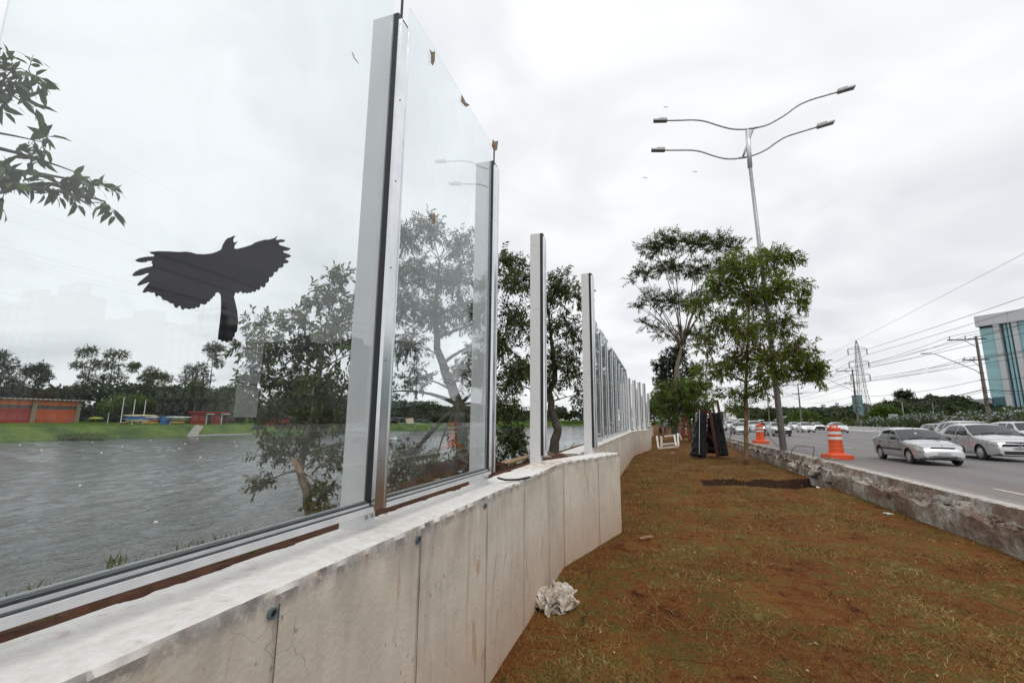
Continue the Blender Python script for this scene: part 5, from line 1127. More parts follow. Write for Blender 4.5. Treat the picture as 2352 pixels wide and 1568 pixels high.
# box truck
r = thing('box_truck', 'white box truck with a small yellow and red mark, rising over the traffic', 'truck', (16.9, 118, RZ))
b = MB(); b.box((-1.15, 2.2, .9), (1.15, 8, 3.6)); b.build('cargo_box', WHITE, r, local=True)
b = MB(); b.prism([(-1.05, 0, .5), (-1.05, 2.1, .5), (-1.05, 2.1, 2.4), (-1.05, .5, 2.4), (-1.05, .05, 1.4)], (2.1, 0, 0)); c_ = b.build('cab', WHITE, r, local=True)
b = MB(); b.add([(-.92, .045, 1.45), (.92, .045, 1.45), (.92, .44, 2.25), (-.92, .44, 2.25)], [(0, 1, 2, 3)]); b.build('windscreen', M_WIN, c_, local=True)
b = MB(); b.box((-.6, 2.18, 2.95), (-.1, 2.195, 3.2)); b.build('yellow_mark', M('yellow_mark', (.7, .5, .05), .6), r, local=True)
b = MB(); b.box((-.6, 2.18, 2.8), (-.1, 2.195, 2.945)); b.build('red_mark', M_TAIL, r, local=True)
for s in (1.0, 6.4):
    for sx in (-1, 1): b = MB(); b.lathe([(.46, -.14), (.46, .14)], (sx * .95, s, .46), 18, 'x'); b.build('wheel', M_TYRE, r, local=True)
# ================================================================ PEOPLE (one skinned body each)
SKIN = M('skin', (.33, .19, .13), .6)
CLOTH = lambda n, c: M('cloth_' + n, c, .9, c2=tuple(x * .7 for x in c), sc=12, bmp=.3, bsc=30)
M_BOOT = M('boot_leather', (.03, .025, .02), .7)
def body_mesh(J, rad, mats, seg_mat):
    """J: joints, edges by name; skin grown over the skeleton and coloured by the nearest bone"""
    names = list(J); idx = {n: i for i, n in enumerate(names)}; E = [e for e in seg_mat if e[0] in idx and e[1] in idx]
    me = bpy.data.meshes.new('person'); me.from_pydata([J[n] for n in names], [(idx[a], idx[b]) for a, b, _ in E], [])
    o = bpy.data.objects.new('tmp', me); COL.objects.link(o)
    md = o.modifiers.new('s', 'SKIN'); md.use_smooth_shade = True; md.branch_smoothing = .3
    for n in names:
        v = me.skin_vertices[0].data[idx[n]]; rr = rad[n]; v.radius = rr if hasattr(rr, '__len__') else (rr, rr); v.use_root = n == 'pelvis'
    sd = o.modifiers.new('d', 'SUBSURF'); sd.levels = 1; sd.render_levels = 1
    bpy.context.view_layer.update(); out_ = bpy.data.meshes.new_from_object(o.evaluated_get(bpy.context.evaluated_depsgraph_get())); bpy.data.objects.remove(o)
    for m_ in mats: out_.materials.append(m_)
    segs = [(Vector(J[a]), Vector(J[b]), m_) for a, b, m_ in E]; mi = []
    for f in out_.polygons:
        c = f.center
        def dist(sg):
            a, b_, _ = sg; ab = b_ - a; t = max(0, min(1, (c - a).dot(ab) / max(ab.length_squared, 1e-9))); return (a + ab * t - c).length
        mi.append(min(segs, key=dist)[2])
    out_.polygons.foreach_set('material_index', mi); out_.polygons.foreach_set('use_smooth', [True] * len(mi)); return out_
def person(label, loc, yaw, shirt, trousers, h=1.72, stride=.2, arm=(.1, -.1), lean=0, bend=(.1, .1), cap=None, hair=(.02, .015, .012), sleeves=False, group=None, seat=False):
    k = h / 1.75
    J = {'pelvis': (0, 0, .96), 'waist': (0, -.02 - lean * .1, 1.1), 'chest': (0, -.03 - lean * .32, 1.32 - .03 * lean), 'neck': (0, -.04 - lean * .5, 1.49 - .1 * lean), 'chin': (0, -.055 - lean * .58, 1.555 - .13 * lean), 'head': (0, -.06 - lean * .63, 1.64 - .16 * lean), 'crown': (0, -.05 - lean * .66, 1.72 - .18 * lean)}
    rd = {'pelvis': (.155, .12), 'waist': (.145, .11), 'chest': (.165, .125), 'neck': .055, 'chin': .062, 'head': (.078, .095), 'crown': .06}
    seg = [('pelvis', 'waist', 0), ('waist', 'chest', 0), ('chest', 'neck', 0), ('neck', 'chin', 2), ('chin', 'head', 2), ('head', 'crown', 2)]
    for s, sx in (('l', 1), ('r', -1)):
        a = arm[0 if sx > 0 else 1]; bd = bend[0 if sx > 0 else 1]; st_ = stride * sx
        sh = Vector((sx * .18, -.03 - lean * .4, 1.42 - .06 * lean)); el = sh + Vector((sx * .06, -math.sin(a) * .29, -math.cos(a) * .29)); wr = el + Vector((-sx * .01, -math.sin(a + bd) * .25, -math.cos(a + bd) * .25)); hn = wr + (wr - el).normalized() * .08
        J.update({s + 'sh': sh, s + 'el': el, s + 'wr': wr, s + 'hn': hn}); rd.update({s + 'sh': .072, s + 'el': .045, s + 'wr': .03, s + 'hn': (.038, .018)})
        seg += [('chest', s + 'sh', 0), (s + 'sh', s + 'el', 0), (s + 'el', s + 'wr', 0 if sleeves else 2), (s + 'wr', s + 'hn', 2)]
        dn = (wr - el).normalized(); sidev = Vector((0, 1, 0))
        for q, (off, ln_) in enumerate(((-.028, .065), (-.01, .078), (.01, .074), (.026, .058))):
            t0 = hn + sidev * off * .9 + dn * .03; t1 = t0 + dn * ln_ + Vector((-sx * .012, 0, 0)); J[f'{s}f{q}'] = t0; J[f'{s}t{q}'] = t1; rd[f'{s}f{q}'] = .01; rd[f'{s}t{q}'] = .007; seg += [(s + 'hn', f'{s}f{q}', 2), (f'{s}f{q}', f'{s}t{q}', 2)]
        J[s + 'th'] = wr + Vector((0, -.045, 0)) + dn * .055; rd[s + 'th'] = .009; seg.append((s + 'wr', s + 'th', 2))
        hp_ = Vector((sx * .095, 0, .9))
        if seat: kn = Vector((sx * .2, -.42, .82)); an = Vector((sx * .22, -.12, .42)); toe = an + Vector((0, -.17, -.06))
        else: kn = Vector((sx * .1, -st_ * .5 - .03, .5)); an = Vector((sx * .1, -st_ - (-.06 if st_ < 0 else 0), .09 + (.04 if st_ < 0 else 0))); toe = an + Vector((sx * .02, -.17, -.05))
        J.update({s + 'hp': hp_, s + 'kn': kn, s + 'an': an, s + 'to': toe}); rd.update({s + 'hp': .095, s + 'kn': .062, s + 'an': .046, s + 'to': (.045, .032)})
        seg += [('pelvis', s + 'hp', 1), (s + 'hp', s + 'kn', 1), (s + 'kn', s + 'an', 1), (s + 'an', s + 'to', 3)]
    J = {n: Vector(p) * k for n, p in J.items()}; rd = {n: (tuple(x * k for x in r) if hasattr(r, '__len__') else r * k) for n, r in rd.items()}
    me = body_mesh(J, rd, [shirt, trousers, SKIN, M_BOOT], seg)
    o = link_mesh('person', me); o.location = loc; o.rotation_euler = (0, 0, yaw); ORG[o.name] = Vector(loc); tag(o, label, 'person', group)
    b = MB(); hc = J['head']
    if cap is not None: b.lathe([(.108, .0), (.112, .035), (.1, .085), (.06, .125), (.005, .14)], hc + Vector((0, 0, .01)), 14); b.box(hc + Vector((-.075, -.2, .012)), hc + Vector((.075, -.08, .024))); b.build('helmet', cap, o, local=True, smooth=True)
    else: b.lathe([(.1, -.03), (.105, .03), (.095, .08), (.06, .118), (.005, .128)], hc + Vector((0, .018, 0)), 14); b.build('hair', M('dark_hair', hair, .7), o, local=True, smooth=True)
    b = MB()
    for sx in (-1, 1): b.blob(hc + Vector((sx * .032, -.088, .012)), .011, 0, 0, 1)
    b.build('eye', M_INK, o, local=True); b = MB(); b.blob(hc + Vector((0, -.1, -.02)), (.014, .022, .024), .1, 0, 1); b.build('nose', SKIN, o, local=True)
    return o
G_SH = CLOTH('grey', (.22, .22, .21)); GRN = M('green_helmet', (.03, .4, .16), .4); DKT = CLOTH('dark_trousers', (.05, .05, .055)); JEANS = CLOTH('jeans', (.06, .1, .2)); BLKJ = CLOTH('black_jacket', (.012, .012, .014)); BLU = CLOTH('blue', (.03, .07, .3)); ORN = CLOTH('orange', (.6, .13, .03)); WSH = CLOTH('white', (.6, .62, .66)); OLV = CLOTH('olive', (.06, .065, .05))
LZ = lambda p: Vector((p[0], p[1], lawn_z(p[1])))
gW = 'workers walking along the fence'
q = az(1517, 1001, .46); person('person in grey shirt, dark trousers and green helmet walking by the wall, slightly stooped', LZ(q), .1, G_SH, OLV, 1.68, .16, (.15, -.05), .12, (.2, .15), GRN, group=gW)
q = az(1529, 998, .46); person('person in light grey T-shirt and green helmet striding ahead of the stooped one', LZ(q), -.1, CLOTH('light_grey', (.34, .35, .37)), DKT, 1.8, .24, (.25, -.3), 0, (.2, .2), GRN, group=gW)
q = az(1521, 997, .46); person('person in black shirt walking between the two in green helmets', LZ(q) + Vector((-.1, 1.2, 0)), 0, BLKJ, DKT, 1.74, .15, sleeves=True, group=gW)
q = az(1547, 1003, .4); person('person in black jacket and blue jeans leaning forward beside the tree trunk', LZ(q), 1.2, BLKJ, JEANS, 1.76, .12, (.9, .8), .55, (.9, .9), None, sleeves=True)
for i, (px, py, s_, w) in enumerate(((1535, 990, BLU, 'person in blue work clothes far behind the walking workers'), (1541, 989, ORN, 'person in orange vest far behind the walking workers'), (1528, 990, WSH, 'person in white shirt far behind beside the wall'), (1546, 990, BLU, 'person in blue overalls crouched over tools far behind'), (1615, 1000, WSH, 'person in white shirt and dark trousers standing beyond the red rack'))):
    q = az(px, py, .46); person(w, LZ(q), random.uniform(-1, 1), s_, DKT if s_ is not BLU else BLU, 1.72, .1, (.3, .5), .0 if i != 3 else .5, (.4, .6))
# motorcyclist
mr = Vector((9.95, 50.9, RZ)); bike = thing('motorcycle', 'dark motorcycle with a lit headlight coming down the kerbside lane', 'motorcycle', mr)
for s in (.0, 1.25):
    b = MB(); b.lathe([(.21, -.045), (.29, -.05), (.3, 0), (.29, .05), (.21, .045)], (0, s, .3), 20, 'x'); w_ = b.build('wheel', M_TYRE, bike, local=True, smooth=True)
    b = MB(); b.lathe([(.2, -.02), (.2, .02)], (0, s, .3), 16, 'x'); b.build('rim', M_RIM, w_, local=True)
b = MB(); b.blob((0, .52, .78), (.14, .3, .14), .1, 1, 2); b.blob((0, .15, .8), (.16, .14, .2), .2, 2, 2); b.build('tank', BLACK, bike, local=True, smooth=True)
b = MB(); b.box((-.13, .4, .3), (.13, .85, .6)); b.tube([(0, .1, .95), (-.03, 0, .3)], .03, 8); b.tube([(.1, .1, .95), (.07, 0, .3)], .03, 8); b.tube([(0, .8, .5), (.06, 1.25, .3)], .03, 6); b.build('frame', M_CARBLK, bike, local=True)
b = MB(); b.box((-.13, .75, .78), (.13, 1.35, .86)); b.build('seat', M_CARBLK, bike, local=True)
b = MB(); b.tube([(-.36, .2, 1.05), (-.15, .1, 1.0), (.15, .1, 1.0), (.36, .2, 1.05)], .016, 6); b.build('handlebar', M_CARBLK, bike, local=True)
b = MB(); b.lathe([(.01, -.02), (.085, -.01), (.09, .06)], (0, -.02, .92), 14, 'y'); b.build('headlight', M_LIT, bike, local=True)
for sx in (-1, 1): b = MB(); b.blob((sx * .3, .12, 1.18), (.07, .02, .05), 0, 0, 1); b.build('mirror', M_CARBLK, bike, local=True)
rd_ = person('person in black riding clothes and dark helmet on the motorcycle', mr + Vector((0, .85, -.12)), 0, BLKJ, DKT, 1.75, 0, (.75, .75), .25, (.55, .55), M('black_helmet', (.02, .02, .022), .25), sleeves=True, seat=True)
# ================================================================ RACKS AND FRAME ON THE LAWN
ZR = lambda x, y, Y: Vector(ay((2550 + x / 4.48) / 1.7415, (1550 + y / 4.48) / 1.7415, Y))
M_BLKP = M('black_plastic_wrap', (.009, .01, .011), .36, c2=(.013, .014, .015), sc=7, bmp=1.0, bsc=11, spec=.22)
M_RACK = M('rack_red_steel', (.13, .04, .028), .7, c2=(.07, .028, .022), sc=9)
M_RACKR = M('rack_bright_red', (.3, .06, .03), .6, c2=(.2, .04, .025), sc=9)
def bundle(par, quad, thick, mat=M_BLKP, seed=0, nm='wrapped_bundle'):
    """slab between four face corners (bl, br, tr, tl), thickness towards +Y, wrinkled film"""
    bl, br, tr, tl = [Vector(p) for p in quad]; nu, nv = 9, 26; b = MB(); front, back = [], []
    for i in range(nu):
        u = i / (nu - 1)
        for j in range(nv):
            v = j / (nv - 1); p = (bl * (1 - u) + br * u) * (1 - v) + (tl * (1 - u) + tr * u) * v
            w = .11 * noise.noise(Vector((u * 3 + v * 4 + seed, v * 8 - u * 6, seed))) + .09 * abs(noise.noise(Vector((u * 9, v * 18 + u * 14, seed + 3))))
            bulge = -.04 * math.sin(math.pi * u)
            front.append(p + Vector((w * .7, w + bulge, w * .4))); back.append(p + Vector((w * .4, thick + w, 0)))
    b.add(front + back, [])
    n = nu * nv; q = lambda i, j: i * nv + j; fs = []
    for i in range(nu - 1):
        for j in range(nv - 1): fs += [(q(i,j), q(i+1,j), q(i+1,j+1), q(i,j+1)), (n+q(i,j), n+q(i,j+1), n+q(i+1,j+1), n+q(i+1,j))]
    for i in range(nu - 1): fs += [(q(i,0), n+q(i,0), n+q(i+1,0), q(i+1,0)), (q(i,nv-1), q(i+1,nv-1), n+q(i+1,nv-1), n+q(i,nv-1))]
    for j in range(nv - 1): fs += [(q(0,j), q(0,j+1), n+q(0,j+1), n+q(0,j)), (q(nu-1,j), n+q(nu-1,j), n+q(nu-1,j+1), q(nu-1,j+1))]
    b.f += fs; b.mi += [0] * len(fs)
    return b.build(nm, mat, par, smooth=True)
Yr = 31.0; rk = thing('glass_rack', 'dark red steel A-frame rack hung with black plastic-wrapped glass on the lawn', 'rack', Vector(ay(1628, 1046, Yr)) * 1.0)
ORG[rk.name] = rk.location.copy()
def rbar(pts, w, mat=M_RACK, nm='steel_upright', Y=Yr, par=None):
    b = MB()
    for (x0, y0, d0), (x1, y1, d1) in pts: b.bar(ZR(x0, y0, Y + d0), ZR(x1, y1, Y + d1), w, w)
    return b.build(nm, mat, par or rk)
rbar([((1095, 370, .2), (1090, 1215, .1))], .12); rbar([((1225, 395, .5), (1215, 1200, .4))], .1); rbar([((1290, 395, 0), (1440, 1235, -.5))], .15); rbar([((1250, 800, .2), (1390, 1010, .1))], .12)
rbar([((1338, 245, .9), (1375, 500, .8))], .1); rbar([((1425, 220, .9), (1615, 1215, .5))], .11)
rbar([((1130, 420, .3), (1300, 420, .3)), ((1140, 448, .35), (1300, 448, .35))], .09, nm='cross_beam'); rbar([((1100, 1080, .6), (1600, 1100, .6))], .14, nm='cross_beam'); rbar([((1210, 640, .5), (1420, 640, .5))], .09, nm='cross_beam')
b = MB(); b.tube([ZR(*p, Yr + .9) for p in ((1300, 370), (1350, 290), (1425, 220))], .012, 5); b.build('tie_wire', M_RUST, rk)
bundle(rk, (ZR(940, 1215, Yr - .5), ZR(1098, 1238, Yr - .7), ZR(1105, 640, Yr - .1), ZR(1050, 560, Yr + .1)), .35, seed=1)
bundle(rk, (ZR(1100, 1245, Yr - .8), ZR(1222, 1240, Yr - .8), ZR(1222, 470, Yr - .2), ZR(1122, 458, Yr - .2)), .3, seed=5)
bundle(rk, (ZR(1475, 1225, Yr - .6), ZR(1610, 1225, Yr - .6), ZR(1490, 440, Yr + .1), ZR(1340, 460, Yr + .1)), .45, seed=9)
bundle(rk, (ZR(1240, 1180, Yr + .9), ZR(1460, 1180, Yr + .9), ZR(1400, 540, Yr + .6), ZR(1250, 540, Yr + .6)), .2, seed=13)
b = MB(); b.bar(ZR(1112, 400, Yr - .25), ZR(1106, 1190, Yr - .85), .03, .03); b.build('white_strip', M_WHT, rk)
bundle(rk, (ZR(960, 1225, Yr - .75), ZR(1075, 1240, Yr - .9), ZR(1100, 760, Yr - .45), ZR(1060, 700, Yr - .3)), .12, seed=31)
bundle(rk, (ZR(1555, 1225, Yr - .8), ZR(1625, 1215, Yr - .8), ZR(1500, 520, Yr - .1), ZR(1440, 430, Yr - .1)), .14, seed=41)
M_CLEARP = M('clear_plastic_scrap', (.55, .58, .58), .15, c2=(.3, .33, .34), sc=10)
bundle(rk, (ZR(1035, 610, Yr), ZR(1070, 615, Yr), ZR(1085, 440, Yr), ZR(1040, 450, Yr)), .05, M_CLEARP, 21, 'loose_film')
Yq = 47.0; rk2 = thing('glass_rack', 'bright red steel A-frame rack standing farther along the lawn', 'rack', ay(1585, 1010, Yq)); ORG[rk2.name] = rk2.location.copy()
for a in (((845, 490, 0), (805, 935, -.6)), ((880, 490, 0), (935, 935, -.6)), ((820, 560, .8), (790, 930, 1.2)), ((895, 560, .8), (960, 930, 1.2))): rbar([a], .2, M_RACKR, 'steel_leg', Yq, rk2)
for y_ in (560, 700, 880): rbar([((825 - (y_ - 560) * .05, y_, -.1), (895 + (y_ - 560) * .1, y_, -.1))], .15, M_RACKR, 'cross_beam', Yq, rk2)
for x_ in (825, 855, 885): rbar([((x_, 545, 0), (x_ + 4, 480, 0))], .13, M('cream_paint', (.6, .5, .4), .6), 'hook_post', Yq, rk2)
bundle(rk2, (ZR(935, 950, Yq - .3), ZR(1000, 935, Yq), ZR(955, 560, Yq + .3), ZR(905, 570, Yq + .2)), .5, M('dark_green_wrap', (.02, .035, .033), .35, bmp=.8, bsc=8), 17)
# white welded frame lying on its edge
Yf = 37.0; wf = thing('steel_frame', 'white painted welded steel frame resting on the turf near the second wall', 'steel frame', ay(1533, 1031, Yf)); ORG[wf.name] = wf.location.copy()
M_WFR = M('white_frame_paint', (.72, .71, .68), .5, c2=(.55, .48, .38), sc=9)
def fb(nm, *prs):
    b = MB()
    for (x0, y0, d0), (x1, y1, d1) in prs: b.bar(ZR(x0, y0, Yf + d0), ZR(x1, y1, Yf + d1), .125, .125)
    return b.build(nm, M_WFR, wf)
fb('side_rail', ((345, 870, .4), (375, 1090, -.4))); fb('side_rail', ((660, 845, .4), (690, 1050, -.4))); fb('bottom_rail', ((370, 1085, -.4), (735, 1050, -.3))); fb('middle_rail', ((430, 1015, 0), (700, 990, 0))); fb('top_rail', ((480, 870, .5), (660, 850, .5)), ((400, 885, .9), (440, 870, .9)))
fb('inner_post', ((430, 885, 0), (430, 1060, -.2)), ((435, 960, .1), (435, 1020, 0))); fb('far_side', ((720, 825, 1.2), (735, 1050, .2)), ((740, 830, 1.2), (785, 935, 1.4)), ((680, 1010, 0), (740, 990, .5)))
# ================================================================ MEDIAN BARRIER, HEDGE, POLES, WIRES
M_BARR = M('barrier_whitewash', (.66, .65, .63), .85, c2=(.48, .46, .43), sc=1.6)
X0 = 32.1; prof = [(X0 - .3, RZ - .05), (X0 - .3, RZ + .1), (X0 - .14, RZ + .32), (X0 - .08, RZ + .86), (X0 + .08, RZ + .86), (X0 + .3, RZ - .05)]
mb = MB(); ys = list(range(10, 330, 8)); mb.grid([(x, y, z) for y in ys for x, z in prof], len(ys), 6); mb.add([(x, 10, z) for x, z in prof], [tuple(range(6))])
br = thing('median_barrier', 'long low white concrete median barrier with scribbled graffiti, in front of the flowering hedge', 'barrier', (X0, 80, RZ - .05)); mb.build('barrier_wall', M_BARR, br)
b = MB(); yg = ax(2048, 988, X0 - .12)[1]
for k in range(7):
    pts = [(X0 - .13 - .02 - .05 * 0, yg - 1.1 + .32 * k + .2 * math.sin(t * 2.3 + k), RZ + .56 + .2 * math.sin(t * 1.7 + k * 2)) for t in np.linspace(0, 4.2, 14)]
    b.tube([(X0 - .135 + (.0 if True else 0) - (RZ + .56 - z) * .11, y, z) for _, y, z in pts], .018, 4)
b.build('graffiti', M('grey_spray', (.25, .25, .26), .8), br)
he = thing('flowering_hedge', 'tall hedge covered in pale blue flowers behind the median barrier', 'hedge', (37, 70, RZ)); Ps, Ds, Ns, Fp = [], [], [], []
for i in range(230):
    y = random.uniform(44, 99); x = random.uniform(34.3, 40); ht = np.interp(y, [44, 61, 96, 99], [3.6, 3.1, 2.1, 1.2]) * random.uniform(.75, 1.08)
    c = np.array([x, y, RZ + ht * random.choice((.35, .6, .82, .82))]); k = 130; u = nrm(rng.normal(size=(k, 3))); r_ = .95 * (.5 + .5 * rng.random((k, 1))); P_ = c + u * r_ * np.array([1, 1, .75])
    Ps.append(P_); Ds.append(nrm(u + rng.normal(size=(k, 3)) * .7)); Ns.append(nrm(rng.normal(size=(k, 3)) + np.array([0, 0, 1.])))
    sel = P_[(u[:, 2] > -.1)][:13]; Fp.append(sel + np.array([0, 0, .06]) + rng.normal(size=sel.shape) * .08)
P = np.concatenate(Ps); n = len(P); V, Fc = leaf_arrays(P, np.concatenate(Ds), np.concatenate(Ns), .22 + .14 * rng.random(n), np.full(n, .12)); npmesh('foliage', V, Fc, leafmat('hedge_leaf', [(.025, .05, .01), (.05, .085, .015), (.09, .12, .02)], .2), he)
Pf = np.repeat(np.concatenate(Fp), 5, 0); n = len(Pf); D = nrm(rng.normal(size=(n, 3))); V, Fc = leaf_arrays(Pf, D, nrm(rng.normal(size=(n, 3))), np.full(n, .15), np.full(n, .13))
npmesh('blossom', V, Fc, leafmat('plumbago_flower', [(.48, .5, .66), (.62, .64, .74), (.74, .75, .8)], .2), he)
M_UPOLE = M('weathered_pole_concrete', (.2, .175, .155), .9, c2=(.13, .11, .095), sc=5); M_ARM = M('dark_crossarm', (.07, .06, .055), .8); M_INS = M('grey_insulator', (.32, .32, .31), .4)
UP = [(29.5, 'wooden-armed utility pole out beyond the picture edge, seen only in the glass'), (64.5, 'tall utility pole with two crossarms in front of the glass office block'), (99.5, 'utility pole with two crossarms beside the lattice pylon'), (134.5, 'smaller utility pole with a lamp arm, seen beside the street lamp pole'), (169.5, 'distant utility pole over the traffic, behind the young tree crown'), (204.5, 'distant utility pole right of the far pylon'), (239.5, 'most distant utility pole down the avenue, above the truck')]
XP = 35.0; ZT = 12.0
for y, w in UP:
    r = thing('utility_pole', w, 'utility pole', (XP, y, RZ), 0, 'utility poles behind the hedge'); h = ZT - RZ
    b = MB(); b.tube([(0, 0, 0), (.02, 0, h)], [.24, .12], 8); b.build('pole', M_UPOLE, r, local=True, angle=50)
    for zz, x0, x1, ins in ((h - .35, -2.65, .95, (-2.4, -.95, .6)), (h - 2.7, -1.55, .9, (-1.35, -.45, .65))):
        b = MB(); b.box((x0, -.06, zz - .06), (x1, .06, zz + .06)); b.bar((x0 * .45, -.05, zz - .05), (0, -.1, zz - 1.0), .05); a = b.build('crossarm', M_ARM, r, local=True)
        for xi in ins: b = MB(); b.lathe([(.03, .06), (.06, .12), (.05, .2), (.07, .28), (.05, .38 if zz > h - 1 else .24)], (xi, 0, zz), 8); b.build('insulator', M_INS, a, local=True)
    b = MB()
    for zz in (h - 4.2, h - 5, h - 5.9): b.box((-.22, -.16, zz), (.22, .16, zz + .05))
    if y < 110: b.lathe([(.34, -.05), (.42, -.05), (.42, .05), (.34, .05)], (.12, -.2, h - 7.4), 16, 'y', False)
    b.build('cable_clamp', M_CARBLK, r, local=True)
    b = MB(); b.tube([(-.1, 0, h - 4.3), (-.5, 0, h - 3.9), (-3.9, 0, h - 1.95), (-4.3, 0, h - 1.85)], .045, 8); lb_ = b.build('lamp_arm', M_GALV, r, local=True, smooth=True)
    b = MB(); b.blob((-4.85, 0, h - 1.82), (.55, .16, .09), .05, 1, 2); b.build('lamp_head', M_LHEAD, lb_, local=True, smooth=True)
def cable(label, pts, sag, r, group=None, name='power_cable'):
    b = MB(); path = []
    for p, q in zip(pts, pts[1:]):
        p, q = Vector(p), Vector(q)
        for k in range(10): t = k / 10; path.append(p.lerp(q, t) - Vector((0, 0, 4 * sag * t * (1 - t))))
    path.append(Vector(pts[-1])); b.tube(path, r, 4, False); return b.solo(name, M('cable_black', (.03, .03, .032), .6), label, 'cable', group)
YS = [-5.5] + [y for y, _ in UP] + [274.5]
for x, w in ((-2.4, 'outer'), (-.95, 'middle'), (.6, 'inner')): cable(f'{w} cable on the upper crossarms of the utility poles', [(XP + x, y, ZT + .05) for y in YS], .55, .02, 'cables on the upper crossarms')
for x, w in ((-1.35, 'outer'), (-.45, 'middle'), (.65, 'inner')): cable(f'{w} cable on the lower crossarms of the utility poles', [(XP + x, y, ZT - 2.75 + .26) for y in YS], .5, .018, 'cables on the lower crossarms')
cable('single cable on the pole shafts just under the lamp arms', [(XP - .22, y, ZT - 5) for y in YS], .6, .022); cable('thick bundled cable, lowest on the utility poles', [(XP - .24, y, ZT - 6.1) for y in YS], .9, .045); cable('thinner cable sagging beneath the thick bundled one', [(XP - .2, y, ZT - 6.3) for y in YS], 1.1, .02)
M_LATT = M('pylon_steel', (.36, .37, .38), .5, .5)
def pylon(label, x, y, zt, s=1.0):
    r = thing('lattice_pylon', label, 'pylon', (x, y, RZ + .5), 0, 'lattice pylons'); h = zt - RZ - .5; b = MB(); lv = [0, .12, .22, .31, .39, .46, .53, .59, .65, .71, .77, .83, .89, .94]
    hwid = lambda t: s * (np.interp(t, [0, .45, .8, .94, 1], [2.2, 1.05, .7, .42, .1])); pt = lambda t, i: Vector((hwid(t) * (1, -1, -1, 1)[i], hwid(t) * (1, 1, -1, -1)[i], h * t)); w = .09 * s
    for t0, t1 in zip(lv, lv[1:] + [1.0]):
        for i in range(4): b.bar(pt(t0, i), pt(t1, i), w * 1.3); j = (i + 1) % 4; b.bar(pt(t0, i), pt(t1, j), w * .7); b.bar(pt(t0, j), pt(t1, i), w * .7); b.bar(pt(t1, i), pt(t1, j), w * .6)
    b.build('tower', M_LATT, r, local=True)
    tips = []
    for dz, L_ in ((3.2, 3.0), (8.1, 3.1), (12.9, 3.0)):
        for sx in (-1, 1):
            z = h - dz * s; b = MB(); b.bar((0, 0, z), (sx * L_ * s, 0, z), w * 2); b.bar((sx * .4, 0, z + .9 * s), (sx * L_ * s, 0, z + .1), w * 1.2); a = b.build('crossarm', M_LATT, r, local=True)
            b = MB(); b.lathe([(.14 * s * (1 + (k % 2)), -.15 - k * .2) for k in range(11)], (sx * L_ * s, 0, z), 6); b.build('insulator', M_INS, a, local=True); tips.append(Vector((x + sx * L_ * s, y, RZ + .5 + z - 2.3 * s)))
    return tips, Vector((x, y, zt))
t1, g1 = pylon('steel lattice pylon standing beside the teal tower', 72.7, 200, 32.6); t2, g2 = pylon('distant lattice pylon behind the young tree trunk', 96, 545, 36, 1.1); t3, g3 = pylon('faint lattice pylon above the distant traffic', 78, 800, 40, 1.2)
t0 = [p + Vector((-20 * 1.0, -420, 2)) for p in t1]
for i in range(6): cable(('upper', 'upper', 'middle', 'middle', 'lower', 'lower')[i] + (' left' if i % 2 == 0 else ' right') + '-hand conductor hung between the lattice pylons', [t0[i], t1[i], t2[i], t3[i]], 3.5, .05, 'pylon conductors', 'pylon_conductor')
cable('thin earth wire from the top of the lattice pylon', [g1 + Vector((-20, -420, 14)), g1, g2, g3], 2, .035, None, 'earth_wire')
# ================================================================ BUILDINGS ON THE RIGHT
def mat_grid(name, c1, c2, line, w, h, off=.0, rough=.15, ms=.03, metal=0):
    m, t, b = nmat(name); br_ = node(t, 'ShaderNodeTexBrick', offset=off); br_.inputs['Scale'].default_value = 1; br_.inputs['Brick Width'].default_value = w; br_.inputs['Row Height'].default_value = h; br_.inputs['Mortar Size'].default_value = ms
    br_.inputs['Color1'].default_value = (*c1, 1); br_.inputs['Color2'].default_value = (*c2, 1); br_.inputs['Mortar'].default_value = (*line, 1)
    g = node(t, 'ShaderNodeNewGeometry'); sx = node(t, 'ShaderNodeSeparateXYZ'); t.links.new(g.outputs['Position'], sx.inputs[0]); cb = node(t, 'ShaderNodeCombineXYZ'); t.links.new(tmath(t, 'ADD', sx.outputs[0], sx.outputs[1]), cb.inputs[0]); t.links.new(sx.outputs[2], cb.inputs[1]); t.links.new(cb.outputs[0], br_.inputs['Vector'])
    t.links.new(br_.outputs['Color'], b.inputs['Base Color']); b.inputs['Roughness'].default_value = rough; b.inputs['Metallic'].default_value = metal; return m
M_TEAL = mat_grid('teal_curtain_wall', (.28, .5, .54), (.35, .57, .6), (.16, .34, .37), 2.2, 1.9); M_TEALD = mat_grid('dark_teal_glass', (.02, .09, .12), (.04, .14, .17), (.015, .06, .08), 1.6, 1.9, rough=.08); M_PANEL = mat_grid('grey_cladding', (.56, .56, .57), (.6, .6, .61), (.4, .4, .41), 2.6, 2.2, rough=.4)
o0 = ay(2266, 860, 360); zt_ = float(ay(2253, 726, 360)[2]) - RZ; of = thing('office_block', 'tall office block with teal glass front and grey cladding, cut by the picture edge', 'building', (o0[0], 360, RZ), -.92)
def obx(nm, a, b_, d, z0, z1, m_): q_ = MB(); q_.box((a, d, z0), (b_, 26, z1)); return q_.build(nm, m_, of, local=True)
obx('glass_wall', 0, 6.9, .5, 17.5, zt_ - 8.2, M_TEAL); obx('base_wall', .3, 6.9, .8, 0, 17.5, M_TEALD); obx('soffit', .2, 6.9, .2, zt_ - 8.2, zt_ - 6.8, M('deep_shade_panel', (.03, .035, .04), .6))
obx('parapet', -1.2, 34, -.8, zt_ - 6.8, zt_, M_PANEL)
for a, c in ((6.9, 9.6), (15.2, 17.6), (26, 29)): obx('pilaster', a, c, -.3, 0, zt_ - 6.81, M_PANEL)
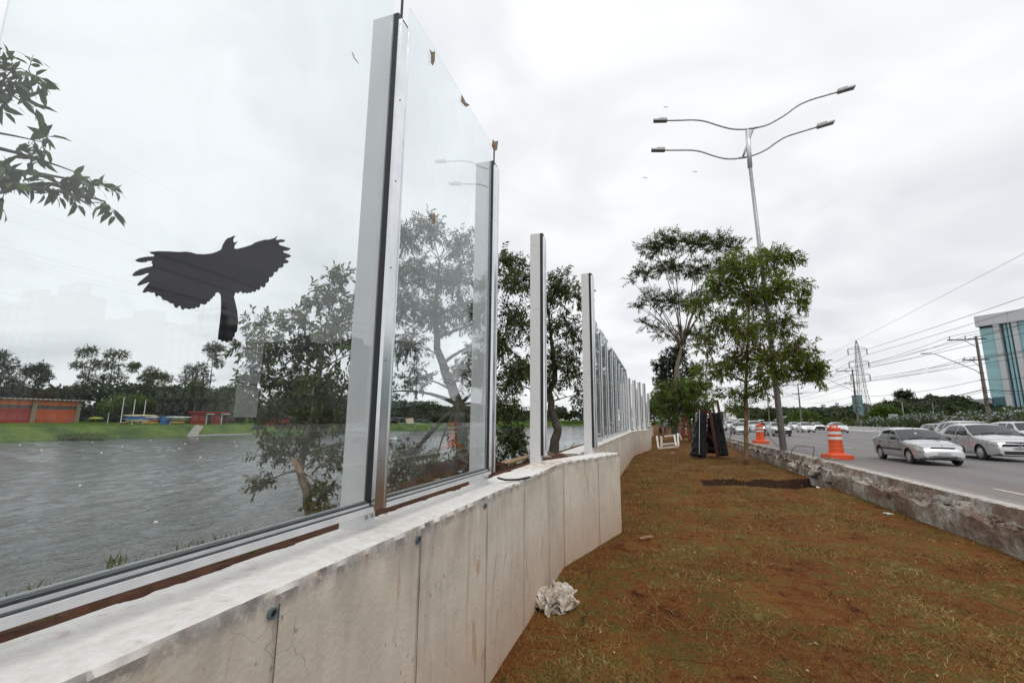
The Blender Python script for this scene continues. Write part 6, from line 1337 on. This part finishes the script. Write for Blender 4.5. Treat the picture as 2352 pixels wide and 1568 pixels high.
M_TEALL = mat_grid('pale_teal_glass', (.3, .5, .52), (.36, .56, .57), (.2, .35, .37), 1.3, 3.8)
for a, c, d, m_ in ((9.6, 10.8, 2.4, M_TEALD), (10.8, 12, 1.5, M_TEAL), (12, 13.1, 1.9, M_TEALD), (13.1, 14, .5, M_TEALL), (14, 15.2, 2.2, M_TEALD), (17.6, 26, 1, M_TEAL), (29, 34, 1, M_TEAL)): obx('glass_bay', a, c, d, 0, zt_ - 6.83, m_)
lb2 = thing('low_building', 'low grey building with window bands beside the office block', 'building', (212, 390, RZ)); ORG[lb2.name] = lb2.location.copy()
xl = float(ay(2264, 935, 388)[0]); zl = float(ay(2263, 915, 388)[2])
b = MB(); b.box((xl, 388, RZ), (xl + 14, 410, zl)); b.build('wall', M_PANEL, lb2)
for k in range(3): b = MB(); b.box((xl - .1, 387.8, zl - 9.6 - 4.6 * k), (xl + 14, 388, zl - 7.6 - 4.6 * k)); b.build('window', M_TEALD if k else M('blue_window', (.15, .25, .33), .2), lb2)
tq = ay(1971, 907, 300); tt = thing('water_tower', 'slim teal water tower with railing behind the lattice pylon', 'tower', (tq[0], 300, RZ)); ORG[tt.name] = tt.location.copy()
b = MB(); b.box((tq[0] - 1.8, 300, RZ), (tq[0] + 1.8, 304, tq[2])); b.build('shaft', M('teal_paint', (.1, .26, .24), .6), tt)
b = MB()
for a in (-1.9, 0, 1.9): b.bar((tq[0] + a, 299.9, tq[2]), (tq[0] + a, 299.9, tq[2] + 2.6), .2)
b.bar((tq[0] - 1.9, 299.9, tq[2] + 2.6), (tq[0] + 1.9, 299.9, tq[2] + 2.6), .2); b.build('railing', M_GALV, tt)
M_FAR = mat_grid('far_white_block', (.55, .56, .58), (.5, .51, .53), (.4, .41, .43), 6, 3.2, rough=.7, ms=.5)
for px0, px1, py, w in ((1702, 1722, 941, 'long white block on the skyline left of the lamp pole'), (1868, 1884, 940, 'lower stepped white building on the hilltop skyline'), (1888, 1906, 935, 'white building with twin roof masts on the hilltop'), (1908, 1930, 938, 'wide white building at the crest of the hill'), (1925, 1932, 931, 'small pale hilltop tower'), (1957, 1988, 934, 'flat white building behind the pylon on the hilltop')):
    a, c = ay(px0, py, 620), ay(px1, py, 620); mb = MB(); mb.box((a[0], 620, 2), (c[0], 640, a[2])); mb.box((a[0] + .3 * (c[0] - a[0]), 622, a[2]), (a[0] + .55 * (c[0] - a[0]), 632, a[2] + 3.5)); mb.solo('hilltop_building', M_FAR, w, 'building', 'white buildings on the skyline')
for x, y, s, w in ((float(ay(1842, 965, 175)[0]), 175, .8, 'tall'), (float(ay(2075, 950, 120)[0]), 120, .8, 'short'), (float(ay(2143, 935, 190)[0]), 190, 1.1, 'thin')):
    mb = MB(); mb.tube([(x, y, RZ), (x, y, RZ + 7.5 * s)], .12, 6); mb.tube([(x, y, RZ + 7.4 * s), (x - 1.5, y, RZ + 7.9 * s)], .06, 5); mb.solo('roadside_post', M_GALV, f'{w} pale lighting post in the greenery before the wooded hill', 'post')
for px, py, w in ((2052, 955, 'small pale road sign in the greenery beside the bright tree'), (2145, 954, 'small pale road sign just above the flowering hedge')):
    q = ay(px, py, 105); mb = MB(); mb.box((q[0] - .75, 105, q[2] - .35), (q[0] + .75, 105.05, q[2] + .35)); mb.tube([(q[0], 105.1, RZ), (q[0], 105.1, q[2])], .05, 6); mb.solo('road_sign', M('pale_sign', (.5, .5, .5), .6), w, 'sign')
# towers across the avenue, visible in the glass reflections
M_TWR = [mat_grid('pale_tower', (.5, .5, .49), (.46, .46, .45), (.16, .18, .2), 3.2, 3.1, rough=.6, ms=.55), mat_grid('grey_tower', (.24, .25, .26), (.22, .23, .24), (.1, .11, .12), 3.6, 3.1, rough=.5, ms=.5), mat_grid('dark_tower', (.1, .12, .13), (.12, .14, .15), (.06, .07, .08), 2.5, 3.1, rough=.3, ms=.2)]
for i, (pa, pb, py, Xv, w) in enumerate(((100, 150, 690, -120, 'slim pale tower'), (182, 250, 672, -115, 'broad pale tower'), (335, 425, 728, -130, 'wide grey block with pitched top'), (500, 560, 738, -105, 'tall dark tower'), (705, 740, 782, -110, 'pale slab'), (812, 862, 785, -125, 'stepped grey tower'))):
    p, q = ax(pa, py, Xv), ax(pb, py, Xv); X = 2 * XG - Xv; mb = MB(); mb.box((X, p[1], RZ), (X + 18, q[1], p[2])); mb.box((X + 3, p[1] + .3 * (q[1] - p[1]), p[2]), (X + 10, p[1] + .7 * (q[1] - p[1]), p[2] + 3)); mb.solo('office_tower', M_TWR[i % 3], w + ' across the avenue, mirrored in the glass fence', 'building', 'towers mirrored in the glass')
# ================================================================ THINGS ON THE FAR RIVER BANK
ZF = lambda x, y: ((x / 3.485) / 1.7415, (1400 + y / 3.485) / 1.7415)
ZG = lambda x, y: ((400 + x / 2.352) / 1.7415, (1400 + y / 2.352) / 1.7415)
zb0 = .14; sa, sb = az(5, 971.5, zb0), az(171, 972.5, zb0); XS = (sa[0] + sb[0]) / 2
y_of = lambda px, py=972: float(ax(px, py, XS)[1]); z_of = lambda px, py: float(ax(px, py, XS)[2])
sh = thing('boat_shed', 'long orange and red boat shed with corrugated grey roof across the river', 'building', (XS - 6, 80, zb0)); ORG[sh.name] = sh.location.copy()
yA, yB, yM = y_of(-60), y_of(176), y_of(*[ZF(430, 900)[0]]); zr0 = z_of(*ZF(1080, 712)); zr1 = zr0
wz = lambda y_: z_of(100, (1400 + y_ / 3.485) / 1.7415)
M_ORG = M('orange_cladding', (.75, .18, .035), .7, c2=(.62, .12, .028), sc=.7); M_REDW = M('red_cladding', (.4, .04, .026), .7, c2=(.3, .032, .022), sc=.7); M_CONP = M('tan_pillar', (.3, .25, .16), .85)
b = MB(); b.box((XS - 14, yA, wz(770)), (XS, yB, wz(690))); b.build('upper_wall', M_ORG, sh)
b = MB(); b.box((XS - 14, yA, zb0), (XS + .02, yM, wz(812))); b.build('wall', M_REDW, sh); b = MB(); b.box((XS - 14, yM, zb0), (XS + .02, yB, wz(822))); b.build('wall', M('orange_red_cladding', (.62, .12, .032), .7, c2=(.45, .07, .026), sc=.25), sh)
b = MB(); b.box((XS - 13.6, yA, wz(822)), (XS - .3, yB - .1, wz(770))); b.build('window_band', M('band_glass', (.25, .27, .26), .2, c2=(.06, .07, .07), sc=2), sh)
for k in range(3): b = MB(); b.box((XS - .12, yA, wz(782 + 14 * k)), (XS - .02, yB, wz(779 + 14 * k))); b.build('window_bar', M_CARBLK, sh)
for yy in (yM, yB - .3): b = MB(); b.box((XS, yy - .5, zb0), (XS + .5, yy + .5, wz(725))); b.build('pillar', M_CONP, sh)
b = MB(); g = []; n = 90
for i in range(n + 1):
    y = yA - 1 + (yB - yA + 3) * i / n; w = .13 * math.sin(i * 1.6)
    g += [(XS + 1.4, y, wz(690) + .1 + w), (XS - 14.6, y, wz(690) + .35 + w)]
b.grid(g, n + 1, 2); ro = b.build('roof', M('corrugated_roof', (.35, .33, .31), .8, c2=(.14, .12, .1), sc=.6), sh); so = ro.modifiers.new('t', 'SOLIDIFY'); so.thickness = .18
# flagpoles
for i, (a, c, w) in enumerate((((1365, 655), (1330, 1000), 'thickest white flagpole, nearest the orange shed'), ((1550, 670), (1497, 1020), 'white flagpole by the small white notice'), ((1733, 650), (1678, 1028), 'tallest of the white flagpoles, middle of the row'), ((1888, 683), (1836, 1030), 'white flagpole before the boat racks'), ((2040, 695), (1987, 1035), 'white flagpole at the boat-rack end of the row'))):
    q = az(*ZF(*c), zb0); h = float(ax(*ZF(*a), q[0])[2]); mb = MB(); mb.tube([q, (q[0], q[1], h)], [.13, .09], 8); mb.solo('flagpole', M_WHT, w, 'flagpole', 'flagpoles on the far bank')
q = az(*ZF(1525, 985), zb0); mb = MB(); mb.box((q[0], q[1] - .8, 1.0), (q[0] + .06, q[1] + .8, 3.2)); mb.tube([(q[0] - .1, q[1], 0), (q[0] - .1, q[1], 1)], .06, 6); mb.solo('notice_board', M_PALE, 'small white notice board at the foot of a flagpole', 'sign')
# boat racks: each hull is a thing
HC = {'white': (.7, .68, .58), 'cream': (.66, .55, .3), 'blue': (.04, .13, .42), 'sky': (.15, .3, .5), 'yellow': (.62, .36, .06), 'red': (.3, .04, .03), 'brown': (.2, .11, .05), 'green': (.08, .2, .12)}
def hull(label, g0, g1, c, X=-131, group='rowing boats on the racks'):
    p, q = ax(*ZG(*g0), X), ax(*ZG(*g1), X); mb = MB(); n = 12; o = []; Ln = q - p
    for i in range(n + 1):
        t = i / n; w = .34 * max(.04, math.sin(math.pi * (.03 + .94 * t))) ** .6; c_ = p + Ln * t
        o += [c_ + np.array([w * math.cos(a), 0, .3 * (w / .34) * math.sin(a) + .1 * (2 * t - 1) ** 2]) for a in [2 * math.pi * k / 8 for k in range(8)]]
    mb.add(o, [(i*8+j, i*8+(j+1)%8, (i+1)*8+(j+1)%8, (i+1)*8+j) for i in range(n) for j in range(8)] + [tuple(range(8)), tuple(n * 8 + j for j in range(8))])
    return mb.solo('rowing_boat', M('hull_' + c, HC[c], .35, coat=.4), label, 'boat', group, smooth=True)
for g0, g1, c, w in (((215, 617), (540, 618), 'cream', 'cream rowing boat topmost on the larger rack'), ((240, 632), (420, 632), 'blue', 'short blue rowing boat under the topmost cream one'), ((410, 632), (560, 631), 'white', 'white rowing boat end-on to the short blue one'), ((212, 650), (540, 652), 'sky', 'long pale blue rowing boat low on the larger rack'), ((300, 641), (555, 643), 'blue', 'long deep blue rowing boat on the larger rack'), ((240, 665), (545, 667), 'cream', 'second cream rowing boat, below the blue ones'), ((330, 683), (555, 684), 'yellow', 'yellow rowing boat nearest the ground on the larger rack'), ((160, 690), (300, 676), 'brown', 'brown rowing boat lying by the flagpoles'), ((400, 660), (560, 661), 'red', 'dark red rowing boat on the larger rack'),
                     ((620, 632), (865, 633), 'white', 'white rowing boat topmost on the smaller rack'), ((640, 648), (840, 650), 'green', 'green rowing boat on the smaller rack'), ((655, 681), (805, 682), 'yellow', 'yellow rowing boat on the smaller rack'), ((660, 662), (850, 664), 'brown', 'brown rowing boat in the middle of the smaller rack')): hull(w, g0, g1, c)
for xa, xb, w in ((240, 540, 'steel rack holding the larger stack of boats'), (635, 845, 'steel rack holding the smaller stack of boats')):
    q = ax(*ZG(xa, 690), -131.6); e = ax(*ZG(xb, 690), -131.6); zt0 = float(ax(*ZG(xa, 615), -131.6)[2]); mb = MB()
    for t in (.05, .35, .65, .95): c_ = q + (e - q) * t; mb.bar((c_[0], c_[1], 0), (c_[0], c_[1], zt0), .12); [mb.bar((c_[0], c_[1], z_), (c_[0] + 1.2, c_[1], z_), .08) for z_ in np.linspace(.6, zt0, 5)]
    mb.solo('boat_rack', M_CARBLK, w, 'rack')
q = ax(*ZG(660, 690), -134); mb = MB(); e = ax(*ZG(700, 620), -134); mb.box((q[0] - 2, ax(*ZG(612, 690), -134)[1], .1), (q[0], ax(*ZG(700, 690), -134)[1], e[2])); mb.solo('blue_shelter', M('blue_tarp', (.03, .12, .36), .6), 'blue covered box beside the boat racks', 'shelter')
# red kiosk
XK = float(az(*ZG(1060, 695), zb0)[0]); kx = lambda a, c: ax(*ZG(a, c), XK); ko = thing('red_kiosk', 'small red kiosk with two doorways on the far bank', 'kiosk', (XK - 2, kx(1060, 690)[1], zb0)); ORG[ko.name] = ko.location.copy()
y0, y1, z1 = kx(940, 690)[1], kx(1200, 690)[1], kx(1060, 590)[2]; M_KR = M('kiosk_red', (.28, .025, .02), .6, c2=(.2, .02, .016), sc=2)
b = MB(); b.box((XK - 4, y0, 0), (XK, y1, z1)); b.build('wall', M_KR, ko); b = MB(); b.box((XK - 4.4, y0 - .6, z1), (XK + .7, y1 + .6, z1 + .35)); b.build('roof', M_REDW, ko)
for a, c in ((1000, 1042), (1138, 1190)): b = MB(); b.box((XK - .02, kx(a, 690)[1], .05), (XK + .03, kx(c, 690)[1], kx(a, 608)[2])); b.build('doorway', M('dark_interior', (.02, .02, .022), .8), ko)
for a in (993, 1134): b = MB(); b.box((XK + .01, kx(a, 690)[1], .05), (XK + .06, kx(a + 9, 690)[1], kx(a, 600)[2])); b.build('white_jamb', M_WHT, ko)
for a, c in ((978, 1046), (1122, 1192)): b = MB(); b.box((XK + .0, kx(a, 690)[1], kx(a, 604)[2]), (XK + 1.0, kx(c, 690)[1], kx(a, 597)[2])); b.build('awning', M_WHT, ko)
# long low red building glimpsed through the leaves, goals, table, tents, jetty, path
q = az(*ZG(1700, 712), zb0); e = az(*ZG(2160, 715), zb0); z1 = float(ax(*ZG(1750, 640), q[0])[2]); mb = MB(); mb.box((q[0] - 5, q[1], 0), (q[0], ax(*ZG(2160, 715), q[0])[1], z1)); mb.solo('red_pavilion', M_KR, 'low red building on the far bank, glimpsed through the riverside tree', 'building')
for i, (a, c, w) in enumerate(((345, 475, 'grey'), (615, 740, 'middle grey'), (885, 1018, 'blue-grey'))):
    p, r_ = az(*ZF(a, 1020), zb0), az(*ZF(c, 1020), zb0); z = float(ax(*ZF(a, 965 if i != 2 else 970), p[0])[2]); mb = MB(); mb.tube([p, (p[0], p[1], z), (r_[0], r_[1], z), r_], .07, 6); mb.tube([((p[0] + r_[0]) / 2, (p[1] + r_[1]) / 2, 0), ((p[0] + r_[0]) / 2, (p[1] + r_[1]) / 2, z)], .05, 6); mb.solo('bar_frame', M('grey_blue_steel', (.1, .12, .2), .6), w + ' steel bar frame on the grass in front of the orange shed', 'bar frame', 'bar frames before the shed')
q = az(*ZF(1170, 1015), zb0); mb = MB(); mb.box((q[0] - .6, q[1] - 1.8, 1.4), (q[0] + .6, q[1] + 1.8, 1.75)); [mb.tube([(q[0], q[1] + s, 0), (q[0], q[1] + s, 1.4)], .07, 6) for s in (-1.6, 1.6)]; mb.solo('bike_rack', M('navy_rack', (.05, .08, .16), .6), 'dark blue rack with pale things under it, next to the orange shed', 'rack')
q = az(*ZF(1325, 1015), zb0); mb = MB(); mb.lathe([(1.9, 1.35), (2.0, 1.45), (1.5, 1.85), (.4, 2.0)], (q[0], q[1], 0), 14); mb.tube([(q[0], q[1], 0), (q[0], q[1], 1.5)], .3, 8); mb.solo('yellow_parasol', M('lime_cover', (.4, .42, .03), .6), 'yellow-green covered stand at the foot of the first flagpole', 'stand')
q = az(322, 976, zb0); person('person in white top and blue trousers standing on the far bank before the flagpoles', Vector((q[0], q[1], zb0)), -1.2, WSH, BLU, 1.8, .05)
mb = MB(); a, c = az(440, 1001.5, -2.7), az(575, 997.5, -2.7); mb.prism([(a[0] - .8, a[1], -2.72), (a[0] + .8, a[1], -2.72), (c[0] + .8, c[1], -2.72), (c[0] - .8, c[1], -2.72)], (0, 0, .3)); mb.solo('jetty', M('pale_jetty', (.5, .5, .49), .8), 'long pale floating jetty along the far shore', 'jetty')
mb = MB(); P = []
p0, p1 = az(*ZG(690, 712), .17), az(*ZG(930, 795), -2.6); pd, pz = zip(*sorted(prof_bank))
for i in range(25):
    t = i / 24; q = p0 + (p1 - p0) * t
    for dx, dy in ((-.9, -.3), (.9, .5)): P.append((q[0] + dx, q[1] + dy, float(np.interp(q[0] + dx - shore_x(q[1] + dy), pd, pz)) + .12))
mb.grid(P, 25, 2); mb.solo('path', M('pale_path', (.28, .25, .21), .9), kind='structure')
mb = MB(); q = az(*ZG(672, 705), -.1); mb.bar((q[0] - .1, q[1] - 2.6, -1.8), (q[0], q[1] - .2, .6), .16); mb.bar((q[0], q[1] - .2, .6), (q[0], q[1] + .9, -.2), .16); mb.solo('white_ramp', M_WHT, 'white A-shaped prop standing on the grassy far bank', 'prop')
pts = []
for i in range(150):
    a = random.uniform(750, 1450); c = random.uniform(1160, 1250); pts.append(az(*ZF(a, c), -2.75 + 1.3 * (1250 - c) / 90))
P = np.repeat(np.array(pts), 14, 0) + rng.normal(size=(150 * 14, 3)) * np.array([.6, .6, .12]); n = len(P); V, Fc = leaf_arrays(P, nrm(rng.normal(size=(n, 3)) + np.array([0, 0, .5])), nrm(rng.normal(size=(n, 3)) + np.array([0, 0, 1.])), np.full(n, .4), np.full(n, .26))
tag(npmesh('bank_shrubbery', V, Fc, LM_W4), 'leafy ground cover dotted with white flowers on the far bank', 'ground cover', kind='stuff')
# floats on the water
FL = [ZF(280, 1322), ZF(580, 1393), ZF(1290, 1285), ZF(1710, 1346), ZF(1412, 1433), ZG(475, 850), ZG(800, 882), ZG(915, 834), ZG(1265, 860), ZG(745, 927), ZG(1283, 903), ZG(945, 1008), ZG(15, 966), ZG(212, 908), ((1047 / 1.68) / 1.7415, (1900 + 318 / 1.68) / 1.7415), ((538 / 1.68) / 1.7415, (1900 + 72 / 1.68) / 1.7415)]
for i, f in enumerate(FL):
    q = az(*f, -2.78); s = .13 if i < 14 else .09; w = 'small white float riding on the river' if i < 14 else ('round cream float closest to the fence on the river' if i == 14 else 'pale float on the river just above the closest one')
    if i == 13: w = 'small white float riding on the river'
    mb = MB(); mb.blob(q, (s * 1.2, s * 1.2, s), .05, i, 2); mb.solo('river_float', M('float_white', (.72, .7, .6), .4), w, 'float', 'floats on the river', smooth=True)
# birds high over the avenue
for i, (x, y) in enumerate(((220, 253), (450, 760), (58, 806))):
    c = Vector(ay((2550 + x / 1.96) / 1.7415, (300 + y / 1.96) / 1.7415, 120)); mb = MB()
    mb.blob(c, (.32, .1, .09), .1, i, 1)
    for sx in (-1, 1): mb.add([c + Vector((-.1, 0, .04)), c + Vector((.12, 0, .04)), c + Vector((sx * .5, sx * .2, .16)), c + Vector((sx * .75 - .05, sx * .4, .05))], [(0, 1, 2), (0, 2, 3)])
    mb.solo('bird', M('bird_dark', (.05, .05, .05), .8), ('small dark bird gliding above the left lamp heads', 'small dark bird below the lamp arms', 'small dark bird gliding nearest the fence posts')[i], 'bird')
